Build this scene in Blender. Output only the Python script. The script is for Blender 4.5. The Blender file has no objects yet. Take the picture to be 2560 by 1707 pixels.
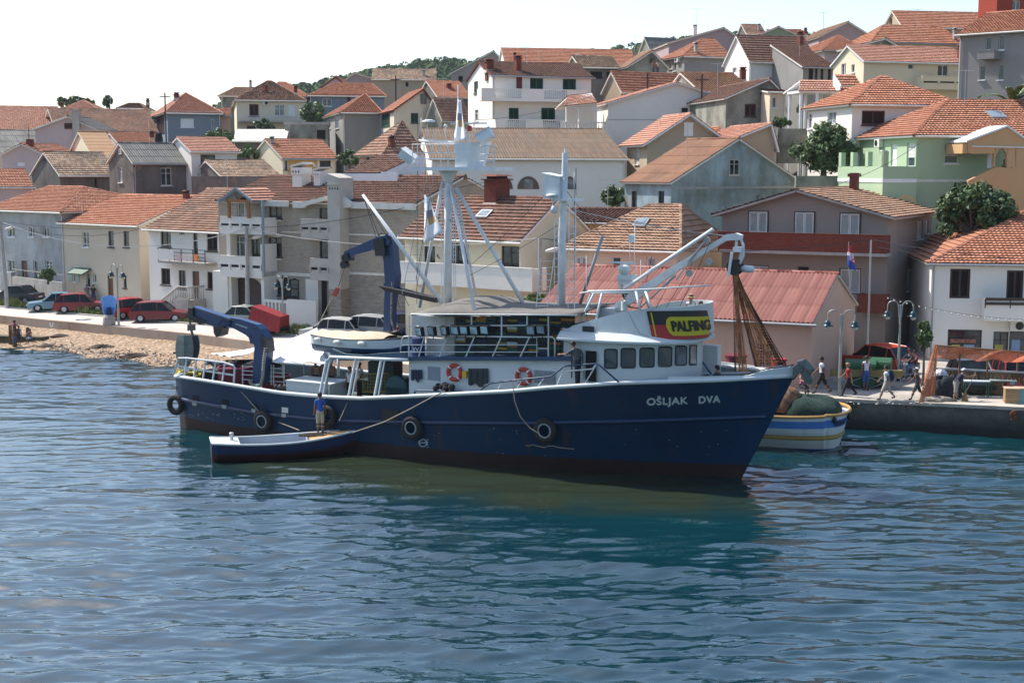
import bpy,math,random
import numpy as np
from mathutils import Vector,Matrix
random.seed(7);RNG=np.random.default_rng(7)
SC=bpy.context.scene
R=math.radians
# ------ camera, sky, sun, exposure
CAMZ=12.0;F=3500.0;PITCH=R(7.0)
cam_d=bpy.data.cameras.new('camera');cam=bpy.data.objects.new('camera',cam_d);SC.collection.objects.link(cam)
cam.location=(0,0,CAMZ);cam.rotation_euler=(math.pi/2-PITCH,0,0)
cam_d.sensor_width=36;cam_d.lens=F/2560*36;cam_d.clip_start=.5;cam_d.clip_end=8000
SC.camera=cam
SUN_AZ=math.atan2(.56,-.83)
SUN_EL=R(50)
w=bpy.data.worlds.new('World');SC.world=w;w.use_nodes=True
nt=w.node_tree;nt.nodes.clear()
sky=nt.nodes.new('ShaderNodeTexSky');sky.sky_type='NISHITA';sky.sun_disc=False
sky.sun_elevation=SUN_EL;sky.sun_rotation=math.pi/2-SUN_AZ
sky.air_density=1.0;sky.dust_density=1.3;sky.ozone_density=1.4
bg=nt.nodes.new('ShaderNodeBackground');bg.inputs[1].default_value=.125
wo=nt.nodes.new('ShaderNodeOutputWorld')
nt.links.new(sky.outputs[0],bg.inputs[0]);nt.links.new(bg.outputs[0],wo.inputs[0])
sun_d=bpy.data.lights.new('sun','SUN');sun=bpy.data.objects.new('sun',sun_d);SC.collection.objects.link(sun)
sun_d.energy=4.0;sun_d.angle=R(.55);sun_d.color=(1,.94,.86)
sv=Vector((math.cos(SUN_EL)*math.cos(SUN_AZ),math.cos(SUN_EL)*math.sin(SUN_AZ),math.sin(SUN_EL)))
sun.rotation_euler=sv.to_track_quat('Z','Y').to_euler();sun.location=sv*100
SC.view_settings.view_transform='Standard';SC.view_settings.look='None'
SC.view_settings.exposure=.93;SC.view_settings.gamma=1;SC.view_settings.use_curve_mapping=False
SC.cycles.max_bounces=6;SC.cycles.transparent_max_bounces=12
SC.cycles.caustics_reflective=False;SC.cycles.caustics_refractive=False
# ------ pixel (of the 2560x1707 photo) <-> world
CP,SP=math.cos(PITCH),math.sin(PITCH)
def ray(px,py):
 a,b=(px-1280)/F,(853.5-py)/F
 return Vector((a,CP+b*SP,-SP+b*CP))
def at_y(px,py,Y):
 d=ray(px,py);t=Y/d.y
 return Vector((d.x*t,Y,CAMZ+d.z*t))
def at_z(px,py,z):
 d=ray(px,py);t=(z-CAMZ)/d.z
 return Vector((d.x*t,d.y*t,z))
def proj(p):
 zc=p[1]*CP-(p[2]-CAMZ)*SP;yc=p[1]*SP+(p[2]-CAMZ)*CP
 return 1280+F*p[0]/zc,853.5-F*yc/zc
def line_col(A,th,px):
 """distance t along horizontal direction th from A until the pixel column px"""
 k=(px-1280)/F;c,s=math.cos(th),math.sin(th)
 return(k*(A[1]*CP-(A[2]-CAMZ)*SP)-A[0])/(c-k*s*CP)
 # ------ materials
MATS={}
def newmat(name):
 m=bpy.data.materials.new(name);m.use_nodes=True
 return m,m.node_tree,m.node_tree.nodes['Principled BSDF']
def N(nt,t,**k):
 n=nt.nodes.new(t)
 for a,b in k.items():setattr(n,a,b)
 return n
def noise_col(nt,col_a,col_b,scale,lo=.35,hi=.65,detail=6,coord=None,stretch=None):
 tc=N(nt,'ShaderNodeTexCoord');nz=N(nt,'ShaderNodeTexNoise');nz.inputs['Scale'].default_value=scale
 nz.inputs['Detail'].default_value=detail;nz.inputs['Roughness'].default_value=.6
 src=coord or tc.outputs['Object']
 if stretch:
  mp=N(nt,'ShaderNodeMapping');mp.inputs['Scale'].default_value=stretch
  nt.links.new(src,mp.inputs[0]);src=mp.outputs[0]
 nt.links.new(src,nz.inputs['Vector'])
 r=N(nt,'ShaderNodeMapRange');r.inputs[1].default_value=lo;r.inputs[2].default_value=hi
 nt.links.new(nz.outputs[0],r.inputs[0])
 mx=N(nt,'ShaderNodeMix',data_type='RGBA')
 nt.links.new(r.outputs[0],mx.inputs[0])
 for i,c in((6,col_a),(7,col_b)):
  if isinstance(c,(tuple,list)):mx.inputs[i].default_value=(*c[:3],1)
  else:nt.links.new(c,mx.inputs[i])
 return mx.outputs[2]
def bump(nt,b,scale,strength,dist=.02,stretch=None):
 tc=N(nt,'ShaderNodeTexCoord');nz=N(nt,'ShaderNodeTexNoise');nz.inputs['Scale'].default_value=scale;nz.inputs['Detail'].default_value=5
 src=tc.outputs['Object']
 if stretch:
  mp=N(nt,'ShaderNodeMapping');mp.inputs['Scale'].default_value=stretch
  nt.links.new(src,mp.inputs[0]);src=mp.outputs[0]
 nt.links.new(src,nz.inputs['Vector'])
 bp=N(nt,'ShaderNodeBump');bp.inputs['Strength'].default_value=strength;bp.inputs['Distance'].default_value=dist
 nt.links.new(nz.outputs[0],bp.inputs['Height']);nt.links.new(bp.outputs[0],b.inputs['Normal'])
def mul(c,k):return tuple(max(0,min(1,x*k))for x in c)
def plain(name,col,rough=.6,metal=0,var=.12,scale=2.,spec=.4):
 key=('p',name)
 if key in MATS:return MATS[key]
 m,nt,b=newmat(name)
 nt.links.new(noise_col(nt,mul(col,1-var),mul(col,1+var*.6),scale),b.inputs['Base Color'])
 b.inputs['Roughness'].default_value=rough;b.inputs['Metallic'].default_value=metal
 b.inputs['Specular IOR Level'].default_value=spec
 MATS[key]=m;return m
def plaster(name,col,stain=.25,dirt=None,rough=.9):
 """painted render: soft blotches, vertical rain streaks, a coarse grain"""
 key=('w',name)
 if key in MATS:return MATS[key]
 m,nt,b=newmat(name)
 d=dirt or mul(col,.6)
 base=noise_col(nt,mul(col,1-stain*.5),mul(col,1.03),.38,.3,.7,9)
 st=noise_col(nt,base,d,1.3,.62-stain*.22,.62-stain*.22+.30,7,stretch=(1,1,.22))
 mx=N(nt,'ShaderNodeMix',data_type='RGBA');mx.inputs[0].default_value=min(1,stain*2.6)
 nt.links.new(base,mx.inputs[6]);nt.links.new(st,mx.inputs[7])
 nt.links.new(mx.outputs[2],b.inputs['Base Color'])
 b.inputs['Roughness'].default_value=rough;b.inputs['Specular IOR Level'].default_value=.2
 bump(nt,b,9,.35,.02)
 MATS[key]=m;return m
def peel(name,col,dark,bare):
 """old render: cloudy mould, vertical runs and patches where the paint is gone"""
 m,nt,b=newmat(name)
 c=noise_col(nt,col,dark,.42,.40,.66,9,stretch=(1,1,.75));c=noise_col(nt,c,dark,.9,.52,.80,6,stretch=(1,1,.35))
 c=noise_col(nt,c,bare,.75,.60,.66,9);c=noise_col(nt,c,mul(col,1.15),1.7,.62,.70,9)
 nt.links.new(c,b.inputs['Base Color']);b.inputs['Roughness'].default_value=.95;b.inputs['Specular IOR Level'].default_value=.15;bump(nt,b,6,.5,.03);return m
def brick(name,c1,c2,mortar,sx=.24,sz=.08):
 key=('b',name)
 if key in MATS:return MATS[key]
 m,nt,b=newmat(name)
 tc=N(nt,'ShaderNodeTexCoord');sep=N(nt,'ShaderNodeSeparateXYZ');ad=N(nt,'ShaderNodeMath',operation='ADD')
 nt.links.new(tc.outputs['Object'],sep.inputs[0]);nt.links.new(sep.outputs[0],ad.inputs[0]);nt.links.new(sep.outputs[1],ad.inputs[1])
 cb=N(nt,'ShaderNodeCombineXYZ');nt.links.new(ad.outputs[0],cb.inputs[0]);nt.links.new(sep.outputs[2],cb.inputs[1])
 br=N(nt,'ShaderNodeTexBrick');nt.links.new(cb.outputs[0],br.inputs['Vector'])
 br.inputs['Scale'].default_value=1;br.inputs['Brick Width'].default_value=sx;br.inputs['Row Height'].default_value=sz
 br.inputs['Mortar Size'].default_value=.012;br.inputs['Color1'].default_value=(*c1,1);br.inputs['Color2'].default_value=(*c2,1);br.inputs['Mortar'].default_value=(*mortar,1)
 col=noise_col(nt,br.outputs[0],mul(c1,.75),1.1,.5,.85)
 nt.links.new(col,b.inputs['Base Color']);b.inputs['Roughness'].default_value=.9;b.inputs['Specular IOR Level'].default_value=.2
 bp=N(nt,'ShaderNodeBump');bp.inputs['Strength'].default_value=.5;bp.inputs['Distance'].default_value=.02
 nt.links.new(br.outputs['Fac'],bp.inputs['Height']);bp.invert=True;nt.links.new(bp.outputs[0],b.inputs['Normal'])
 MATS[key]=m;return m
def tilemat(name,cols,weather=.4,wcol=(.10,.085,.07),rough=.85,lo=.52):
 """per-tile colour from the face attribute 'rnd' plus lichen / soot patches"""
 key=('t',name)
 if key in MATS:return MATS[key]
 m,nt,b=newmat(name)
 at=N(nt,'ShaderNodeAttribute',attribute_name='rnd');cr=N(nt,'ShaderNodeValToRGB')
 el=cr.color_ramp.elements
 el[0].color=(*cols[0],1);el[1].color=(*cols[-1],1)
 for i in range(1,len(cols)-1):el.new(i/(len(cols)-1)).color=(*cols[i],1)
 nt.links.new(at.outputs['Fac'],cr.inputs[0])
 c=noise_col(nt,cr.outputs[0],wcol,.5,lo,lo+.35,8)
 mx=N(nt,'ShaderNodeMix',data_type='RGBA');mx.inputs[0].default_value=weather
 nt.links.new(cr.outputs[0],mx.inputs[6]);nt.links.new(c,mx.inputs[7])
 c2=noise_col(nt,mx.outputs[2],mul(wcol,1.0),4.0,.6,.9,4)
 mx2=N(nt,'ShaderNodeMix',data_type='RGBA');mx2.inputs[0].default_value=weather
 nt.links.new(mx.outputs[2],mx2.inputs[6]);nt.links.new(c2,mx2.inputs[7])
 nt.links.new(mx2.outputs[2],b.inputs['Base Color'])
 b.inputs['Roughness'].default_value=rough;b.inputs['Specular IOR Level'].default_value=.25
 MATS[key]=m;return m
def glass(name,col=(.02,.03,.035),rough=.08,spec=.6):
 key=('g',name)
 if key in MATS:return MATS[key]
 m,nt,b=newmat(name)
 nt.links.new(noise_col(nt,col,mul(col,2.2),.9,.45,.6,2),b.inputs['Base Color'])
 b.inputs['Roughness'].default_value=rough;b.inputs['Specular IOR Level'].default_value=spec
 MATS[key]=m;return m
 # ------ mesh builder
class MB:
 def __init__(s):s.v=[];s.f=[];s.mi=[];s.r=[];s.T=None;s.m=0
 def add(s,vs,fs,m=None,rnd=None):
  o=len(s.v)
  if s.T is not None:vs=[tuple(s.T@Vector(p))for p in vs]
  s.v.extend(vs);m=s.m if m is None else m
  for i,f in enumerate(fs):
   s.f.append(tuple(o+k for k in f));s.mi.append(m);s.r.append(.5 if rnd is None else(rnd[i]if hasattr(rnd,'__len__')else rnd))
 def box(s,x0,y0,z0,x1,y1,z1,m=None):
  v=[(x0,y0,z0),(x1,y0,z0),(x1,y1,z0),(x0,y1,z0),(x0,y0,z1),(x1,y0,z1),(x1,y1,z1),(x0,y1,z1)]
  s.add(v,[(0,3,2,1),(4,5,6,7),(0,1,5,4),(1,2,6,5),(2,3,7,6),(3,0,4,7)],m)
 def cbox(s,cx,cy,z0,w,d,h,m=None,top=1.0):
  a,b=w/2,d/2;p,q=a*top,b*top
  v=[(cx-a,cy-b,z0),(cx+a,cy-b,z0),(cx+a,cy+b,z0),(cx-a,cy+b,z0),(cx-p,cy-q,z0+h),(cx+p,cy-q,z0+h),(cx+p,cy+q,z0+h),(cx-p,cy+q,z0+h)]
  s.add(v,[(0,3,2,1),(4,5,6,7),(0,1,5,4),(1,2,6,5),(2,3,7,6),(3,0,4,7)],m)
 def hexa(s,p,m=None):
  s.add([tuple(q)for q in p],[(0,3,2,1),(4,5,6,7),(0,1,5,4),(1,2,6,5),(2,3,7,6),(3,0,4,7)],m)
 def poly(s,pts,m=None,rnd=None):s.add([tuple(p)for p in pts],[tuple(range(len(pts)))],m,rnd)
 def prism(s,pts,off,m=None):
  """extrude polygon pts by vector off"""
  n=len(pts);off=Vector(off)
  a=[tuple(p)for p in pts];b=[tuple(Vector(p)+off)for p in pts]
  fs=[tuple(range(n-1,-1,-1)),tuple(range(n,2*n))]+[(i,(i+1)%n,n+(i+1)%n,n+i)for i in range(n)]
  s.add(a+b,fs,m)
 def tube(s,pts,r,n=8,m=None,cap=True):
  pts=[Vector(p)for p in pts];k=len(pts)
  rs=r if hasattr(r,'__len__')else[r]*k
  vs=[];prev=None
  for i,p in enumerate(pts):
   d=(pts[min(i+1,k-1)]-pts[max(i-1,0)])
   d=d.normalized()if d.length>1e-9 else Vector((0,0,1))
   if prev is None:
    a=d.orthogonal().normalized()
   else:
    a=prev-d*prev.dot(d);a=a.normalized()if a.length>1e-6 else d.orthogonal().normalized()
   prev=a;b=d.cross(a)
   for j in range(n):
    t=2*math.pi*j/n;vs.append(tuple(p+(a*math.cos(t)+b*math.sin(t))*rs[i]))
  fs=[(i*n+j,i*n+(j+1)%n,(i+1)*n+(j+1)%n,(i+1)*n+j)for i in range(k-1)for j in range(n)]
  if cap:fs+=[tuple(range(n-1,-1,-1)),tuple((k-1)*n+j for j in range(n))]
  s.add(vs,fs,m)
 def lathe(s,c,prof,n=16,m=None,ax='z',flip=False):
  vs=[];c=Vector(c)
  for r_,h in prof:
   for j in range(n):
    t=2*math.pi*j/n;a,b=r_*math.cos(t),r_*math.sin(t)
    p={'z':(a,b,h),'y':(a,h,b),'x':(h,a,b)}[ax]
    vs.append(tuple(c+Vector(p)))
  k=len(prof)
  fs=[(i*n+j,i*n+(j+1)%n,(i+1)*n+(j+1)%n,(i+1)*n+j)for i in range(k-1)for j in range(n)]
  fs+=[tuple(range(n-1,-1,-1)),tuple((k-1)*n+j for j in range(n))]
  s.add(vs,fs,m)
 def ball(s,c,r,n=10,m=None,k=6):
  rx,ry,rz=r if hasattr(r,'__len__')else(r,r,r)
  vs=[]
  for i in range(k+1):
   ph=math.pi*i/k
   for j in range(n):
    t=2*math.pi*j/n
    vs.append((c[0]+rx*math.sin(ph)*math.cos(t),c[1]+ry*math.sin(ph)*math.sin(t),c[2]-rz*math.cos(ph)))
  s.add(vs,[(i*n+j,i*n+(j+1)%n,(i+1)*n+(j+1)%n,(i+1)*n+j)for i in range(k)for j in range(n)],m)
 def torus(s,c,R_,r_,ax='y',n=24,k=10,m=None,flat=1.0):
  vs=[]
  for i in range(n):
   t=2*math.pi*i/n
   for j in range(k):
    q=2*math.pi*j/k;rr=R_+r_*math.cos(q);h=r_*math.sin(q)*flat
    a,b=rr*math.cos(t),rr*math.sin(t)
    p={'z':(a,b,h),'y':(a,h,b),'x':(h,a,b)}[ax]
    vs.append((c[0]+p[0],c[1]+p[1],c[2]+p[2]))
  s.add(vs,[(i*k+j,((i+1)%n)*k+j,((i+1)%n)*k+(j+1)%k,i*k+(j+1)%k)for i in range(n)for j in range(k)],m)
 def slope(s,bl,br,tr,tl,kind='tile',m=0,mu=1,lod=1):
  """one roof plane laid in real overlapping courses of curved tiles or corrugated sheets"""
  bl,br,tr,tl=map(Vector,(bl,br,tr,tl))
  U=(br-bl).normalized();V=tl-bl;V-=U*V.dot(U);L=V.length;V.normalize();Nn=U.cross(V)
  if Nn.z<0:Nn=-Nn
  course,tile,amp,step={'tile':(.37,.25,.035,.075),'canal':(.42,.21,.05,.05),'corr':(1.45,.24,.05,.022),'corrb':(1.9,.23,.075,.012),'flat':(.9,.9,.006,.02)}[kind]
  course*=lod;tile*=lod;step*=(lod+1)/2
  ub0,ub1=0.,(br-bl).dot(U);ut0,ut1=(tl-bl).dot(U),(tr-bl).dot(U)
  nr=max(1,round(L/course));course=L/nr
  umin,umax=min(ub0,ut0),max(ub1,ut1)
  n=max(2,int((umax-umin)/(tile/2))+2);us=np.linspace(umin,umax,n)
  B,Ua,Va,Na=np.array(bl),np.array(U),np.array(V),np.array(Nn)
  h=amp*(np.arange(n)%2)
  cor=kind in('corr','corrb')
  for k in range(nr):
   v0,v1=k*course,(k+1)*course
   f0,f1=v0/L,v1/L
   jit=RNG.normal(0,.008,n)if kind in('tile','canal')else 0
   def row(v,f,off,hh):
    c=np.clip(us,ub0+(ut0-ub0)*f,ub1+(ut1-ub1)*f)
    return B+np.outer(c,Ua)+Va*v+np.outer(hh+off,Na),c
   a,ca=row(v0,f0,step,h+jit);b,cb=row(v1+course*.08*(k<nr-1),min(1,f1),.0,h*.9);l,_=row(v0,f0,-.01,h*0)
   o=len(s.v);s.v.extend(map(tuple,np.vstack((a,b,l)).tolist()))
   wid=np.maximum(ca[1:]-ca[:-1],cb[1:]-cb[:-1])
   rr=RNG.random(n//2+2)
   for j in range(n-1):
    if wid[j]<1e-4:continue
    s.f.append((o+j,o+j+1,o+n+j+1,o+n+j));s.mi.append(m);s.r.append(.35+.65*rr[(j+1)//2]if not cor else(.75+.25*rr[(j+1)//2]if j%2 else .25*rr[(j+1)//2]))  # corrugation flanks alternate pale and dark: light-and-shade stripes painted into the colour
    s.f.append((o+2*n+j,o+2*n+j+1,o+j+1,o+j));s.mi.append(m);s.r.append(.1+.5*(j%2)if cor else 0)  # tile lips get the darkest tone: shade under each course painted in, with moss
  d=-.13
  q=[bl+Nn*d,br+Nn*d,tr+Nn*d,tl+Nn*d];p=[x+Nn*-.012 for x in(bl,br,tr,tl)]
  s.hexa(q+p,mu)
 def cap(s,a,b,r=.11,m=0,seg=.4):
  a,b=Vector(a),Vector(b);n=max(1,int((b-a).length/seg))
  for i in range(n):
   p,q=a.lerp(b,i/n),a.lerp(b,(i+1.08)/n)
   o=len(s.f);s.tube([p,q],[r*1.12,r*.92],6,m)
   rr=random.random()
   for j in range(o,len(s.f)):s.r[j]=rr
def obj(name,mb,mats,parent=None,smooth=False):
 me=bpy.data.meshes.new(name);me.from_pydata(mb.v,[],mb.f)
 if not isinstance(mats,(list,tuple)):mats=[mats]
 for m in mats:me.materials.append(m)
 if len(mats)>1:me.polygons.foreach_set('material_index',mb.mi)
 if any(x!=.5 for x in mb.r[:4000:7]):
  at=me.attributes.new('rnd','FLOAT','FACE');at.data.foreach_set('value',mb.r)
 if smooth:me.polygons.foreach_set('use_smooth',[True]*len(me.polygons))
 me.update()
 o=bpy.data.objects.new(name,me);SC.collection.objects.link(o)
 if parent is not None:o.parent=parent
 return o
def tag(o,label=None,cat=None,group=None,kind=None):
 if label:o['label']=label
 if cat:o['category']=cat
 if group:o['group']=group
 if kind:o['kind']=kind
 return o
def empty(name,loc,rz=0,label=None,cat=None,group=None):
 o=bpy.data.objects.new(name,None);SC.collection.objects.link(o);o.location=loc;o.rotation_euler=(0,0,rz)
 o.empty_display_size=.3
 return tag(o,label,cat,group)
def copy_tree(o,parent=None,depth=0):
 c=o.copy();SC.collection.objects.link(c)
 if parent is not None:c.parent=parent
 for ch in[x for x in o.children]:copy_tree(ch,c,depth+1)
 return c
 # ------ shared materials
M=dict(white=plain('white_paint',(.72,.73,.72),.5,var=.06),offwhite=plain('offwhite_trim',(.66,.64,.58),.8,var=.1),darkframe=plain('dark_brown_wood',(.045,.028,.022),.6),greenp=plain('green_shutter_paint',(.015,.075,.05),.55),brownp=plain('brown_shutter_paint',(.085,.038,.03),.6),wshut=plain('white_shutter_paint',(.62,.62,.6),.55,var=.05),door=plain('brown_door_wood',(.17,.075,.045),.6),redtrim=plain('oxblood_trim',(.13,.025,.02),.7),grey=plain('grey_metal',(.3,.31,.32),.45,.3),concrete=plain('concrete',(.36,.34,.31),.92,var=.2,scale=1.2),conc2=plain('pale_concrete',(.45,.42,.37),.92,var=.14,scale=.9),gutter=plain('zinc_gutter',(.34,.34,.33),.5,.3),black=plain('black_paint',(.012,.012,.014),.45),dark=plain('dark_interior',(.012,.012,.014),.9),glass=glass('window_glass'),glassb=glass('pale_window_glass',(.10,.12,.13),.1),rail=plain('rail_paint',(.6,.6,.58),.5),rbrick=brick('red_brick',(.23,.05,.03),(.16,.035,.025),(.14,.07,.05)),woodo=plain('orange_wood',(.3,.13,.05),.6),rust=plain('rust',(.16,.06,.03),.85,var=.35,scale=5),terr=plain('terracotta_pot',(.3,.11,.06),.8),steel=plain('galvanised_steel',(.42,.43,.44),.4,.6),cable=plain('cable_rubber',(.03,.03,.035),.7),cablel=plain('pale_cable',(.45,.44,.42),.6),)
TM=dict(red=tilemat('terracotta_tiles',[(.20,.085,.05),(.37,.15,.085),(.45,.215,.135)],.55,(.15,.09,.06),lo=.52),orange=tilemat('orange_tiles',[(.22,.09,.05),(.41,.165,.09),(.48,.23,.145)],.4,(.18,.10,.07)),pink=tilemat('pale_terracotta_tiles',[(.26,.12,.08),(.46,.225,.15),(.52,.29,.21)],.35,(.22,.13,.10)),old=tilemat('weathered_tiles',[(.13,.07,.05),(.30,.15,.095),(.38,.24,.17)],.85,(.095,.075,.06),lo=.42),brown=tilemat('brown_tiles',[(.085,.045,.034),(.18,.088,.06),(.23,.125,.088)],.7,(.075,.058,.048),lo=.45),tan=tilemat('sun_bleached_tiles',[(.17,.10,.065),(.35,.205,.13),(.42,.27,.18)],.7,(.13,.095,.07),lo=.48),canal=tilemat('old_barrel_tiles',[(.08,.06,.045),(.27,.17,.11),(.44,.32,.22)],.9,(.06,.055,.045),lo=.42),grey=tilemat('grey_corrugated_cement',[(.09,.088,.08),(.20,.195,.175),(.30,.29,.26)],.9,(.085,.085,.075),lo=.45),rust=tilemat('rusty_corrugated_sheets',[(.085,.058,.038),(.20,.125,.075),(.28,.185,.115)],.9,(.13,.105,.08),lo=.42),rust2=tilemat('red_brown_corrugated_sheets',[(.11,.055,.033),(.22,.105,.06),(.31,.165,.10)],.8,(.13,.08,.06),lo=.45),tanflat=tilemat('tan_sheet_roofing',[(.33,.19,.10),(.35,.205,.11),(.37,.22,.12)],.5,(.25,.16,.10)),redcorr=tilemat('red_corrugated_sheets',[(.11,.024,.018),(.28,.085,.062),(.52,.27,.21)],.25,(.22,.08,.065)),whitecorr=tilemat('white_corrugated_sheets',[(.55,.53,.45),(.6,.58,.5),(.64,.62,.54)],.3,(.4,.38,.3)),)
def W_(name,col,stain=.25,dirt=None):return plaster(name,col,stain,dirt)
WM=dict(white=W_('white_render',(.74,.71,.65),.12),cream=W_('cream_render',(.68,.60,.44),.12),beige=W_('beige_render',(.62,.53,.41),.2),oldwhite=peel('weathered_white_render',(.45,.47,.47),(.26,.26,.25),(.40,.35,.29)),grey=W_('grey_render',(.27,.26,.245),.3),bluegrey=W_('blue_grey_render',(.20,.24,.28),.2),stone=peel('dark_stone_render',(.17,.155,.14),(.08,.075,.07),(.20,.16,.13)),pink=W_('pale_pink_render',(.5,.40,.385),.15),mauve=W_('mauve_render',(.36,.27,.27),.15),salmon=W_('salmon_render',(.55,.34,.24),.12),peach=W_('peach_render',(.52,.33,.17),.1),green=W_('pale_green_render',(.36,.47,.31),.08),tan=W_('tan_render',(.40,.32,.23),.1),bluehouse=peel('peeling_blue_render',(.33,.42,.46),(.17,.19,.17),(.36,.29,.23)),apart=W_('brown_grey_render',(.29,.245,.215),.2),greygreen=peel('mouldy_grey_render',(.30,.295,.25),(.10,.11,.09),(.24,.21,.16)),pinkhall=W_('dusty_pink_render',(.56,.37,.28),.15),red=W_('deep_red_render',(.30,.05,.03),.15),sage=W_('sage_render',(.24,.3,.2),.2),yellow=W_('yellow_render',(.6,.47,.24),.12),bricktan=brick('tan_brick',(.36,.31,.25),(.29,.24,.19),(.42,.38,.32),.26,.09),stonewall=brick('coursed_stone',(.38,.33,.27),(.27,.23,.19),(.2,.18,.15),.34,.13),)
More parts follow.
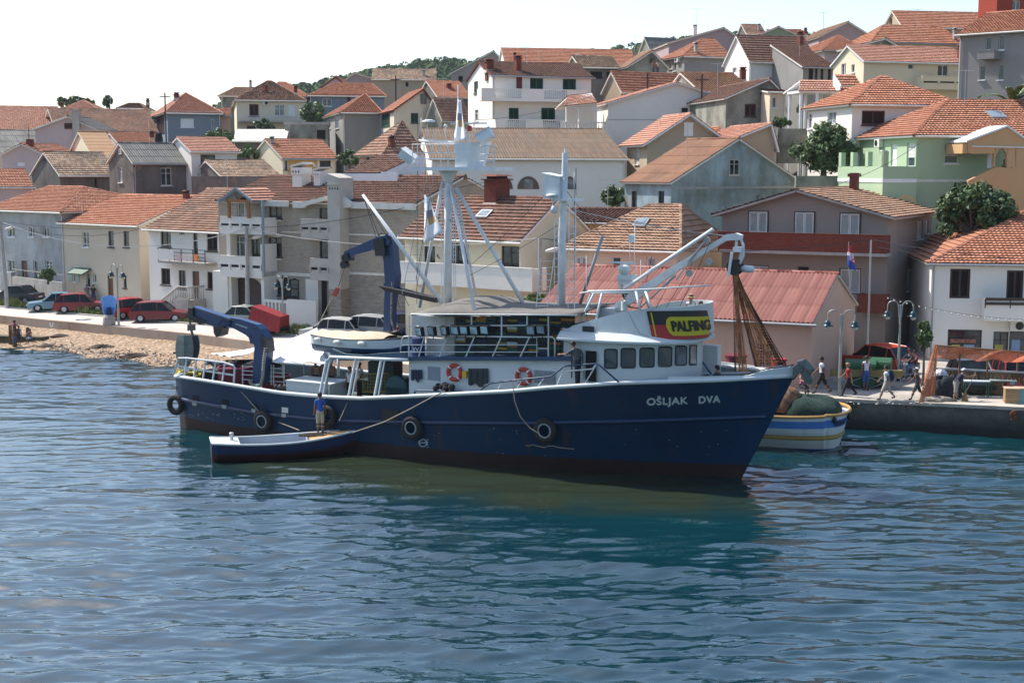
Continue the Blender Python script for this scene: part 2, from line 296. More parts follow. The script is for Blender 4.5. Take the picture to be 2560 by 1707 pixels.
# ------ terrain
SH=R(-39)
SA=Vector((-38.1,103.7,0))
SN=Vector((-math.sin(SH),math.cos(SH),0))
def ground(x,y):
 t=(x-SA.x)*SN.x+(y-SA.y)*SN.y
 u=(x-SA.x)*math.cos(SH)+(y-SA.y)*math.sin(SH)
 k=min(1,max(0,(u-30)/20));k=k*k*(3-2*k)
 z=1.2+(.7-.5*k)*min(1,max(0,(t-2.5)/15))+.1*k
 t2=t-27
 if t2>0:z+=t2*.150*min(1,t2/25)
 return z
def gp(px,py,dz=0):
 """point of the ground seen at a pixel"""
 z=1.5
 for _ in range(12):
  p=at_z(px,py,z+dz);z=.5*z+.5*ground(p.x,p.y)
 return at_z(px,py,z+dz)
class House:
 def __init__(s,label,xl,yl,xr,Y,th,wall,D=10,xs=None,base=None,anchor='L',name='house',cat='house',group=None,zr=None):
  th=R(th);s.th=th;s.px=(xl,xr)
  if anchor=='L':
   A=at_y(xl,yl,Y);t=line_col(A,th,xr)
  else:
   Bp=at_y(xr,yl,Y);t=-line_col(Bp,th,xl);A=Bp-Vector((math.cos(th),math.sin(th),0))*t
  s.W=t;s.anch=A
  if base is None:base=min(ground(A.x,A.y),ground(A.x+t*math.cos(th),A.y+t*math.sin(th)))-1.2
  s.base=base;s.E=A.z-base
  s.M=Matrix.Translation((A.x,A.y,base))@Matrix.Rotation(th,4,'Z');s.Mi=s.M.inverted()
  s.cam=s.Mi@Vector((0,0,CAMZ))
  s.sd='R' if th<0 else 'L'
  if xs is not None:
   C=A if s.sd=='L' else A+Vector((math.cos(th),math.sin(th),0))*t
   D=abs(line_col(C,th+math.pi/2,xs));D=max(3,min(22,D))
  s.D=D
  s.root=empty(name,(A.x,A.y,base),th,label,cat,group)
  s.wall=wall;s.holes={k:[]for k in 'FBLR'};s.gab=None;s.planes=[];s.roof=None
 def lray(s,px,py):return s.Mi.to_3x3()@ray(px,py)
 def hit(s,face,px,py,off=0):
  d=s.lray(px,py);c=s.cam
  if face in 'FB':
   w0=-off if face=='F' else s.D+off;t=(w0-c.y)/d.y;return c.x+d.x*t,c.z+d.z*t
  u0=-off if face=='L' else s.W+off;t=(u0-c.x)/d.x;return c.y+d.y*t,c.z+d.z*t
 def on_w(s,w0,px,py):
  d=s.lray(px,py);t=(w0-s.cam.y)/d.y;return s.cam.x+d.x*t,s.cam.z+d.z*t
 def slope_hit(s,px,py,i=0):
  p0,n=s.planes[i];d=s.lray(px,py);t=(p0-s.cam).dot(n)/d.dot(n);return s.cam+d*t
 def fp(s,face,a,z,o):
  return{'F':(a,-o,z),'B':(a,s.D+o,z),'L':(-o,a,z),'R':(s.W+o,a,z)}[face]
 def fb(s,mb,face,a0,z0,a1,z1,o0,o1,m=None):
  p,q=s.fp(face,a0,z0,o0),s.fp(face,a1,z1,o1)
  mb.box(*[min(x,y)for x,y in zip(p,q)],*[max(x,y)for x,y in zip(p,q)],m)
 def rect(s,face,r,off=0):
  a0,z1=s.hit(face,r[0],r[1],off);a1,z0=s.hit(face,r[2],r[3],off)
  _,z1=s.hit(face,(r[0]+r[2])/2,r[1],off);_,z0=s.hit(face,(r[0]+r[2])/2,r[3],off)
  return(min(a0,a1),min(z0,z1),max(a0,a1),max(z0,z1))
  # ------ openings
 def win(s,face,r,style='g',sill=True,trim=None,lab=None,proud=False):
  a0,z0,a1,z1=s.rect(face,r)
  w,h=a1-a0,z1-z0
  lim=s.D if face in 'LR' else s.W
  a0,a1=max(.12,a0),min(lim-.12,a1)
  if a1-a0<.15:return
  z0=max(z0,.05)
  rec=.16
  inside=z1<s.E-.06 and not proud
  if inside:
   for q in s.holes[face]:
    if not(a1<=q[0]or a0>=q[2]or z1<=q[1]or z0>=q[3]):inside=False
  if inside:s.holes[face].append((a0,z0,a1,z1,rec));o=-rec
  else:o=.005
  fr=MB();pn=MB();fw=.06 if w>.5 else .04
  frm={'g':M['white'],'gb':M['darkframe'],'gp':M['white'],'sg':M['greenp'],'sb':M['brownp'],'sw':M['wshut'],'swb':M['darkframe'],'d':s.wall,'door':M['darkframe'],'sd':M['darkframe'],'blind':M['white'],'garage':M['darkframe'],'wp':M['white']}[style]
  frm=trim or frm
  k=.07
  for q in((a0,z0,a0+fw,z1),(a1-fw,z0,a1,z1),(a0+fw,z1-fw,a1-fw,z1),(a0+fw,z0,a1-fw,z0+fw)):
   s.fb(fr,face,*q,o,o+k)
  if not inside:s.fb(fr,face,a0,z0,a1,z1,.0,.006)
  if sill and style not in('door','garage','d')and h>.6 and(r[3]-r[1])>14:
   s.fb(fr,face,a0-.08,z0-.09,a1+.08,z0-.005,0.002,.10)
  nm='door' if style in('door','garage')else 'window'
  fo=obj(nm,fr,frm,s.root)
  if lab:fo['label']=lab
  if style in('g','gb','gp','d','blind'):
   s.fb(pn,face,a0+fw,z0+fw,a1-fw,z1-fw,o+.01,o+.03)
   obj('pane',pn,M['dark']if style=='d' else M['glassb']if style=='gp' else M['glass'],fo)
   if style in('g','gb','gp')and w>.75:
    mu=MB();c=(a0+a1)/2;s.fb(mu,face,c-.035,z0+fw,c+.035,z1-fw,o+.03,o+.065)
    if h>1.1:s.fb(mu,face,a0+fw,z0+h*.68,a1-fw,z0+h*.68+.04,o+.031,o+.06)
    obj('mullion',mu,frm,fo)
   if style=='blind':
    bl=MB();zb=z0+h*.38;n=max(4,int((z1-zb)/.09))
    for i in range(n):
     q=zb+(z1-fw-zb)*i/n;s.fb(bl,face,a0+fw,q+.008,a1-fw,q+(z1-fw-zb)/n-.004,o+.03,o+.075)
    obj('roller_blind',bl,M['wshut'],fo)
  elif style in('sg','sb','sw','swb','sd'):
   nl=2 if w>.62 else 1
   for i in range(nl):
    p0=a0+fw+(w-2*fw)*i/nl+.01;p1=a0+fw+(w-2*fw)*(i+1)/nl-.01
    lf=MB();e=.06
    for q in((p0,z0+fw,p0+e,z1-fw),(p1-e,z0+fw,p1,z1-fw),(p0+e,z1-fw-e,p1-e,z1-fw),(p0+e,z0+fw,p1-e,z0+fw+e)):
     s.fb(lf,face,*q,o+.035,o+.085)
    s.fb(lf,face,p0+e,z0+fw+e,p1-e,z1-fw-e,o+.02,o+.035)
    n=min(22,max(5,int((z1-z0)/.085)))
    for j in range(n):
     zz=z0+fw+e+(z1-z0-2*fw-2*e)*(j+.5)/n;dz=(z1-z0-2*fw-2*e)/n
     A_,B_,C_,D_=(s.fp(face,p0+e,zz-dz*.45,o+.078),s.fp(face,p1-e,zz-dz*.45,o+.078),s.fp(face,p1-e,zz+dz*.35,o+.04),s.fp(face,p0+e,zz+dz*.35,o+.04))
     lf.add([A_,B_,C_,D_],[(0,1,2,3),(3,2,1,0)])
    obj('shutter',lf,{'sg':M['greenp'],'sb':M['brownp'],'sw':M['wshut'],'swb':M['wshut'],'sd':M['darkframe']}[style],fo)
  elif style=='wp':
   s.fb(pn,face,a0+fw,z0+fw,a1-fw,z1-fw,o+.01,o+.05);obj('panel',pn,M['white'],fo)
  else:
   n=2 if style=='door' else 7
   for i in range(n):
    p0,p1=z0+fw+(h-2*fw)*i/n,z0+fw+(h-2*fw)*(i+1)/n
    s.fb(pn,face,a0+fw,p0+.02,a1-fw,p1-.02,o+.01,o+.04)
   s.fb(pn,face,a0+fw,z0+fw,a1-fw,z1-fw,o+.005,o+.02)
   obj('door_leaf',pn,M['door']if style=='door' else plain('garage_door_brown',(.075,.055,.055),.6),fo)
   hd=MB();pp=s.fp(face,a1-fw-.12 if style=='door' else(a0+a1)/2,z0+min(1.0,h*.5),o+.06);hd.ball(pp,.03,6,k=4);obj('handle',hd,M['steel'],fo)
  return fo
  # ------ roofs
 def _ro(s,mb,tile,under):
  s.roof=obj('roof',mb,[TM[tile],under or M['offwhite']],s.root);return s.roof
 def side(s,rp,tile='red',kind='tile',oe=.35,og=.2,under=None,lod=1,wr=None,z=None):
  """ridge parallel to the front; rp = a pixel on the ridge"""
  wr=wr or s.D/2;zr=z or s.on_w(wr,*rp)[1];zr=max(zr,s.E+.5)
  sl=(zr-s.E)/wr;sb=(zr-s.E)/(s.D-wr)
  mb=MB();W,D=s.W,s.D
  a,b=(-og,-oe,s.E-oe*sl),(W+og,-oe,s.E-oe*sl);c,d=(W+og,wr,zr),(-og,wr,zr)
  e,f=(W+og,D+oe,s.E-oe*sb),(-og,D+oe,s.E-oe*sb)
  mb.slope(a,b,c,d,kind,lod=lod);mb.slope(e,f,d,c,kind,lod=lod)
  mb.cap(d,c,.11,0)
  s.planes=[(Vector(a),Vector((0,-sl,1)).normalized())]
  s.gab=('side',wr,zr);s._ro(mb,tile,under);s.eaves=[(a,b)]
 def gable(s,ap,tile='red',kind='tile',oe=.3,og=.35,under=None,lod=1,el=None,er=None):
  """gable end at the front; ap = apex pixel; el, er = other eave heights (pixel y) if not level"""
  ua,zr=s.on_w(0,*ap);ua=max(.05,min(s.W-.02,ua));zr=max(zr,s.E+.4)
  s.El=s.E;s.Er=s.E if er is None else s.on_w(0,s.px[1],er)[1]
  mb=MB();W,D=s.W,s.D;sl=(zr-s.El)/max(.05,ua);sr=(zr-s.Er)/max(.05,W-ua)
  c,d=(ua,-og,zr),(ua,D+og,zr)
  if ua>.3:
   a,b=(-oe,D+og,s.El-oe*sl),(-oe,-og,s.El-oe*sl);mb.slope(a,b,c,d,kind,lod=lod)
   s.planes.append((Vector(a),Vector((-sl,0,1)).normalized()))
  if W-ua>.3:
   e,f=(W+oe,-og,s.Er-oe*sr),(W+oe,D+og,s.Er-oe*sr);mb.slope(e,f,d,c,kind,lod=lod)
   s.planes.append((Vector(e),Vector((sr,0,1)).normalized()))
  mb.cap(c,d,.11,0)
  s.gab=('gable',ua,zr);s._ro(mb,tile,under)
 def hip(s,r1,r2,tile='red',kind='tile',oe=.4,under=None,lod=1,wr=None,z=None):
  wr=wr or s.D/2;u1,za=s.on_w(wr,*r1);u2,zb=s.on_w(wr,*r2);zr=max(z or za,s.E+.5)
  u1=max(.2,min(u1,s.W-.3));u2=max(u1+.02,min(u2,s.W-.2));W,D=s.W,s.D
  k=(zr-s.E)/wr;ze=s.E-oe*k*.8;mb=MB()
  A,B,C,E_=(-oe,-oe,ze),(W+oe,-oe,ze),(W+oe,D+oe,ze),(-oe,D+oe,ze);P,Q=(u1,wr,zr),(u2,wr,zr)
  mb.slope(A,B,Q,P,kind,lod=lod);mb.slope(B,C,Q,Q,kind,lod=lod);mb.slope(C,E_,P,Q,kind,lod=lod);mb.slope(E_,A,P,P,kind,lod=lod)
  for x,y in((A,P),(E_,P),(B,Q),(C,Q),(P,Q)):mb.cap(x,y,.10,0)
  s.planes=[(Vector(A),(Vector(B)-Vector(A)).cross(Vector(P)-Vector(A)).normalized()),(Vector(A),(Vector(P)-Vector(A)).cross(Vector(E_)-Vector(A)).normalized())]
  s.gab=('hip',0,0);s._ro(mb,tile,under)
 def mono(s,top,tile='red',kind='tile',oe=.25,og=.15,under=None,lod=1):
  zr=max(s.on_w(s.D,*top)[1],s.E+.3);k=(zr-s.E)/s.D;mb=MB()
  a,b,c,d=(-og,-oe,s.E-oe*k),(s.W+og,-oe,s.E-oe*k),(s.W+og,s.D+oe,zr+oe*k),(-og,s.D+oe,zr+oe*k)
  mb.slope(a,b,c,d,kind,lod=lod);s.planes=[(Vector(a),Vector((0,-k,1)).normalized())]
  s.gab=('mono',0,zr);s._ro(mb,tile,under)
 def flat(s,h=.3,over=.1):
  mb=MB();mb.box(-over,-over,s.E,s.W+over,s.D+over,s.E+h);s.gab=('flat',0,0);s.roof=obj('roof',mb,M['concrete'],s.root)
  s.planes=[(Vector((0,0,s.E+h)),Vector((0,0,1)))]
 def chim(s,x0,x1,yt,yb,style='red',i=0,d=None,pot=True):
  p=s.slope_hit((x0+x1)/2,yb,i)
  c=s.M.to_3x3()@Vector((1,0,0));depth=(s.M@p).y
  w=(x1-x0)/F*depth/1.12;d=d or w
  zt=p.z+(yb-yt)/F*depth
  mb=MB();mt={'red':M['rbrick'],'grey':M['concrete'],'white':M['white'],'redp':M['redtrim']}[style]
  mb.cbox(p.x,p.y+d/2,p.z-1.0,w,d,zt-p.z+1.0-.28,0)
  mb.cbox(p.x,p.y+d/2,zt-.28,w*.8,d*.8,.16,1)
  mb.cbox(p.x,p.y+d/2,zt-.36,w*1.25,d*1.25,.08,0)
  mb.cbox(p.x,p.y+d/2,zt-.12,w*1.3,d*1.3,.10,0,.7)
  mb.cbox(p.x,p.y+d/2,p.z-.25,w*1.35,d*1.35,.32,2,.8)
  return obj('chimney',mb,[mt,M['dark'],M['conc2']],s.roof)
 def skyl(s,px,py,w=.8,h=1.0,i=0):
  p=s.slope_hit(px,py,i);n=s.planes[i][1];u=Vector((1,0,0))if i==0 and abs(n.x)<.2 else Vector((0,1,0));v=n.cross(u)
  mb=MB();q=[p+u*a*w/2+v*b*h/2 for a,b in((-1,-1),(1,-1),(1,1),(-1,1))]
  mb.hexa([x-n*.05 for x in q]+[x+n*.16 for x in q]);o=obj('skylight',mb,M['grey'],s.roof)
  g=MB();q=[p+u*a*w*.38+v*b*h*.38 for a,b in((-1,-1),(1,-1),(1,1),(-1,1))];g.hexa([x+n*.15 for x in q]+[x+n*.17 for x in q]);obj('pane',g,M['glassb'],o)
 def gutter(s,mat='offwhite',pipe=None):
  if s.gab[0]not in('side','hip','mono'):return
  p0,n=s.planes[0];z=p0.z-.06;y=p0.y-.07
  mb=MB();mb.tube([(-.3,y,z),(s.W+.3,y,z-.03)],.075,6)
  if pipe is not None:
   x=.1 if pipe=='L' else s.W-.1
   mb.tube([(x,y,z),(x,-.08,z-.35),(x,-.08,0)],.045,6)
  obj('gutter',mb,M[mat],s.root)
 def antenna(s,px,yt,yb,i=0,n=5):
  p=s.slope_hit(px,yb,i);dp=(s.M@p).y;s.antenna_at(p,(yb-yt)/F*dp,n)
 def antenna_at(s,p,h,n=5):
  mb=MB();mb.tube([p+Vector((0,0,-.1)),p+Vector((0,0,h))],.022,5)
  mb.tube([p+Vector((-.7,0,h-.05)),p+Vector((.6,.1,h-.05))],.014,4)
  for k in range(n):
   x=-.6+1.1*k/(n-1);mb.tube([p+Vector((x,-.25,h-.05)),p+Vector((x,.25,h-.05))],.009,4)
  obj('antenna',mb,M['steel'],s.root)
 def ac(s,face,px,py):
  a,z=s.hit(face,px,py);mb=MB();s.fb(mb,face,a-.4,z-.28,a+.4,z+.28,.03,.34,0)
  o=obj('air_conditioner',mb,M['offwhite'],s.root);g=MB();c=Vector(s.fp(face,a+.08,z,.35))
  g.lathe(c,[(.22,0),(.22,.012),(.05,.03)]if face in 'B' else[(.22,0),(.22,-.012),(.05,-.03)],14,ax='y' if face in 'FB' else 'x');obj('fan_grille',g,M['black'],o)
  # ------ balcony: parapet rect in pixels, on a plane 'proj' metres out
 def balc(s,face,r,proj=1.2,style='solid',mat=None,slab=True,back=0,lab=None,cells=None):
  mat=mat or s.wall
  a0,z0,a1,z1=s.rect(face,r,proj);t=.12
  mb=MB()
  if slab:s.fb(mb,face,a0,z0-.16,a1,z0,0,proj)
  o=None
  if style=='solid':
   s.fb(mb,face,a0,z0,a1,z1,proj-t,proj-.001);s.fb(mb,face,a0,z0,a0+t,z1,0,proj-t);s.fb(mb,face,a1-t,z0,a1,z1,0,proj-t)
   s.fb(mb,face,a0-.02,z1,a1+.02,z1+.05,proj-t-.03,proj+.03)
   if cells:
    n=cells;w_=(a1-a0)/n
    for i in range(n):s.fb(mb,face,a0+i*w_+.12,z0+(z1-z0)*.42,a0+(i+1)*w_-.12,z0+(z1-z0)*.56,proj-.0005,proj+.006,1)
    for i in range(n+1):s.fb(mb,face,max(a0,a0+i*w_-.07),z0+(z1-z0)*.3,min(a1,a0+i*w_+.07),z0+(z1-z0)*.62,proj,proj+.11)
   o=obj('balcony',mb,[mat,M['dark']],s.root)
  elif style in('bal','balmix'):
   o=obj('balcony',mb,mat,s.root)
   tr=MB();s.fb(tr,face,a0,z1-.1,a1,z1,proj-.16,proj+.02);s.fb(tr,face,a0,z0,a1,z0+.1,proj-.14,proj)
   s.fb(tr,face,a0,z0,a0+.14,z1,0,proj);s.fb(tr,face,a1-.14,z0,a1,z1,0,proj)
   solid=[]
   if style=='balmix':
    L_=a1-a0;solid=[(0,.12),(.37,.58),(.80,1)]
    for p,q in solid:s.fb(tr,face,a0+L_*p,z0+.1,a0+L_*q,z1-.1,proj-.12,proj-.004)
   a=a0+.2
   while a<a1-.15:
    f=(a-a0)/(a1-a0)
    if not any(p<=f<=q for p,q in solid):
     c=Vector(s.fp(face,a,0,proj-.07));h=z1-z0-.2
     tr.lathe((c.x,c.y,z0+.1),[(.035,0),(.035,h*.1),(.065,h*.3),(.03,h*.65),(.05,h*.85),(.05,h)],6)
    a+=.2
   obj('balustrade',tr,mat,o)
  else:
   o=obj('balcony',mb,M['concrete'],s.root);tr=MB()
   for zz in np.linspace(z0+.15,z1,4):s.fb(tr,face,a0,zz-.02,a1,zz+.02,proj-.05,proj-.01)
   n=max(2,int((a1-a0)/1.1))
   for i in range(n+1):
    a=a0+(a1-a0)*i/n;s.fb(tr,face,a-.025,z0,a+.025,z1,proj-.06,proj-.005)
   obj('railing',tr,mat,o)
  if lab:o['label']=lab
  return o
 def band(s,face,ya,yb,mat=None,o=.03,x=None):
  px=x or(s.px[0]+s.px[1])/2
  _,z1=s.hit(face,px,ya);_,z0=s.hit(face,px,yb)
  L_=s.D if face in 'LR' else s.W
  mb=MB();s.fb(mb,face,-.02 if face in 'LR' else 0,z0,L_,z1,.002,o);obj('string_course',mb,mat or M['offwhite'],s.root)
  # ------ walls
 def finish(s,mats=None):
  mb=MB();W,D,E=s.W,s.D,s.E
  El=getattr(s,'El',E);Er=getattr(s,'Er',E)
  for face in 'FRBL':
   L_=W if face in 'FB' else D;top={'F':min(El,Er),'B':min(El,Er),'L':El,'R':Er}[face]
   H=s.holes[face]
   aa=sorted({0.,L_,*[q[0]for q in H],*[q[2]for q in H]});zz=sorted({0.,top,*[q[1]for q in H],*[min(top,q[3])for q in H]})
   for i in range(len(aa)-1):
    for j in range(len(zz)-1):
     ca,cz=(aa[i]+aa[i+1])/2,(zz[j]+zz[j+1])/2
     if any(q[0]<ca<q[2]and q[1]<cz<q[3]for q in H):continue
     p=[s.fp(face,aa[i],zz[j],0),s.fp(face,aa[i+1],zz[j],0),s.fp(face,aa[i+1],zz[j+1],0),s.fp(face,aa[i],zz[j+1],0)]
     if face in 'BL':p.reverse()
     mb.poly(p)
   for a0,z0,a1,z1,rec in H:
    f=s.fp
    for p in((f(face,a0,z0,0),f(face,a1,z0,0),f(face,a1,z0,-rec),f(face,a0,z0,-rec)),(f(face,a0,z1,0),f(face,a0,z1,-rec),f(face,a1,z1,-rec),f(face,a1,z1,0)),(f(face,a0,z0,0),f(face,a0,z0,-rec),f(face,a0,z1,-rec),f(face,a0,z1,0)),(f(face,a1,z0,0),f(face,a1,z1,0),f(face,a1,z1,-rec),f(face,a1,z0,-rec)),(f(face,a0,z0,-rec-.01),f(face,a1,z0,-rec-.01),f(face,a1,z1,-rec-.01),f(face,a0,z1,-rec-.01))):
     mb.poly(p if face not in 'BL' else p[::-1])
  g=s.gab
  if g and g[0]=='side':
   for face in 'LR':
    p=[s.fp(face,0,E,0),s.fp(face,D,E,0),s.fp(face,g[1],g[2]-.02,0)];mb.poly(p if face=='R' else p[::-1])
  elif g and g[0]=='gable':
   for face in 'FB':
    if g[1]<.3:p=[s.fp(face,0,min(El,Er),0),s.fp(face,W,Er,0),s.fp(face,0,g[2]-.02,0)]
    elif W-g[1]<.3:p=[s.fp(face,0,El,0),s.fp(face,W,min(El,Er),0),s.fp(face,W,g[2]-.02,0)]
    else:p=[s.fp(face,0,El,0)]+([s.fp(face,0,min(El,Er),0)]if El>Er else[])+([s.fp(face,W,min(El,Er),0)]if Er>El else[])+[s.fp(face,W,Er,0),s.fp(face,g[1],g[2]-.02,0)]
    mb.poly(p if face=='F' else p[::-1])
  elif g and g[0]=='mono':
   for face in 'LR':
    p=[s.fp(face,0,E,0),s.fp(face,D,E,0),s.fp(face,D,g[2]-.02,0)];mb.poly(p if face=='R' else p[::-1])
   mb.poly([(0,D,E),(W,D,E),(W,D,g[2]-.02),(0,D,g[2]-.02)][::-1])
  o=obj('wall',mb,s.wall,s.root)
  return s.root
def HS(label,xl,yl,xr,Y,th,wall,roof,**k):
 """a whole simple house: roof = (type, pixels, tile name, kind, options)"""
 wins=k.pop('wins',());ch=k.pop('ch',());gut=k.pop('gut',None);ant=k.pop('ant',())
 h=House(label,xl,yl,xr,Y,th,WM[wall],**k)
 t,pts,tile,kind=roof[:4];o=roof[4]if len(roof)>4 else{}
 if t=='side':h.side(pts,tile,kind,**o)
 elif t=='gable':h.gable(pts,tile,kind,**o)
 elif t=='hip':h.hip(pts[0],pts[1],tile,kind,**o)
 elif t=='mono':h.mono(pts,tile,kind,**o)
 else:h.flat()
 for q in wins:h.win(q[0],q[1:5],*q[5:])
 for c in ch:h.chim(*c)
 for a in ant:h.antenna(*a)
 HS.n=getattr(HS,'n',0)+1
 if gut:h.gutter(*gut)
 elif t in('side','hip','mono'):h.gutter('offwhite' if HS.n%3 else 'grey','LR'[HS.n%2])
 if not ant and HS.n%3==0 and h.planes:
  p0,n_=h.planes[0];x=h.W*(.3+.4*((HS.n*7)%5)/5);y=h.D*.42 if t!='gable' else h.D*.5;x=x if t!='gable' else h.W*.3;z=p0.z-((x-p0.x)*n_.x+(y-p0.y)*n_.y)/n_.z
  if n_.z>.3:h.antenna_at(Vector((x,y,z)),1.8+.3*(HS.n%4))
 h.finish();return h
 # ====== the town, house by house
TH=-38
# --- street row on the left
h=HS('weathered pale rendered house at the left edge, hipped tile roof, peeling walls',-30,527,157,115.6,TH,'oldwhite',('hip',((112,466),(207,466)),'red','tile'),anchor='R',D=12,base=1.3,wins=[('F',20,568,38,592,'g'),('F',72,568,86,592,'g'),('F',107,568,123,592,'g'),('F',19,650,37,680,'g'),('F',53,652,70,706,'door'),('F',83,652,95,700,'g'),('F',113,652,131,685,'g')],gut=('offwhite','R'))
h=HS('beige house with orange tile roof and green door canopy in the street row',157,553,347,115.6,TH,'beige',('side',(305,487),'orange','tile'),D=12,base=1.3,wins=[('F',206,580,223,618,'g'),('F',270,578,285,618,'gb'),('F',308,578,323,618,'gb'),('F',184,668,191,704,'g'),('F',268,686,284,746,'door'),('F',308,688,317,720,'gb'),('F',214,682,226,718,'g'),('F',233,686,241,706,'gp')],ch=[(454,468,475,500,'red')],gut=('offwhite',None))
a0,z1=h.hit('F',192,668);a1,_=h.hit('F',229,668)
mb=MB();mb.prism([(a0,-.02,z1),(a0,-.95,z1-.42),(a0,-.9,z1-.5),(a0,-.02,z1-.10)],(a1-a0,0,0));obj('door_canopy',mb,M['greenp'],h.root)
for xa,xb in((171,182),(190,199)):
 p,_=h.hit('F',xa,690);q,_=h.hit('F',xb,690);_,zt=h.hit('F',180,667);_,zb=h.hit('F',180,704)
 mb=MB();h.fb(mb,'F',p,zb,q,zt,.01,.05);n=12
 for i in range(n):h.fb(mb,'F',p+.06,zb+.06+(zt-zb-.1)*i/n,q-.06,zb+.06+(zt-zb-.1)*(i+.6)/n,.05,.065)
 obj('shutter',mb,plain('sage_shutter',(.42,.47,.42),.6),h.root)
h=HS('white house with brown shutters, small railed balcony and outside stair',370,567,560,106.8,TH,'white',('side',(503,472),'old','tile'),D=12,base=1.2,wins=[('F',401,577,428,618,'gb'),('F',448,580,462,588,'g'),('F',482,582,495,640,'gb'),('F',516,584,544,628,'sd'),('F',402,671,426,712,'sd'),('F',446,676,465,722,'gb'),('F',480,678,500,765,'door'),('F',517,680,545,723,'sd')],gut=('offwhite',None))
h.balc('F',(394,623,512,655),1.1,'rail',M['black'])
mb=MB();a0,z0,a1,z1=h.rect('F',(395,624,436,650),1.08)
h.fb(mb,'F',a0,z0,a1,z1,1.10,1.14);obj('balcony_screen',mb,M['wshut'],h.root)
for i,(xa,xb,c)in enumerate(((440,454,'pale_towel'),(455,469,'cream_towel'),(470,483,'white_towel'),(485,496,'orange_towel'))):
 a0,z0,a1,z1=h.rect('F',(xa,636,xb,653),1.1);mb=MB()
 n=6;v=[];f=[]
 for k in range(n+1):
  for zz in(z0,z1):v.append((a0+(a1-a0)*k/n,-1.13-.02*(k%2),zz))
 for k in range(n):f.append((2*k,2*k+2,2*k+3,2*k+1))
 mb.add(v,f);mb.T=None
 t=obj('towel',mb,plain(c,{'pale_towel':(.5,.4,.4),'cream_towel':(.6,.52,.5),'white_towel':(.62,.56,.54),'orange_towel':(.72,.25,.08)}[c],.95),None);t.matrix_world=h.M.copy()
 sm=t.modifiers.new('s','SOLIDIFY');sm.thickness=.01
 tag(t,{'pale_towel':'leftmost pale pink towel hung on the railed balcony of the white house','cream_towel':'cream towel second from the left on the railed balcony','white_towel':'whitish towel beside the orange one on the railed balcony','orange_towel':'orange towel hung on the railed balcony of the white house'}[c],'towel','towels on the balcony rail')
a0,_=h.hit('F',398,740,1.6);a1,_=h.hit('F',447,740,1.6);a2,_=h.hit('F',472,740,1.6);_,zt=h.hit('F',430,747,1.6)
mb=MB();n=8
for k in range(n):mb.box(a0+(a1-a0)*k/n,-1.7,0,a0+(a1-a0)*(k+1)/n-.002,-.02,zt*(k+1)/n)
mb.box(a1,-1.7,0,a2,-.02,zt);st=obj('stair',mb,M['concrete'],h.root)
mb=MB();H1=.95
mb.tube([(a0,-1.62,.1+H1),(a1,-1.62,zt+H1),(a2,-1.62,zt+H1)],.06,6);mb.tube([(a1,-1.62,zt+.06),(a2,-1.62,zt+.06)],.05,6);mb.tube([(a2-.06,-1.62,zt+H1),(a2-.06,-.1,zt+H1)],.06,6)
k=a0
while k<a2:
 f=min(1,(k-a0)/(a1-a0));zz=max(.1,zt*f);mb.lathe((k,-1.62,zz),[(.035,0),(.06,.3),(.03,.6),(.045,.93)],6);k+=.19
for k in range(7):mb.lathe((a2-.06,-1.5+k*.22,zt),[(.035,0),(.06,.3),(.03,.6),(.045,.93)],6)
obj('balustrade',mb,M['conc2'],st)
A=at_y(30,724,119);B=at_y(156,737,112.2)
mb=MB();L_=(B-A).length;mb.box(0,0,-.4,L_,.25,1.15);mb.box(-.5,-.03,-.4,0,.32,1.5);mb.tube([(0,.12,1.75),(L_,.12,1.75)],.03,5)
for k in range(9):mb.tube([(L_*k/8,.12,1.1),(L_*k/8,.12,1.78)],.02,5)
o=obj('garden_wall',mb,M['concrete']);o.location=A;o.rotation_euler=(0,0,math.atan2(B.y-A.y,B.x-A.x));tag(o,'low concrete garden wall with a thin rail before the weathered house','wall')
# --- tan brick apartment house with loggias
h=House('three storey tan brick apartment house with concrete balconies and brown tile roof',545,500,1042,99.5,-31,WM['bricktan'],D=11,base=1.2,name='apartment_house',cat='apartment house')
h.side((760,440),'brown','tile',oe=.25,og=.1,under=M['offwhite'])
a_l,_=h.hit('F',660,600)
for r,stl in(((672,514,705,546),'gb'),((671,594,705,642),'gb'),((687,693,722,738),'gb'),((665,694,688,754),'sd'),((854,514,864,560),'sd'),((854,603,864,640),'sd'),((853,710,864,757),'sd'),((799,600,820,652),'gb'),((798,520,820,558),'gb'),((586,690,655,776),'garage'),((706,698,748,746),'gb')):h.win('F',r,stl)
mb=MB()
for r in((670,547,705,553),(670,586,705,592),(669,643,706,650),(660,578,672,581),(705,579,755,582),(864,586,1038,590),(864,682,1000,688),(662,681,776,689),(862,690,866,790),(852,490,866,790),(822,500,850,790)):
 a0,z0,a1,z1=h.rect('F',r);h.fb(mb,'F',a0,z0,a1,z1,.004,.05 if r[0]!=822 else .0)
obj('white_trim',mb,M['offwhite'],h.root)
mb=MB()
def ppoly(pts,o0,o1,m=None):
 q=[Vector((lambda t:(t[0],-o0,t[1]))(h.hit('F',x,y,o0)))for x,y in pts];mb.prism(q,(0,o0-o1,0),m)
ppoly(((655,500),(723,503),(722,517),(657,515)),.35,.55);ppoly(((737,504),(762,505),(822,490),(822,500),(770,514),(766,520),(738,519)),.35,.62)
ppoly(((850,484),(882,505),(880,519),(862,520),(852,513)),.35,.62);ppoly(((882,505),(1040,510),(1040,525),(880,521)),.3,.45)
obj('fascia',mb,M['offwhite'],h.root)
mb=MB();a0,z0=h.hit('F',823,796,1.0);a1,_=h.hit('F',853,796,1.0);_,zt=h.hit('F',824,434,1.0);_,zt2=h.hit('F',858,445,1.0)
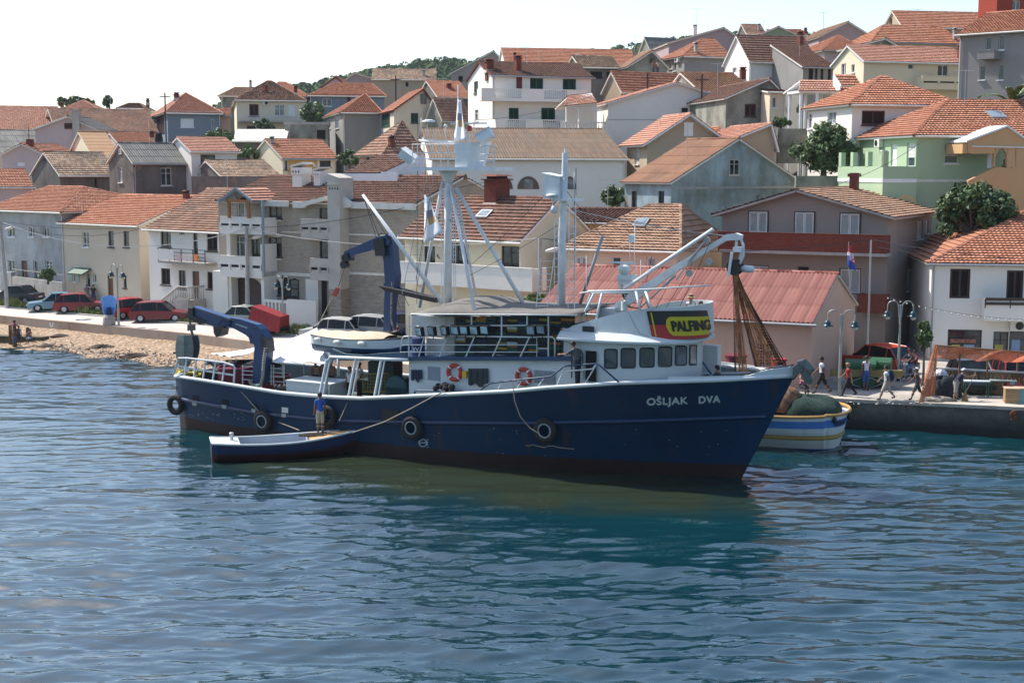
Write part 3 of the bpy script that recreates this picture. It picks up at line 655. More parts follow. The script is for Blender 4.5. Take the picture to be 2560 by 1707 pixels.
mb.add([(a0,-1.0,2.9),(a1,-1.0,2.9),(a1,.5,2.9),(a0,.5,2.9),(a0,-1.0,zt),(a1,-1.0,zt2),(a1,.5,zt2),(a0,.5,zt)],[(0,3,2,1),(4,5,6,7),(0,1,5,4),(1,2,6,5),(2,3,7,6),(3,0,4,7)])
for k in range(4):mb.box(a0+.18+k*.22,-1.012,zt-1.05,a0+.26+k*.22,-1.001,zt-.92,1)
for xx in(-.15,):mb.box(a0-.12,-1.08,zt-.75,a1+.12,-.95,zt-.7)
obj('chimney',mb,[M['conc2'],M['dark']],h.root)
mb=MB();mb.box(a0,-1.0,0,a1,0,2.9);obj('stone_pier',mb,WM['stonewall'],h.root)
bx0,_=h.hit('F',549,600,1.5);bx1,_=h.hit('F',655,600,1.5)
mb=MB()
zf=[h.hit('F',600,y,1.5)[1]for y in(679,657,640,579,560,545)]
for yb in(688,579):
 zz=h.hit('F',600,yb,1.5)[1];mb.box(bx0,-1.5,zz-.05,bx1,0,zz+.28)
zt_=h.hit('F',600,500,1.5)[1]
mb.box(bx0-.1,-.7,0,bx0+.25,0,zt_-1.2);mb.box(bx1-.25,-1.4,0,bx1,0,zt_-3)
zz=h.hit('F',600,690,1.5)[1];mb.box(bx0-1.4,-.8,0,bx0,0,zz+.2)
obj('loggia',mb,WM['white'],h.root)
for(r,c)in(((549,642,655,688),4),((550,544,655,580),4)):h.balc('F',r,1.55,'solid',WM['white'],cells=c)
for(r,c)in(((752,550,822,592),3),((775,648,822,695),2)):h.balc('F',r,1.0,'solid',M['conc2'],cells=c)
h.win('F',(572,590,622,642),'gp');h.win('F',(628,594,650,650),'gb');h.win('F',(592,506,628,545),'gp')
mb=MB();ya=h.hit('F',590,471,1.9);yl_=h.hit('F',546,503,1.9);yr_=h.hit('F',631,503,1.9)
A,Bq,C=(yl_[0],-1.9,yl_[1]),(ya[0],-1.9,ya[1]),(yr_[0],-1.9,yr_[1]);Z=Vector((0,3.0,.0))
mb.slope(C,tuple(Vector(C)+Z),tuple(Vector(Bq)+Z),Bq,'tile');mb.slope(tuple(Vector(A)+Z),A,Bq,tuple(Vector(Bq)+Z),'tile')
cn=obj('loggia_roof',mb,[TM['pink'],plain('slate_blue_board',(.22,.27,.31),.6)],h.root)
mb=MB();mb.tube([A,Bq],.09,4);mb.tube([Bq,C],.09,4);obj('barge_board',mb,plain('slate_blue_board',(.22,.27,.31),.6),cn)
mb=MB();zc=yl_[1]-.05;mb.box(A[0]+.5,-1.75,zc-.02,C[0]-.3,-1.6,zc+.18)
for x_ in(A[0]+.75,C[0]-.55):mb.box(x_-.09,-1.75,h.hit('F',600,545,1.5)[1],x_+.09,-1.58,zc)
for dx in(-.5,.5):mb.tube([(ya[0],-1.68,zc+.1),(ya[0]+dx,-1.68,zc+.75)],.05,4)
obj('timber_frame',mb,M['woodo'],cn)
for(xa,xb,yt,yb)in((724,762,411,469),(780,805,422,467)):
 p=h.slope_hit((xa+xb)/2,yb);dp=(h.M@p).y;w_=(xb-xa)/F*dp/1.25;hh=(yb-yt)/F*dp;mb=MB()
 mb.cbox(p.x,p.y+.5,p.z-.8,w_,1.0,hh*.55+.8,0);mb.cbox(p.x,p.y+.5,p.z+hh*.55,w_*1.12,1.15,hh*.3,0)
 mb.prism([(p.x-w_*.62,p.y-.1,p.z+hh*.85),(p.x+w_*.62,p.y-.1,p.z+hh*1.0),(p.x+w_*.62,p.y-.1,p.z+hh*1.08),(p.x-w_*.62,p.y-.1,p.z+hh*.93)],(0,1.2,0))
 for k in range(3):mb.box(p.x-w_*.4+k*w_*.3,p.y-.08,p.z+hh*.62,p.x-w_*.28+k*w_*.3,p.y-.074,p.z+hh*.72,1)
 obj('chimney',mb,[WM['white'],M['dark']],h.roof)
mb=MB();q=[h.slope_hit(858,453),h.slope_hit(905,453)]
u0=q[0].x;u1=h.slope_hit(985,457).x;w0=h.slope_hit(900,453).y;zb=h.slope_hit(900,453).z;zt=zb+.95;w1=w0+3.2
mb.slope((u0,w0,zt-.4),(u1-1.2,w0,zt-.4),(u1,w1,zt+.9),(u0+.9,w1,zt+.9),'tile');mb.box(u1-1.25,w0-.1,zb-.6,u1+.1,w0+.1,zt-.3,1);mb.poly([(u1-1.2,w0,zb-.5),(u1+.1,w1,zb-.5),(u1+.1,w1,zt+.95),(u1-1.2,w0,zt-.38)],1)
mb.box(u0-.1,w0-.05,zb-.4,u1-1.2,w0+.02,zt-.45,1)
obj('dormer',mb,[TM['brown'],M['white']],h.roof)
mb=MB()
for(xa,xb)in((583,657),(660,705)):
 a0,zs=h.hit('F',xa,703,.1);a1,_=h.hit('F',xb,703,.1);zt=h.hit('F',xa,684,.1)[1];n=10;pts=[]
 for k in range(n+1):
  t=math.pi*k/n;pts.append((a0+(a1-a0)*(1-math.cos(t))/2,-.1,zs-.35+(zt-zs+.2)*math.sin(t)))
 mb.prism(pts+[(a1,-.1,zt+.05),(a0,-.1,zt+.05)],(0,-.12,0))
obj('arch_trim',mb,M['offwhite'],h.root)
mb=MB()
a0,z0=h.hit('F',659,766,1.6);a1,_=h.hit('F',718,766,1.6);_,z1=h.hit('F',690,750,1.6)
mb.box(a0,-1.6,z1-.18,a1,-1.4,z1);mb.box(a0,-1.6,0,a1,-1.4,.25)
for k in range(7):mb.box(a0+(a1-a0-.15)*k/6,-1.58,.2,a0+(a1-a0-.15)*k/6+.15,-1.42,z1-.1)
a2,_=h.hit('F',790,770,1.6);mb.box(a1,-1.62,0,a2,-1.38,z1+.1)
obj('terrace_wall',mb,WM['white'],h.root)
h.win('F',(731,696,742,720),'gb');a0,z0,a1,z1=h.rect('F',(764,698,797,785));mb=MB();h.fb(mb,'F',a0,z0,a1,z1,.004,.02);obj('porch_wall',mb,WM['white'],h.root)
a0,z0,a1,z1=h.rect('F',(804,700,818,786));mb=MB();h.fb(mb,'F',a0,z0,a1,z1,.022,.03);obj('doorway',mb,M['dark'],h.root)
mb=MB();a0,_=h.hit('F',864,700);mb.box(a0,-.06,0,h.W,-.002,h.hit('F',930,688)[1]);obj('stone_facing',mb,WM['stonewall'],h.root)
mb=MB();xx,_=h.hit('F',657,600,1.7);mb.tube([(xx,-1.65,h.hit('F',657,500,1.7)[1]),(xx,-1.65,h.hit('F',657,688,1.7)[1])],.09,8);obj('drainpipe',mb,plain('slate_blue_board',(.22,.27,.31),.6),h.root)
h.finish()
# --- second rank behind the row, left
HS('pinkish low house with a red tile roof at the left edge above the weathered house',-60,464,78,127,30,'pink',('side',(20,424),'red','tile'),D=7,wins=[])
HS('dark stone cottage with mottled old barrel tiles behind the beige house',150,434,292,130,38,'stone',('side',(150,381),'canal','canal'),xs=80,wins=[('F',236,445,244,468,'d'),('L',108,396,114,404,'d',False)])
HS('dark rendered house with grey corrugated roof and white framed window',333,403,480,125,38,'stone',('side',(360,358),'grey','corr'),xs=272,wins=[('F',402,420,430,464,'gb',True,M['offwhite']),('L',296,418,307,456,'gp'),('L',298,372,305,386,'gp',False)])
h=HS('small white modern house with a pale tile roof and dark balcony door',478,375,592,127,35,'white',('side',(480,344),'pink','tile',dict(under=WM['white'])),xs=418,wins=[('F',501,387,539,439,'gb')])
a0,z0,a1,z1=h.rect('F',(500,386,582,432));mb=MB();h.fb(mb,'F',a0-.3,z0-1.2,h.W,z0-.1,0,.9);obj('terrace',mb,M['concrete'],h.root)
h=HS('pale pink gabled house with a slim red chimney behind the left edge roofs',5,385,112,142,-4,'pink',('gable',(55,359),'red','tile'),D=9,wins=[('F',41,406,62,416,'wp')],ch=[])
mb=MB();p=h.on_w(.5,75,400);mb.box(p[0]-.3,.4,p[1]-3,p[0]+.3,1.0,h.on_w(.5,75,348)[1]);mb.tube([(p[0]-.1,.7,p[1]),(p[0]-.1,.7,h.on_w(.5,75,318)[1])],.04,6);obj('chimney',mb,M['redtrim'],h.root)
HS('long shed with grey corrugated cement roof at the far left',-60,379,208,152,30,'beige',('side',(180,328),'grey','corr'),D=11)
HS('shed with a flat tan sheet roof between grey and tiled roofs',237,393,298,142,30,'cream',('side',(225,330),'tanflat','flat'),D=12,wins=[('F',250,407,256,414,'d')])
HS('low cottage with red tiles behind the tan sheet roof',298,358,385,150,28,'pink',('side',(330,333),'red','tile'),D=8,ch=[(375,386,327,346,'red')])
HS('long house under a broad striped tile roof on the left skyline',150,326,387,166,25,'beige',('side',(250,274),'old','tile',dict(og=.5)),D=14,ant=[(105,252,268),(18,251,268)][:0])
HS('leftmost wide tile roofed house on the skyline',-60,322,148,168,20,'grey',('side',(60,267),'pink','tile'),D=15)
h=HS('pink gabled attic with brown window and tall grey chimney before the long tile roof',88,322,240,157,-4,'pink',('gable',(172,291),'grey','corr'),D=6,wins=[('F',161,308,183,323,'sb',False)])
mb=MB();p=h.on_w(-.3,191,320);mb.box(p[0]-.38,-.5,p[1]-3,p[0]+.38,.2,h.on_w(-.3,191,280)[1]);mb.box(p[0]-.45,-.57,h.on_w(-.3,191,280)[1],p[0]+.45,.27,h.on_w(-.3,191,275)[1]);obj('chimney',mb,M['concrete'],h.root)
HS('house with a small pointed tile roof peeking over the long roof',160,272,240,195,5,'beige',('hip',((209,251),(210,251)),'pink','tile'),D=8,ch=[(151,157,255,270,'red')])
HS('low dark tiled house beside the grey blue villa',300,270,356,185,5,'beige',('hip',((322,259),(350,259)),'old','tile'),D=7,ch=[(365,373,246,258,'redp')])
h=HS('grey blue villa with a pyramid tile roof and cream shutters',418,281,550,165,20,'bluegrey',('hip',((463,233),(465,233)),'pink','tile'),xs=335,wins=[('F',451,297,485,319,'wp'),('L',392,290,412,332,'sb'),('F',528,298,535,328,'gp')],ch=[(435,449,231,246,'redp')])
h.band('F',279,285)
HS('narrow house with brick red wall right of the grey blue villa',546,287,573,168,10,'salmon',('side',(560,272),'red','tile'),D=5)
# --- centre left
h=HS('cream two storey villa with a hipped tile roof and long balcony',591,249,760,184,12,'cream',('hip',((668,203),(679,203)),'old','tile'),xs=574,wins=[('F',623,261,647,291,'sb'),('F',686,263,712,290,'gp'),('F',617,315,640,325,'sb'),('F',720,262,738,290,'wp'),('L',577,262,580,290,'sb')],ch=[(662,671,213,233,'red'),(735,744,214,233,'red')])
h.balc('F',(597,290,754,303),1.3,'rail',M['rail']);h.ac('F',664,258);h.band('F',249,254,M['redtrim'])
HS('grey house with a hipped roof and slim chimney behind the cream villa',552,239,700,205,10,'greygreen',('hip',((588,219),(660,216)),'tan','tile'),D=9,wins=[('F',568,270,576,282,'d')],ch=[(623,630,200,220,'grey')])
HS('house with orange roof just right behind the cream villa',690,240,770,200,8,'bluegrey',('hip',((692,206),(714,206)),'red','tile'),D=10)
h=HS('grey blue house with long red tiled hip roof and white window',774,238,960,198,8,'bluegrey',('hip',((836,209),(930,210)),'orange','tile'),D=12,wins=[('F',806,247,829,266,'g'),('F',868,242,877,256,'sb')]);h.band('F',236,240,M['redtrim'])
HS('house with mauve gable below the wooded hill',850,209,975,232,-3,'mauve',('gable',(887,183),'old','tile'),D=8)
HS('little house with a pink gable and red barge boards',808,214,866,215,-3,'pink',('gable',(840,192),'red','tile',dict(under=M['redtrim'])),D=7,ch=[(768,775,217,226,'red')][:0])
HS('pale ochre house with barrel tile roof before the wooded hill',933,197,1088,228,4,'tan',('side',(1000,173),'canal','canal'),D=8,wins=[('F',1013,205,1022,218,'d')],ch=[(1057,1064,175,192,'grey')])
h=HS('grey house with two part tile roof left of the masts',857,280,948,160,14,'grey',('hip',((911,236),(990,238)),'red','tile'),xs=811,wins=[('L',819,298,827,322,'gp'),('L',838,298,847,322,'gp')])
h=HS('cream gabled house with green shutters left of the tower platform',985,273,1093,152,14,'beige',('gable',(1058,222),'red','tile',dict(under=M['redtrim'])),D=9,wins=[('F',1051,235,1066,260,'gb',False),('F',1027,283,1046,308,'sg'),('L',950,285,975,316,'sg')])
HS('grey old gable house with lean roof below the skyline hill',1127,183,1290,208,-3,'grey',('gable',(1234,128),'rust2','corr'),D=9,wins=[('F',1145,190,1158,206,'d'),('F',1170,190,1181,205,'gp')],ch=[(1163,1171,146,172,'grey',0)][:0])
HS('low orange roofed house squeezed below the old grey gable',1095,240,1172,172,20,'stone',('side',(1140,204),'orange','tile'),D=9,ch=[(1118,1130,208,224,'red')])
HS('small stone sided cottage with dark striped tiles beside the white balcony house',1105,292,1172,150,36,'greygreen',('side',(1130,247),'old','tile'),xs=1067)
HS('flat roofed concrete block garage with dark doorway',712,312,820,160,6,'greygreen',('flat',0,0,0),D=7,wins=[('F',791,324,815,350,'d')])
HS('low shed with a white corrugated roof',584,352,712,154,6,'stone',('mono',(640,325),'whitecorr','corr'),D=6)
h=HS('small gabled cottage with striped red tiles and an ochre garage front',706,392,840,138,36,'cream',('side',(720,349),'red','tile'),xs=630,wins=[('F',799,402,827,418,'gb'),('F',711,402,719,425,'gb')],ch=[(676,687,341,360,'grey')])
a0,z0,a1,z1=h.rect('F',(721,401,794,455));mb=MB();h.fb(mb,'F',a0,0,a1,z1,.003,.03);obj('garage_front',mb,plain('ochre_panel',(.5,.3,.09),.8),h.root)
HS('low ruin with barrel tile roof and rough stone wall behind the apartment house',560,443,700,122,30,'stone',('side',(640,402),'canal','canal'),D=9)
h=HS('cream and salmon house with hipped mossy tiles left of the mast',960,378,1045,119,33,'salmon',('hip',((1040,305),(1043,305)),'old','tile'),xs=898,wins=[('L',914,391,924,412,'g'),('L',939,391,950,412,'g')],ch=[(975,989,339,373,'redp')])
h.balc('F',(985,392,1060,415),1.4,'rail',M['steel'])
# --- centre
h=HS('large white three storey house with two balustraded balconies and green shutters',1231,186,1478,138,18,'white',('side',(1300,157),'brown','tile',dict(under=M['redtrim'])),xs=1170,wins=[('F',1325,196,1358,224,'sg'),('F',1407,198,1440,226,'sg'),('F',1272,270,1297,301,'sg'),('F',1353,270,1388,303,'sg'),('L',1185,204,1195,234,'sg'),('L',1187,275,1196,303,'g')],ch=[(1216,1236,147,176,'red'),(1290,1305,139,180,'red')])
h.balc('F',(1204,223,1470,250),1.5,'balmix',WM['white']);h.balc('F',(1240,299,1440,325),1.5,'balmix',WM['white'])
mb=MB();a0,_=h.hit('F',1291,200);mb.box(a0,-.12,h.hit('F',1291,222)[1],a0+.55,-.002,h.E);obj('red_pilaster',mb,M['redtrim'],h.root)
h=HS('long house with bright orange roof on the upper slope',1266,162,1590,186,9,'white',('side',(1300,122),'orange','tile'),xs=1246,ch=[(1284,1291,132,154,'red'),(1440,1451,136,160,'grey')],ant=[(1347,128,155)])
HS('old house with mottled brown tiles and dark garage openings',1452,166,1545,163,10,'stone',('side',(1480,141),'canal','tile'),D=8,wins=[('F',1475,178,1507,199,'d'),('F',1516,179,1538,197,'d')])
HS('grey stained gable with twin attic slits',1570,165,1667,161,14,'greygreen',('gable',(1629,127),'tan','tile'),xs=1545,wins=[('F',1624,147,1629,160,'sb',False),('F',1631,147,1635,160,'sb',False)])
HS('brown sided house with a long striped orange roof above the white gable',1553,222,1765,141,30,'tan',('side',(1560,181),'red','tile'),xs=1509,ch=[])
HS('small grey gable with cement roof on the skyline',1626,123,1700,232,25,'greygreen',('side',(1650,96),'grey','corr'),xs=1600)
h=HS('large mauve gable house with low roof and white chimney on the skyline',1672,108,1870,200,6,'mauve',('gable',(1808,70),'tan','tile'),D=12,ant=[(1742,24,72,0,3)])
h.chim(1733,1743,62,92,'white',0)
h=HS('grey house with a hipped orange roof and air conditioner',1711,137,1818,160,18,'grey',('hip',((1755,98),(1830,99)),'red','tile'),xs=1655,wins=[('L',1673,158,1680,173,'g'),('L',1684,155,1690,178,'g')],ch=[(1737,1746,106,134,'grey')]);h.ac('L',1697,150)
h=HS('tall white chalet house with brown patterned tiles',1874,148,2038,140,17,'white',('side',(1900,91),'brown','tile',dict(under=M['white'])),xs=1812,wins=[('F',1960,167,1983,197,'sb'),('F',1963,233,1990,260,'sb'),('L',1832,170,1841,183,'gp'),('L',1806,160,1812,172,'g')],ch=[(1996,2009,79,126,'red')]);h.skyl(1957,124)
h=HS('lean-to porch wing with dark doorways joined to the chalet',2008,166,2086,134,14,'grey',('mono',(2100,118),'brown','tile'),D=7,wins=[('F',2022,170,2033,200,'sd'),('F',2038,170,2043,200,'sd'),('F',2052,170,2058,200,'sd'),('F',2070,170,2077,200,'sd')])
h=HS('broad white house with a long plain gable wall and arched porch',1520,257,1860,128,8,'white',('gable',(1690,207),'pink','tile',dict(under=WM['white'])),D=12,wins=[('F',1703,269,1722,283,'d'),('F',1508,268,1513,291,'gb')])
h.band('F',299,301,M['conc2'])
q=House('arched white porch',1415,262,1490,126.5,8,WM['white'],D=4);bpy.data.objects.remove(q.root)
mb=MB()
def P3(px,py,w_):t=q.on_w(w_,px,py);return(t[0],w_,t[1])
for xa,xb in((1415,1418),(1446,1450),(1489,1493)):a=P3(xa,320,0);b=P3(xb,265,0);mb.box(a[0],0,a[2]-2,b[0],.25,b[2])
for xa,xb,yt in((1418,1446,268),(1450,1489,264)):
 a=P3(xa,285,0);b=P3(xb,285,0);zt=P3(xa,yt,0)[2];zb=a[2];n=10
 pts=[(a[0]+(b[0]-a[0])*(1-math.cos(math.pi*k/n))/2,0,zb+(zt-.1-zb)*math.sin(math.pi*k/n))for k in range(n+1)]
 zt2=P3(xa,258,0)[2];mb.prism(pts+[(b[0],0,zt2),(a[0],0,zt2)],(0,.25,0))
a=P3(1410,307,0);b=P3(1540,325,0);mb.box(a[0],-.15,b[2]-1.5,b[0],.05,b[2])
for k in range(14):mb.lathe((a[0]+.15+k*.3,-.05,b[2]),[(.035,0),(.06,.2),(.03,.45),(.05,.62)],6)
mb.box(a[0],-.15,b[2]+.6,b[0]-.8,.05,b[2]+.7)
mb.box(P3(1415,300,3.5)[0],3.4,0,P3(1492,300,3.5)[0],3.6,P3(1450,262,3.5)[2])
po=obj('porch',mb,WM['white'],h.root);po.matrix_parent_inverse=h.M.inverted()@q.M
mb=MB();A=Vector(P3(1409,266,-.3));Bq=Vector(P3(1492,258,-.3));mb.slope(A,Bq,Bq+Vector((0,2.3,1.0)),A+Vector((.8,2.3,1.0)),'tile');mb.slope(Bq+Vector((0,4.6,0)),A+Vector((0,4.6,0)),A+Vector((.8,2.3,1)),Bq+Vector((0,2.3,1)),'tile')
po2=obj('porch_roof',mb,[TM['pink'],WM['white']],h.root);po2.matrix_parent_inverse=h.M.inverted()@q.M
h=HS('long white building with rust brown corrugated roof and arched windows behind the platform',1080,394,1562,112,7,'white',('side',(1300,323),'rust','corrb',dict(under=M['redtrim'])),xs=1022,base=3,wins=[])
h.band('F',394,402,M['redtrim'])
for xa,xb in((1232,1282),(1293,1348),(1408,1440)):
 a0,zs=h.hit('F',xa,473);a1,_=h.hit('F',xb,473);zt=h.hit('F',(xa+xb)/2,441)[1];n=12;mb=MB()
 mb.prism([(a0+(a1-a0)*(1-math.cos(math.pi*k/n))/2,-.01,zs+(zt-zs)*math.sin(math.pi*k/n))for k in range(n+1)],(0,-.03,0));w_=obj('arched_window',mb,plain('brown_arch',(.14,.09,.08),.7),h.root)
 mb=MB();c=(a0+a1)/2;mb.box(c-.35,-.055,zs,c+.35,-.042,zs+.75);obj('pane',mb,M['glassb'],w_)
HS('beige gable house with half pink, half brown roof and white attic shutter',1618,352,1812,112,12,'tan',('gable',(1720,285),'pink','tile',dict(og=.7,oe=.6,under=M['white'])),xs=1568,wins=[('F',1710,307,1732,341,'wp',False),('L',1587,371,1598,411,'sw')],ch=[])
HS('house with small pyramid of orange tiles between beige gables',1786,336,1858,119,14,'tan',('hip',((1818,301),(1819,301)),'orange','tile'),D=5,ch=[(1782,1794,275,306,'red')][:0])
h=HS('beige house with pink half gable near the big round tree',1832,347,1937,108,10,'tan',('gable',(1927,309),'pink','tile',dict(under=M['white'])),D=9)
HS('mouldy grey gable house with brown shutters and rusty tile roof',1815,243,1945,119,10,'greygreen',('gable',(1922,197),'brown','tile',dict(er=222)),D=13,wins=[('F',1862,260,1890,292,'sb'),('F',1901,222,1913,240,'gb',False)],ch=[])
HS('house with wide red brown roof behind the white gable',1752,226,1880,131,12,'greygreen',('side',(1830,184),'rust2','tile'),D=11,ch=[(1852,1866,168,201,'red')])
HS('narrow pale annex with flat top beside the mouldy gable',1925,229,1965,117,6,'beige',('mono',(1940,222),'rust2','tile'),D=5,wins=[('F',1931,244,1940,270,'gp')])
h=HS('tall gabled house with peeling blue render and rusty roof',1678,452,1995,99,33,'bluehouse',('gable',(1843,346),'rust2','corr',dict(og=.25)),xs=1562,base=2,wins=[('F',1822,399,1846,438,'gb',True,M['conc2']),('L',1579,478,1592,525,'gb',False),('L',1646,478,1660,525,'gb',False),('F',1890,486,1900,500,'g')])
h.band('F',466,472,M['grey'])
# --- right, upper
h=HS('cream house with pale tile roof, brick chimney and slotted balcony',2160,149,2415,125,15,'cream',('side',(2200,116),'pink','tile',dict(under=M['white'])),xs=2083,wins=[('F',2345,163,2370,191,'g'),('F',2271,160,2284,174,'gb',True,M['white']),('L',2104,160,2114,188,'g'),('L',2129,162,2136,182,'g')],ch=[(2398,2414,112,152,'red')])
h.balc('F',(2306,192,2428,220),1.4,'solid',cells=3)
h=HS('blue grey tall house cut by the right edge',2400,84,2640,116,-44,'grey',('side',(2500,32),'red','tile'),D=10,wins=[('F',2465,93,2477,125,'g'),('F',2497,88,2510,125,'g'),('F',2449,165,2462,200,'g'),('F',2496,162,2508,200,'g')]);h.balc('F',(2443,127,2485,143),1.2)
HS('house with a long hipped orange roof above the cream house',2182,101,2400,152,14,'cream',('hip',((2208,64),(2350,67)),'orange','tile'),xs=2122,ch=[(2384,2392,70,102,'grey')])
HS('topmost long tiled house on the right skyline',2257,64,2500,172,10,'tan',('side',(2300,30),'orange','tile'),xs=2207,wins=[('L',2225,46,2230,60,'sb',False)])
HS('brownish mauve gable on the right skyline',2047,92,2180,190,5,'mauve',('gable',(2119,55),'tan','tile'),D=12)
HS('green gabled house with air conditioner on the skyline',1888,92,2003,200,0,'sage',('gable',(1946,67),'red','tile'),D=9)
HS('distant house with small dark tile roof left of the green gable',1868,84,1912,235,5,'stone',('side',(1890,62),'old','tile'),D=7,ch=[(1895,1901,60,78,'grey')])
HS('far red roofed house between green gable and mauve gable',1970,88,2015,225,5,'beige',('side',(1990,75),'red','tile'),D=7,ch=[(2011,2018,70,86,'redp')])
HS('low house with pink roof slopes before the mauve gable',2062,124,2150,150,10,'pink',('hip',((2095,90),(2143,88)),'red','tile'),D=10)
HS('dull grey gable peeking above the cream house',2150,112,2240,140,5,'greygreen',('gable',(2212,97),'tan','tile'),D=6)
h=House('deep red flat topped tower block at the top right corner',2494,-30,2580,150,20,WM['red'],xs=2487,base=20,name='tower',cat='tower');h.win('F',(2532,2,2550,26),'g');h.flat();h.finish()
h=HS('white house with a pyramid orange roof and brown shuttered loggia',2131,256,2395,101,11,'white',('hip',((2205,191),(2209,191)),'orange','tile'),xs=2020,wins=[('F',2155,277,2212,313,'sb'),('L',2069,280,2090,310,'gp'),('L',2018,284,2030,322,'g')],gut=('offwhite',None))
h.win('F',(2169,314,2194,334),'sb',False)
A=at_y(2003,230,112);g=empty('portico',(A.x,A.y,A.z-5),R(12),'open portico with white columns and two little tiled roofs beside the white pyramid house','portico')
mb=MB()
for k in range(4):
 for j in range(2):mb.tube([(k*1.35,j*2.2,-3),(k*1.35,j*2.2,5)],.14,8)
mb.box(-.2,-.15,4.9,4.3,2.4,5.1);obj('columns',mb,M['white'],g)
mb=MB();mb.slope((-.4,-.4,5.05),(4.4,-.4,5.05),(4.4,1.15,6.0),(.4,1.15,6.0),'tile');mb.slope((4.4,2.7,5.05),(-.4,2.7,5.05),(.4,1.15,6),(4.4,1.15,6),'tile');obj('roof',mb,[TM['pink'],M['white']],g)
mb=MB();mb.slope((2.9,-1.0,5.5),(4.6,-1.0,5.5),(4.6,.3,6.4),(2.9,.3,6.4),'tile');mb.prism([(2.9,-1,5.4),(2.9,.3,6.35),(2.9,.3,5.1),(2.9,-1,5.1)],(-.1,0,0),1);obj('entrance_roof',mb,[TM['red'],M['white']],g)
# --- pale green house with its terrace and peach porch
h=HS('pale green house with a hipped red tile roof and a roof light',2292,334,2720,92,9,'green',('hip',((2369,251),(2700,254)),'red','tile',dict(under=M['white'])),D=11,base=2,wins=[('F',2363,361,2396,409,'blind'),('L',2228,360,2241,415,'wp'),('L',2268,358,2286,417,'blind')],gut=('offwhite',None));h.skyl(2489,290,1.1,1.2)
h.band('F',331,347,M['cream']if 'cream' in M else WM['cream']);h.band('F',449,455,M['offwhite']);h.ac('L',2203,358)
GREEN=h
t=House('terrace',2208,416,2292,90.5,9,WM['green'],xs=2095,base=2);bpy.data.objects.remove(t.root)
rel=h.M.inverted()@t.M
mb=MB();D_=t.D;mb.box(0,0,0,t.W,D_,t.E-1.0);mb.box(0,0,t.E-1.0,t.W,.15,t.E);mb.box(0,.15,t.E-1.0,.15,D_,t.E)
for w_ in(0.1,D_*.33,D_*.66,D_-.5):mb.box(-.02,w_-.1,t.E-.02,.3,w_+.35,t.E+.95)
mb.box(-.02,-.02,t.E-.02,.35,.3,t.E+.95)
x=obj('terrace',mb,WM['green'],h.root);x.matrix_parent_inverse=rel
mb=MB();z_=t.hit('F',2250,452)[1];mb.box(-.04,-.04,z_-.12,t.W,-.002,z_+.12);mb.box(-.04,0,z_-.12,-.002,D_,z_+.12);mb.box(-.04,.1,t.E+.95,.33,.5,t.E+1.02);x=obj('white_trim',mb,M['white'],h.root);x.matrix_parent_inverse=rel
a0,zs=h.hit('F',2215,508,1.5)
mb=MB();p0=t.hit('F',2235,500);p1=t.hit('F',2291,500);zt=t.hit('F',2262,487)[1];n=10
mb.prism([(p0[0]+(p1[0]-p0[0])*(1-math.cos(math.pi*k/n))/2,-.01,p0[1]-.2+(zt-p0[1]+.2)*math.sin(math.pi*k/n))for k in range(n+1)]+[(p1[0],-.01,p0[1]-2),(p0[0],-.01,p0[1]-2)],(0,-.02,0));x=obj('arched_doorway',mb,WM['yellow'],h.root);x.matrix_parent_inverse=rel
def hp(px,py,o=2.4):q_=h.hit('F',px,py,o);return Vector((q_[0],-o,q_[1]))
mb=MB()
def pr(pts,o,th_,m=0):mb.prism([hp(x,y,o)for x,y in pts],(0,th_,0),m)
pr(((2421,355),(2519,319),(2559,345),(2560,372),(2421,372)),2.4,.25)
pr(((2421,372),(2487,372),(2487,384),(2430,385),(2421,382)),2.4,.25)
pr(((2538,370),(2575,370),(2575,540),(2432,530),(2420,452),(2490,418),(2538,419)),2.4,.25)
pr(((2487,372),(2492,372),(2489,385),(2487,418),(2484,418)),2.4,.25)
n=8;c0,c1=hp(2490,395),hp(2517,395);zt=hp(2503,371).z
mb.prism([Vector((c0.x+(c1.x-c0.x)*(1-math.cos(math.pi*k/n))/2,-2.4,c0.z+(zt-c0.z)*math.sin(math.pi*k/n)))for k in range(n+1)]+[Vector((hp(2520,370).x,-2.4,hp(2520,372).z)),Vector((hp(2487,370).x,-2.4,hp(2487,372).z))],(0,.25,0))
pr(((2517,372),(2540,372),(2540,419),(2517,419)),2.4,.25)
a=hp(2405,360,2.2);b_=hp(2421,384,2.2);mb.box(a.x,-2.3,b_.z,b_.x,0,a.z)
obj('porch',mb,WM['peach'],h.root)
mb=MB();A,Bq,C=hp(2417,356,2.5),hp(2519,318,2.5),hp(2566,350,2.5)
for p,q_ in((A,Bq),(Bq,C)):mb.hexa([p,q_,q_+Vector((0,2.5,0)),p+Vector((0,2.5,0)),p+Vector((0,0,.12)),q_+Vector((0,0,.12)),q_+Vector((0,2.5,.12)),p+Vector((0,2.5,.12))])
p=hp(2430,366,2.45);q_=hp(2560,369,2.45);mb.tube([p,q_],.05,4)
obj('porch_roof',mb,M['white'],h.root)
mb=MB();p=hp(2475,390,1.4);mb.tube([Vector((p.x,-1.4,hp(2475,420).z)),Vector((p.x,-1.4,hp(2475,378).z))],.16,10);obj('column',mb,M['white'],h.root)
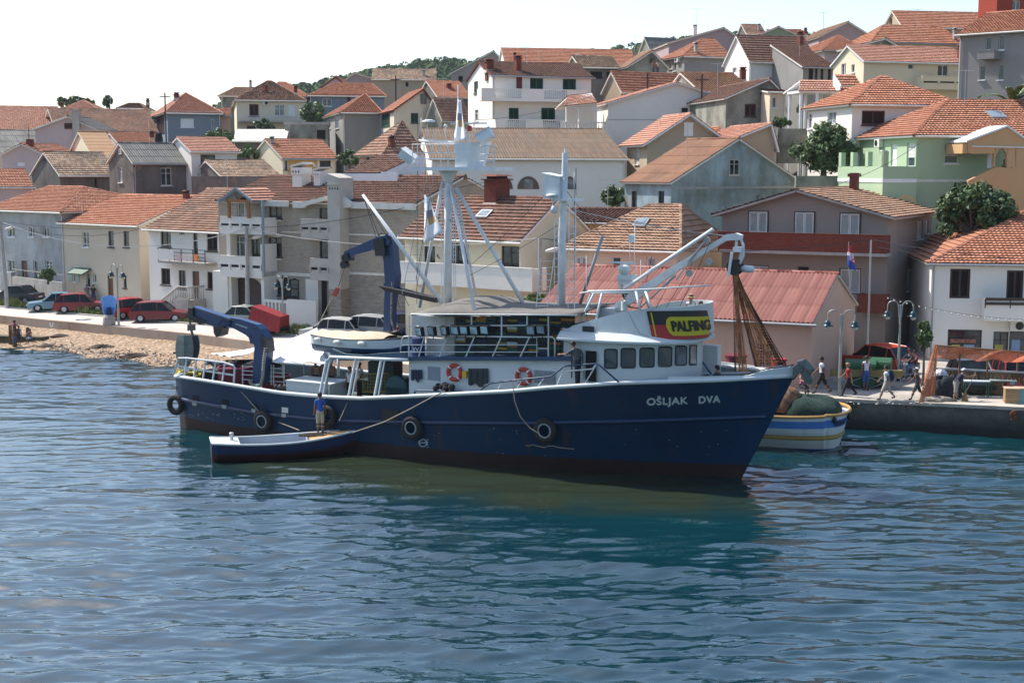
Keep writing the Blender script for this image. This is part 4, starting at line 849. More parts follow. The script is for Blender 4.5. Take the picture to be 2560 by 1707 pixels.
# --- right, waterfront
h=House('grey brown apartment house with white shutters and a red brick balcony band',1806,531,2222,84.5,-29,WM['apart'],xs=2330,base=1.0,name='apartment_house',cat='apartment house')
h.gable((1998,474),'tan','tile',oe=.5,og=.6,under=M['concrete'])
for r in((1872,527,1921,583),(1987,529,2037,588),(2100,532,2151,590)):h.win('F',r,'swb',False)
for r in((1870,663,1921,700),(2048,668,2049,670),(2098,671,2151,735)):h.win('F',r,'swb',False)
h.win('F',(1992,665,2022,720),'d');h.win('R',(2293,553,2306,597),'sw');h.win('R',(2315,552,2321,583),'sw');h.win('R',(2268,672,2279,725),'sw');h.win('R',(2295,670,2302,702),'sw');h.win('R',(2313,668,2323,720),'sw')
h.balc('F',(1795,585,2212,626),1.2,'solid',M['rbrick']);h.balc('F',(2143,737,2212,776),1.1,'solid',M['rbrick'])
a0,z0,a1,z1=h.rect('F',(1800,626,2215,634),1.15);mb=MB();mb.box(a0,-1.25,z0-.05,a1,0,z0+.12);obj('balcony_slab',mb,M['concrete'],h.root)
p=h.slope_hit(2135,476,1)if len(h.planes)>1 else h.slope_hit(2135,476)
dp=(h.M@p).y;hh=(474-431)/F*dp+.3;mb=MB();mb.cbox(p.x,p.y,p.z-.8,.5,.5,hh+.5);mb.cbox(p.x,p.y,p.z-.3+hh-.45,.42,.42,.25,1);mb.cbox(p.x,p.y,p.z-.3+hh-.25,.7,.7,.2);obj('chimney',mb,[M['redtrim'],M['dark']],h.roof)
h.finish()
h=House('long dusty pink hall with red corrugated roof on the quay',1345,800,2031,67.6,-25,WM['pinkhall'],D=10.3,base=.9,anchor='R',name='hall',cat='hall')
h.side((2100,684),'redcorr','corrb',oe=.35,og=.12,under=M['conc2']);h.win('F',(1890,857,1932,915),'gb',True,M['conc2'])
h.gutter('grey')
mb=MB();a0,z0=h.hit('F',1890,915);a1,z1=h.hit('F',1932,857)
for k in range(6):mb.tube([(a0+(a1-a0)*k/5,-.06,z0),(a0+(a1-a0)*k/5,-.06,z1)],.018,4)
for k in range(2):mb.tube([(a0,-.06,z0+(z1-z0)*(k+1)/3),(a1,-.06,z0+(z1-z0)*(k+1)/3)],.018,4)
obj('window_bars',mb,M['steel'],h.root)
h.finish();HALL=h
h=HS('yellow and beige house with an orange hip roof behind the ship',1412,614,1690,83,-24,'beige',('hip',((1626,512),(1702,514)),'tan','tile'),xs=1812,base=1.3,wins=[('F',1437,640,1468,690,'sw'),('F',1530,642,1552,672,'g'),('F',1615,642,1640,690,'sw')],gut=('offwhite',None));h.skyl(1603,560,.8,1.1)
h=HS('white balcony house with brown tile roof behind the main mast',1012,584,1302,88,-38,'cream',('side',(1200,492),'brown','tile',dict(under=WM['white'])),xs=1480,base=1.3,wins=[('F',1253,616,1318,672,'gb'),('F',1113,608,1172,662,'gb'),('F',1060,615,1088,660,'gb'),('F',1270,738,1304,760,'gb')][:3],gut=('offwhite',None));h.skyl(1212,538,.9,.8)
h.chim(1204,1246,437,510,'red',0,1.4)
h.balc('F',(1000,664,1330,712),1.4,'solid',WM['white'])
HS('low brown roofed annex behind the second mast',1395,552,1560,93,-20,'yellow',('side',(1480,521),'brown','tile'),D=8,base=2,wins=[('F',1440,568,1462,590,'d')])
h=HS('white corner shop house with shutters cut by the right edge',2330,655,2760,77,-8,'white',('hip',((2575,525),(2680,525)),'red','tile',dict(under=M['offwhite'],oe=.25)),D=16,base=1.0,wins=[('F',2376,672,2424,746,'sd',False),('F',2518,676,2556,768,'sd',False),('F',2370,824,2453,880,'gb'),('F',2484,829,2519,900,'gb'),('F',2524,829,2620,900,'gb')],gut=('grey','L'))
o_=h.balc('F',(2463,748,2620,796),1.1,'solid',WM['white'])
mb=MB();a0,z0,a1,z1=h.rect('F',(2463,746,2620,762),1.15)
for zz in(z0+.1,z1):mb.box(a0,-1.2,zz-.12,a1,-1.12,zz+.02)
for k in range(5):mb.box(a0+k*1.3,-1.11,z0-.2,a0+k*1.3+.06,-1.05,z1)
obj('railing',mb,M['darkframe'],o_);h.ac('F',2542,813)
WD=[plain('yellow_poster',(.45,.38,.08)),plain('blue_poster',(.25,.36,.5)),plain('mixed_goods',(.3,.12,.08),var=.6,scale=9)]
for(xa,xb,ya,yb,c)in((2488,2508,862,880,0),(2530,2550,850,878,1),(2376,2440,848,858,2),(2380,2400,862,872,0),(2410,2436,862,874,1)):
 a0,z0,a1,z1=h.rect('F',(xa,ya,xb,yb));mb=MB();h.fb(mb,'F',a0,z0,a1,z1,-.10,-.09);obj('poster' if c<2 else 'shop_display',mb,WD[c],h.root)
HS('orange tiled house behind the apartment house near the leafy tree',2330,597,2450,92,-5,'cream',('hip',((2338,523),(2345,523)),'red','tile'),D=9,base=2)
# ====== ground, street, promenade, quay, beach, water, hills
WALL=[(-110,162.4),(-60,121.6),(-38.1,103.7),(-29.1,97.5),(-21.2,92.0),(-16.8,88.1),(-9.5,80.4),(0,71.2),(6,68.2),(14.7,65.1),(23.1,62.2),(60,50.5),(120,32)]
def resample(pts,d):
 out=[Vector((*pts[0],0))]
 for a,b in zip(pts,pts[1:]):
  a,b=Vector((*a,0)),Vector((*b,0));n=max(1,int((b-a).length/d))
  out+=[a.lerp(b,(i+1)/n)for i in range(n)]
 return out
EDGE=resample(WALL,2.0);INL=Vector((.55,.835,0))
ts=[0,.45,3.2,3.45,5.0,5.2,8,11,14,17,20,24,27,31,36,42,50,60,75,95,120,160,220]
def strip(name,t0,t1,dz,mat,u0=0,u1=None,label=None,cat=None,kind='structure',thick=0,nt=1):
 E=EDGE[u0:u1];mb=MB();v=[];n=len(E)
 for k in range(nt+1):
  t=t0+(t1-t0)*k/nt
  for e in E:
   p=e+INL*t;v.append((p.x,p.y,ground(p.x,p.y)+dz))
 f=[(k*n+i,k*n+i+1,(k+1)*n+i+1,(k+1)*n+i)for k in range(nt)for i in range(n-1)]
 if thick:
  m_=len(v);v+=[(x,y,z-thick)for x,y,z in v]
  f+=[(i+1,i,m_+i,m_+i+1)for i in range(n-1)]+[(nt*n+i,nt*n+i+1,m_+nt*n+i+1,m_+nt*n+i)for i in range(n-1)]
 mb.add(v,f);return tag(obj(name,mb,mat),label,cat,kind=kind)
mb=MB();v=[];n=len(EDGE)
for t in ts:
 for e in EDGE:
  p=e+INL*t;v.append((p.x,p.y,ground(p.x,p.y)))
mb.add(v,[(k*n+i,k*n+i+1,(k+1)*n+i+1,(k+1)*n+i)for k in range(len(ts)-1)for i in range(n-1)])
mg,nt_,b_=newmat('dry_earth')
nt_.links.new(noise_col(nt_,(.24,.19,.13),(.10,.115,.05),.35,.4,.6),b_.inputs['Base Color']);b_.inputs['Roughness'].default_value=.95
tag(obj('ground',mb,mg),kind='structure')
i_w=36
UI=min(range(n),key=lambda i:(EDGE[i]-Vector((-2,73,0))).length)
m_prom=plain('promenade_concrete',(.47,.43,.38),.92,var=.16,scale=.5)
m_road=plain('dusty_asphalt',(.31,.285,.26),.95,var=.16,scale=.35)
m_quay,nt_,b_=newmat('quay_concrete')
c_=noise_col(nt_,(.40,.36,.31),(.27,.245,.215),.45,.45,.7);nt_.links.new(noise_col(nt_,c_,(.12,.11,.1),2.2,.66,.8),b_.inputs['Base Color']);b_.inputs['Roughness'].default_value=.9;bump(nt_,b_,6,.3,.02)
strip('promenade',0.35,3.3,.008,m_prom,0,UI+1)
strip('road',4.9,15.5,.010,m_road,0,UI+1,nt=6)
strip('quay_pavement',.0,34,.009,m_quay,UI,None,nt=14)
strip('pavement',15.7,19,.13,m_prom,0,UI-2,thick=.12)
strip('kerb',3.3,3.5,.10,M['concrete'],0,UI+1,thick=.1)
def grass(name,u0,u1,t0,t1,dens,label):
 mb=MB();rn=random.Random(3)
 for i in range(u0,u1):
  for _ in range(int(dens*2*(t1-t0))):
   e=EDGE[i].lerp(EDGE[i+1],rn.random())+INL*rn.uniform(t0,t1);
   if math.sin(e.x*.9)+math.sin(e.x*.37+e.y*.5)<-.9:continue
   z=ground(e.x,e.y);hgt=rn.uniform(.2,.55)*(1.3 if math.sin(e.x*1.7)>.3 else .7);rr=rn.random()
   for _ in range(5):
    a=rn.uniform(0,6.28);dx,dy=.05*math.cos(a),.05*math.sin(a);lx,ly=rn.uniform(-.16,.16),rn.uniform(-.16,.16)
    mb.add([(e.x-dx,e.y-dy,z),(e.x+dx,e.y+dy,z),(e.x+lx,e.y+ly,z+hgt)],[(0,1,2)],0,rr)
 o=obj(name,mb,tilemat('dry_green_grass',[(.08,.12,.03),(.16,.20,.06),(.30,.28,.12)],.1,(.2,.17,.08)))
 return tag(o,label,'grass',kind='stuff')
strip('soil_verge',3.5,4.9,.02,plain('verge_soil',(.22,.19,.12),.95,var=.3,scale=2),0,UI+1)
grass('grass',30,UI,3.55,4.9,60,'rough dry green grass on the verge between promenade and road')
def wallmesh(u0,u1,zb,out=0,cop=None):
 E=EDGE[u0:u1];mb=MB();n=len(E)
 v=[]
 for e in E:
  g=ground(e.x,e.y);v+=[(e.x,e.y,zb),(e.x,e.y,g+.02),(e.x+INL.x*.4,e.y+INL.y*.4,g+.02),(e.x+INL.x*.4,e.y+INL.y*.4,zb)]
 mb.add(v,[(4*i+k,4*i+4+k,4*i+4+(k+1)%4,4*i+(k+1)%4)for i in range(n-1)for k in range(4)]);return mb
mw,nt_,b_=newmat('stained_beach_wall')
c_=noise_col(nt_,(.43,.34,.26),(.30,.20,.14),.5,.4,.7,stretch=(1,1,.6));nt_.links.new(noise_col(nt_,c_,(.16,.12,.10),1.6,.62,.8,stretch=(1,1,.3)),b_.inputs['Base Color']);b_.inputs['Roughness'].default_value=.93;bump(nt_,b_,7,.4,.02)
o=tag(obj('beach_wall',wallmesh(0,UI+1,-.6),mw),'long low tan concrete wall between pebble beach and promenade','wall')
mq,nt_,b_=newmat('weedy_quay_wall')
tc=N(nt_,'ShaderNodeTexCoord');sp_=N(nt_,'ShaderNodeSeparateXYZ');nt_.links.new(tc.outputs['Object'],sp_.inputs[0]);mr=N(nt_,'ShaderNodeMapRange');mr.inputs[1].default_value=.9;mr.inputs[2].default_value=.25;nt_.links.new(sp_.outputs[2],mr.inputs[0])
c_=noise_col(nt_,(.12,.11,.09),(.06,.055,.045),1.1,.4,.65);mx=N(nt_,'ShaderNodeMix',data_type='RGBA');nt_.links.new(mr.outputs[0],mx.inputs[0]);nt_.links.new(c_,mx.inputs[6]);mx.inputs[7].default_value=(.012,.014,.01,1);nt_.links.new(mx.outputs[2],b_.inputs['Base Color']);b_.inputs['Roughness'].default_value=.8;bump(nt_,b_,3,.8,.08)
mbq=wallmesh(UI,len(EDGE),-1.5)
o=tag(obj('quay_wall',mbq,mq),'dark weedy concrete quay wall dropping into the harbour','quay wall')
mb=MB();E=EDGE[UI:];
for a,b in zip(E,E[1:]):
 za,zb_=ground(a.x,a.y),ground(b.x,b.y);q=INL*.5;r_=random.uniform(-.03,.03)
 d=Vector((0,-.05+r_*.5,0))
 mb.hexa([a+d+Vector((0,0,za-.12)),b+d+Vector((0,0,zb_-.12)),b+q+Vector((0,0,zb_-.12)),a+q+Vector((0,0,za-.12)),a+d+Vector((0,0,za+.035)),b+d+Vector((0,0,zb_+.035)),b+q+Vector((0,0,zb_+.035)),a+q+Vector((0,0,za+.035))])
obj('coping',mb,plain('coping_stone',(.42,.37,.30),.9,var=.2,scale=1.5),o)
for k,(px,py)in enumerate(((2273,1014),(2534,1030))):
 p=at_z(px,py,1.15);mb=MB();mb.torus((p.x,p.y-.08,p.z-.1),.16,.045,'y',14,6);mb.box(p.x-.1,p.y-.1,p.z-.35,p.x+.1,p.y+.1,p.z-.02)
 tag(obj('mooring_ring',mb,M['rust']),['rusty mooring ring below the standing walkers on the quay wall','rusty mooring ring at the right end of the quay wall'][k],'mooring ring','mooring rings on the quay wall')
def on_wall(px,py):
 for a,b in zip(EDGE,EDGE[1:]):
  pa,pb=proj((a.x,a.y,.9)),proj((b.x,b.y,.9))
  if pa[0]<=px<=pb[0]:
   f=(px-pa[0])/(pb[0]-pa[0]);e=a.lerp(b,f);d=(b-a).normalized();dist=e.y*CP-(0.9-12)*SP
   return Vector((e.x,e.y,CAMZ-0)),d,e
def wall_pt(px,py):
 _,d,e=on_wall(px,py);r_=ray(px,py);nrm=Vector((d.y,-d.x,0));t=(Vector((e.x,e.y,0))-Vector((0,0,CAMZ))).dot(nrm)/r_.dot(nrm);return Vector((0,0,CAMZ))+r_*t+nrm*.012*(1 if nrm.y<0 else -1)
mb=MB()
for pts in(((124,806),(127,806),(127,815),(124,815)),((131,806),(134,806),(134,815),(131,815)),((126,814),(132,814),(130.5,818),(127.5,818)),((122,806),(127,806),(127,807),(122,807)),((131,806),(135,806),(135,807),(131,807))):mb.poly([wall_pt(*p)for p in pts])
tag(obj('painted_mark',mb,M['white']),'white painted mark like a U on the beach wall','painted mark')
mb=MB();E=EDGE[:UI+2];nb=14;v=[]
for e in E:
 for k in range(nb+1):
  f=k/nb;wdt=8.5 if e.x<-30 else 7.5
  p=e-INL*(f*wdt);z=.62-1.0*f**1.1+.03*math.sin(p.x*2.1+p.y)+.02*math.sin(p.x*5.3)
  v.append((p.x,p.y,z))
mb.add(v,[(i*(nb+1)+k,i*(nb+1)+k+1,(i+1)*(nb+1)+k+1,(i+1)*(nb+1)+k)for i in range(len(E)-1)for k in range(nb)])
mbch,nt_,b_=newmat('beach_pebbles')
tc=N(nt_,'ShaderNodeTexCoord');vo=N(nt_,'ShaderNodeTexVoronoi');vo.inputs['Scale'].default_value=7;nt_.links.new(tc.outputs['Object'],vo.inputs['Vector'])
cr=N(nt_,'ShaderNodeValToRGB');el=cr.color_ramp.elements;el[0].color=(.13,.075,.045,1);el[1].color=(.40,.32,.22,1);el.new(.45).color=(.25,.155,.085,1);el.new(.75).color=(.31,.21,.125,1)
sx=N(nt_,'ShaderNodeSeparateColor');nt_.links.new(vo.outputs['Color'],sx.inputs[0]);nt_.links.new(sx.outputs[0],cr.inputs[0]);nt_.links.new(cr.outputs[0],b_.inputs['Base Color'])
bp=N(nt_,'ShaderNodeBump');bp.inputs['Distance'].default_value=.06;bp.invert=True;nt_.links.new(vo.outputs['Distance'],bp.inputs['Height']);nt_.links.new(bp.outputs[0],b_.inputs['Normal']);b_.inputs['Roughness'].default_value=.85
tag(obj('beach',mb,mbch),kind='structure')
mb=MB();rn=random.Random(5)
for _ in range(6800):
 i=rn.randrange(24,UI);e=EDGE[i].lerp(EDGE[i+1],rn.random());f=min(.9,max(.25,rn.gauss(.60,.10)));p=e-INL*(f*7.5)
 z=.62-1.0*f**1.1;s_=rn.uniform(.03,.10)*(1.7 if rn.random()<.06 else 1)
 a=[p+Vector((s_*math.cos(t+s_*9)*rn.uniform(.7,1.2),s_*math.sin(t+s_*9)*rn.uniform(.6,1.1),0))for t in(0,1.3,2.5,3.8,5.1)]
 top=p+Vector((rn.uniform(-.03,.03),rn.uniform(-.03,.03),z+s_*.75))
 pts=[(q.x,q.y,z-.04)for q in a]+[(q.x*.55+p.x*.45,q.y*.55+p.y*.45,z+s_*.6)for q in a]
 mb.add(pts,[(j,(j+1)%5,5+(j+1)%5,5+j)for j in range(5)]+[(5,6,7,8,9)],0,min(1,max(0,rn.gauss(.5+.3*(f-.4),.25))))
tag(obj('shore_stones',mb,tilemat('shore_stones',[(.04,.035,.03),(.20,.14,.10),(.58,.52,.46)],.1)),'loose pale and dark stones along the waterline of the beach','stones',kind='stuff')
for k,(px,py,s_)in enumerate(((117,868,.9),(262,875,1.3),(340,893,1.1),(150,842,.8))):
 p=at_z(px,py,.05 if k<3 else .4);mb=MB();mb.ball((p.x,p.y,p.z-.05),(s_,s_*.5,s_*.3),9,k=6);rr=random.Random(k)
 mb.v=[(x+rr.uniform(-.1,.1)*s_,y+rr.uniform(-.1,.1)*s_,z+rr.uniform(-.06,.06)*s_)for x,y,z in mb.v]
 tag(obj('rock',mb,plain('wet_dark_rock',(.05,.035,.025),.95,var=.4,scale=4)),['dark wet rock at the waterline near the wooden posts','largest dark rock in the shore stones','dark rock at the waterline left of the ship','reddish dark rock lying high on the beach'][k],'rock','dark rocks on the beach')
 # --- water: waves as real geometry in a fan, fine ripples as bump
mwat,nt_,b_=newmat('sea_water')
tc=N(nt_,'ShaderNodeTexCoord')
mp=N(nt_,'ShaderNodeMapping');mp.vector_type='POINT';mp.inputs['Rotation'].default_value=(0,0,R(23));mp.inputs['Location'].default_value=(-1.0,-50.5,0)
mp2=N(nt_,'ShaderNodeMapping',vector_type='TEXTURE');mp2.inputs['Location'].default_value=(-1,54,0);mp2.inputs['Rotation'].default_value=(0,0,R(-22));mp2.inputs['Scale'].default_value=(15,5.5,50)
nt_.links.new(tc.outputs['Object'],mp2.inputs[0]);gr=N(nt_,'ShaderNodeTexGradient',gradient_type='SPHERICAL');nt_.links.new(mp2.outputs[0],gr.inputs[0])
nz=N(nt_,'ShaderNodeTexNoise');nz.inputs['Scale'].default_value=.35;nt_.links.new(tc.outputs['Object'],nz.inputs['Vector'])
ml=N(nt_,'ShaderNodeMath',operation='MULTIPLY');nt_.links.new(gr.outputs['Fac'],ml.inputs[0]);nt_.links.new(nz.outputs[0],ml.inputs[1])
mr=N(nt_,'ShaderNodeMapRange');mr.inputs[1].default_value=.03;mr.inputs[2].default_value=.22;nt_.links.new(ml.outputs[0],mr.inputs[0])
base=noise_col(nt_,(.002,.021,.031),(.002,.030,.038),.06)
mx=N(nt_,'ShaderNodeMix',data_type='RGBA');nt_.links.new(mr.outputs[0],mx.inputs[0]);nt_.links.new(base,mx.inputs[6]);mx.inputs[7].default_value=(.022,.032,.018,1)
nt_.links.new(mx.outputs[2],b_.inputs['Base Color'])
b_.inputs['Roughness'].default_value=.025;b_.inputs['IOR'].default_value=1.6;b_.inputs['Specular IOR Level'].default_value=1.0
n1=N(nt_,'ShaderNodeTexNoise');n1.inputs['Scale'].default_value=4.2;n1.inputs['Detail'].default_value=3;n1.inputs['Distortion'].default_value=.9
m3=N(nt_,'ShaderNodeMapping');m3.inputs['Scale'].default_value=(.55,1.25,1);m3.inputs['Rotation'].default_value=(0,0,R(8));nt_.links.new(tc.outputs['Object'],m3.inputs[0]);nt_.links.new(m3.outputs[0],n1.inputs['Vector'])
bp=N(nt_,'ShaderNodeBump');bp.inputs['Strength'].default_value=.2;bp.inputs['Distance'].default_value=.04;nt_.links.new(n1.outputs[0],bp.inputs['Height']);nt_.links.new(bp.outputs[0],b_.inputs['Normal'])
def waves(X,Y):
 rg=np.random.default_rng(11);Z=np.zeros_like(X)
 for i in range(110):
  lam=math.exp(rg.uniform(math.log(.42),math.log(4.2)))if i<92 else rg.uniform(.28,.6);th=rg.normal(R(85),R(17));k=2*math.pi/lam
  a=lam*(.0044 if lam>1.8 else .0062 if lam>.7 else .0036)*rg.uniform(.3,1.3)
  warp=2.2*np.sin(X*.13*rg.uniform(.5,1.7)+rg.uniform(0,6)+1.2*np.sin(Y*.11))*np.sin(Y*.10*rg.uniform(.6,1.6)+rg.uniform(0,6))
  ph=k*(X*math.cos(th)+Y*math.sin(th))+warp+rg.uniform(0,6.28)
  env=.55+.55*np.sin(X*.21*rg.uniform(.6,1.6)+rg.uniform(0,6))*np.sin(Y*.26*rg.uniform(.6,1.6)+rg.uniform(0,6))
  Z+=a*env*(np.sin(ph)if i%3==0 else 1.5*((1-np.abs(np.sin(ph*.5)))**1.3-.35))
 gust=.72+.5*np.sin(X*.07+1.1*np.sin(Y*.09+1))*np.sin(Y*.13+X*.03)+.1*np.sin(X*.3+Y*.2)
 return Z*1.5*gust
nc,nr_=1000,900
ang=np.linspace(-.50,.50,nc);yy=24*np.exp(np.linspace(0,math.log(112/24),nr_))
Y,A_=np.meshgrid(yy,ang,indexing='ij');X=Y*A_;Z=waves(X,Y)
fade=np.minimum(1,(np.abs(A_-0)<.5)*(0.5-np.abs(A_))*40+.0);Z=Z*np.clip(fade,0,1)
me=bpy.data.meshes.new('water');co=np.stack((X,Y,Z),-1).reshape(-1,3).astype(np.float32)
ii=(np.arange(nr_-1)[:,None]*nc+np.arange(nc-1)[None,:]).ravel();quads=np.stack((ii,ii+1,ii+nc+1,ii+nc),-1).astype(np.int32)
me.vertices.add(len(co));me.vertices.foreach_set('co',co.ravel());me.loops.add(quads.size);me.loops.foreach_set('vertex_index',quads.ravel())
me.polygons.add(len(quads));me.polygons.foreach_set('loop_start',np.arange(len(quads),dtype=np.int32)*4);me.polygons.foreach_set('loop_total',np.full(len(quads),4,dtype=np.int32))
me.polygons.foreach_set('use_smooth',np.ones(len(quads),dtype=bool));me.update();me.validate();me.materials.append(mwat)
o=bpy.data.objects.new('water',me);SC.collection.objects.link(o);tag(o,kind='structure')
mb=MB()
x0,x1=24*.5,112*.5
for q in([(-3000,-1500,-.03),(3000,-1500,-.03),(3000,24,-.03),(-3000,24,-.03)],[(-3000,24,-.03),(-x0,24,-.03),(-x1,112,-.03),(-3000,112,-.03)],[(x0,24,-.03),(3000,24,-.03),(3000,112,-.03),(x1,112,-.03)],[(-3000,112,-.03),(3000,112,-.03),(3000,400,-.03),(-3000,400,-.03)]):mb.poly(q)
o=tag(obj('open_sea',mb,mwat),kind='structure')
# --- wooded hill far behind
SIL=[(300,262),(560,246),(700,218),(760,206),(830,190),(900,177),(960,163),(1020,151),(1100,144),(1180,147),(1300,140),(1480,121),(1560,106),(1680,92),(1800,82),(1960,72),(2030,80),(2200,100),(2600,140)]
YH=620.;v=[];nk=10
for px,py in SIL:
 for k in range(nk+1):
  y=YH-230*(k/nk);f=k/nk;tp=at_y(px,py,YH);z=tp.z*(1-f)**.8+14*(1-(1-f)**.8)-4
  v.append((tp.x*(y/YH)**.6,y,z))
for px,py in SIL:
 tp=at_y(px,py,YH);v.append((tp.x*1.2,YH+250,10))
mb=MB();nn=len(SIL)
f=[((nk+1)*i+k,(nk+1)*i+k+1,(nk+1)*(i+1)+k+1,(nk+1)*(i+1)+k)for i in range(nn-1)for k in range(nk)]+[((nk+1)*i,(nk+1)*(i+1),nn*(nk+1)+i+1,nn*(nk+1)+i)for i in range(nn-1)]
mb.add(v,f);tag(obj('hills',mb,plain('hill_scrub',(.06,.075,.035),.95,var=.3,scale=.02)),kind='structure')
mb=MB();rn=random.Random(9)
def silz(px):
 for a,b in zip(SIL,SIL[1:]):
  if a[0]<=px<=b[0]:return a[1]+(b[1]-a[1])*(px-a[0])/(b[0]-a[0])
for _ in range(1500):
 px=rn.uniform(560,1240)if rn.random()<.62 else rn.uniform(1240,2150);f=rn.random()**1.6*.55
 tp=at_y(px,silz(px),YH);y=YH-230*f;z=tp.z*(1-f)**.8+14*(1-(1-f)**.8)-4;x=tp.x*(y/YH)**.6;r_=rn.uniform(1.6,3.6);rr=rn.random()*.7
 for _ in range(34):
  a,b_2=rn.uniform(0,6.28),rn.uniform(-.3,1.4);c=Vector((x+r_*math.cos(a)*math.cos(b_2),y+r_*math.sin(a)*math.cos(b_2),z+r_*(.4+.8*math.sin(b_2))));s_=rn.uniform(.35,.9)
  n_=Vector((math.cos(a),math.sin(a),rn.uniform(0,1.2))).normalized();u=n_.orthogonal().normalized();w_=n_.cross(u)
  mb.add([tuple(c+u*s_),tuple(c+w_*s_*.8),tuple(c-u*s_),tuple(c-w_*s_*.8)],[(0,1,2,3)],0,min(1,rr+rn.uniform(0,.3)))
tag(obj('woodland',mb,tilemat('pine_and_scrub',[(.025,.05,.015),(.05,.09,.022),(.085,.13,.03)],.1,(.03,.045,.02))),'dense green wood covering the hill behind the rooftops','woodland',kind='stuff')
# ====== trees and plants
LEAF={}
def leafmat(k,cols):
 if k not in LEAF:
  m=tilemat('foliage_'+k,cols,.15,mul(cols[0],.7));b=m.node_tree.nodes['Principled BSDF'];b.inputs['Roughness'].default_value=.55
  b.inputs['Specular IOR Level'].default_value=.5
  LEAF[k]=m
 return LEAF[k]
GREENS=dict(dark=[(.02,.045,.012),(.045,.085,.02),(.09,.145,.035)],mid=[(.03,.06,.015),(.07,.12,.032),(.13,.19,.06)],bright=[(.05,.09,.02),(.09,.15,.035),(.14,.21,.06)])
def tree(label,p,rx,rz,trunk_h,col='mid',n=2600,leaf=.16,seed=1,name='tree',clumps=26,cat='tree',group=None,shape=1.0,wid=None):
 """p = centre of the crown's base point on the ground; crown built of leaf clumps round limbs"""
 rn=random.Random(seed);root=empty(name,p,0,label,cat,group);C=Vector((0,0,trunk_h+rz*.8))
 tr=MB();tr.tube([(0,0,-.3),(.03,.02,trunk_h*.5),(0,0,trunk_h+rz*.5)],[.09*rx+.05,.07*rx+.04,.03*rx+.02],7)
 cl=[]
 for i in range(clumps):
  a=rn.uniform(0,6.28);e=math.asin(rn.uniform(-.9,1));q=rn.uniform(.45,.92)
  rr=(1-.45*abs(math.sin(e))**2*(shape if e>0 else .3))
  c=C+Vector((math.cos(a)*math.cos(e)*rx*q*rr,math.sin(a)*math.cos(e)*rx*q*rr,math.sin(e)*rz*q*.95));cl.append((c,rn.uniform(.22,.40)*min(rx,rz),rn.random()))
  if i%2==0:tr.tube([(0,0,trunk_h*.8),tuple((Vector((0,0,trunk_h))*.5+c*.5)),tuple(c)],[.05*rx,.03*rx,.012*rx],5)
 obj('trunk',tr,plain('bark',(.12,.09,.065),.95,var=.3,scale=6),root)
 mb=MB();per=n//clumps
 for c,r_,rr in cl:
  for _ in range(per):
   d=Vector((rn.gauss(0,1),rn.gauss(0,1),rn.gauss(0,1))).normalized();q=c+d*r_*rn.uniform(.55,1.1)
   nn_=(d+Vector((rn.gauss(0,.6),rn.gauss(0,.6),rn.gauss(.3,.6)))).normalized();u=nn_.orthogonal().normalized();w_=nn_.cross(u);t=rn.uniform(0,6.28)
   u,w_=u*math.cos(t)+w_*math.sin(t),w_*math.cos(t)-u*math.sin(t);s_=leaf*rn.uniform(.6,1.3)
   mb.add([tuple(q-u*s_),tuple(q+w_*s_*.45),tuple(q+u*s_),tuple(q-w_*s_*.45)],[(0,1,2,3)],0,min(1,max(0,rr*.5+rn.uniform(0,.5))))
 obj('crown',mb,leafmat(col,GREENS[col]),root);return root
def T_(label,x0,x1,yt,yb,Y,col,seed,n=2200,leaf=.17,name='tree',**k):
 a,b=at_y(x0,(yt+yb)/2,Y),at_y(x1,(yt+yb)/2,Y);rx=(b.x-a.x)/2;zt,zb=at_y((x0+x1)/2,yt,Y).z,at_y((x0+x1)/2,yb,Y).z
 rz=(zt-zb)/2/.95;tr_=k.pop('tr',0);g=zb-tr_;return tree(label,((a.x+b.x)/2,Y,g),rx/.95,rz*.95,tr_+rz*.12,col,n,leaf,seed,name,**k)
T_('big round dark tree left of the pale green house terrace',1984,2136,302,432,101,'mid',3,7500,.17,clumps=60)
T_('large glossy leafed tree before the peach stair wall',2335,2530,452,592,84,'dark',4,8500,.17,clumps=64)
T_('broad round tree on the left skyline',130,236,240,270,210,'mid',5,2400,.35,clumps=30)
T_('dark narrow cypress on the left skyline',259,286,236,270,210,'dark',6,1200,.3,name='cypress',clumps=16)
T_('bush climbing between cream villa and grey house',755,812,250,312,178,'bright',7,2200,.22,clumps=26)
T_('dark bush before the cream villa balcony',634,692,296,328,165,'mid',8,1700,.2,clumps=22)
T_('spreading fig bush left of the cream villa',500,582,320,362,150,'bright',9,2200,.2,clumps=26)
T_('bushy fig beside the small gabled cottage',590,655,360,400,142,'bright',10,1900,.18,clumps=22)
T_('bush below the grey house with two part roof',842,905,375,415,128,'mid',11,1500,.18,clumps=22)
T_('dark bush below the white building end wall',1502,1560,462,515,104,'mid',12,2000,.16,clumps=26)
T_('green shrub below the mouldy grey gable',1925,1978,290,320,112,'mid',13,1600,.15,clumps=22)
T_('rounded shrub beneath the second mast behind the ship',1305,1372,728,768,78,'bright',14,2000,.11,clumps=26)
T_('flowering garden bush on the low wall of the weathered house',96,142,668,702,112,'mid',15,1500,.13,clumps=20)
T_('small shrub beside the chalet lower wall',1990,2008,258,285,120,'mid',16,500,.13,clumps=9)
T_('slender young street tree at the shop corner',2294,2328,782,885,68.5,'mid',17,1500,.11,name='young_tree',clumps=30,tr=1.7)
p=at_y(2530,245,100);root=empty('palm',(p.x,100,p.z-3),0,'banana palm with long arching leaves by the blue grey house','palm')
mb=MB();mb.tube([(0,0,-2),(0,0,2.6)],[.2,.13],8);obj('trunk',mb,plain('bark',(.12,.09,.065)),root)
rn=random.Random(2)
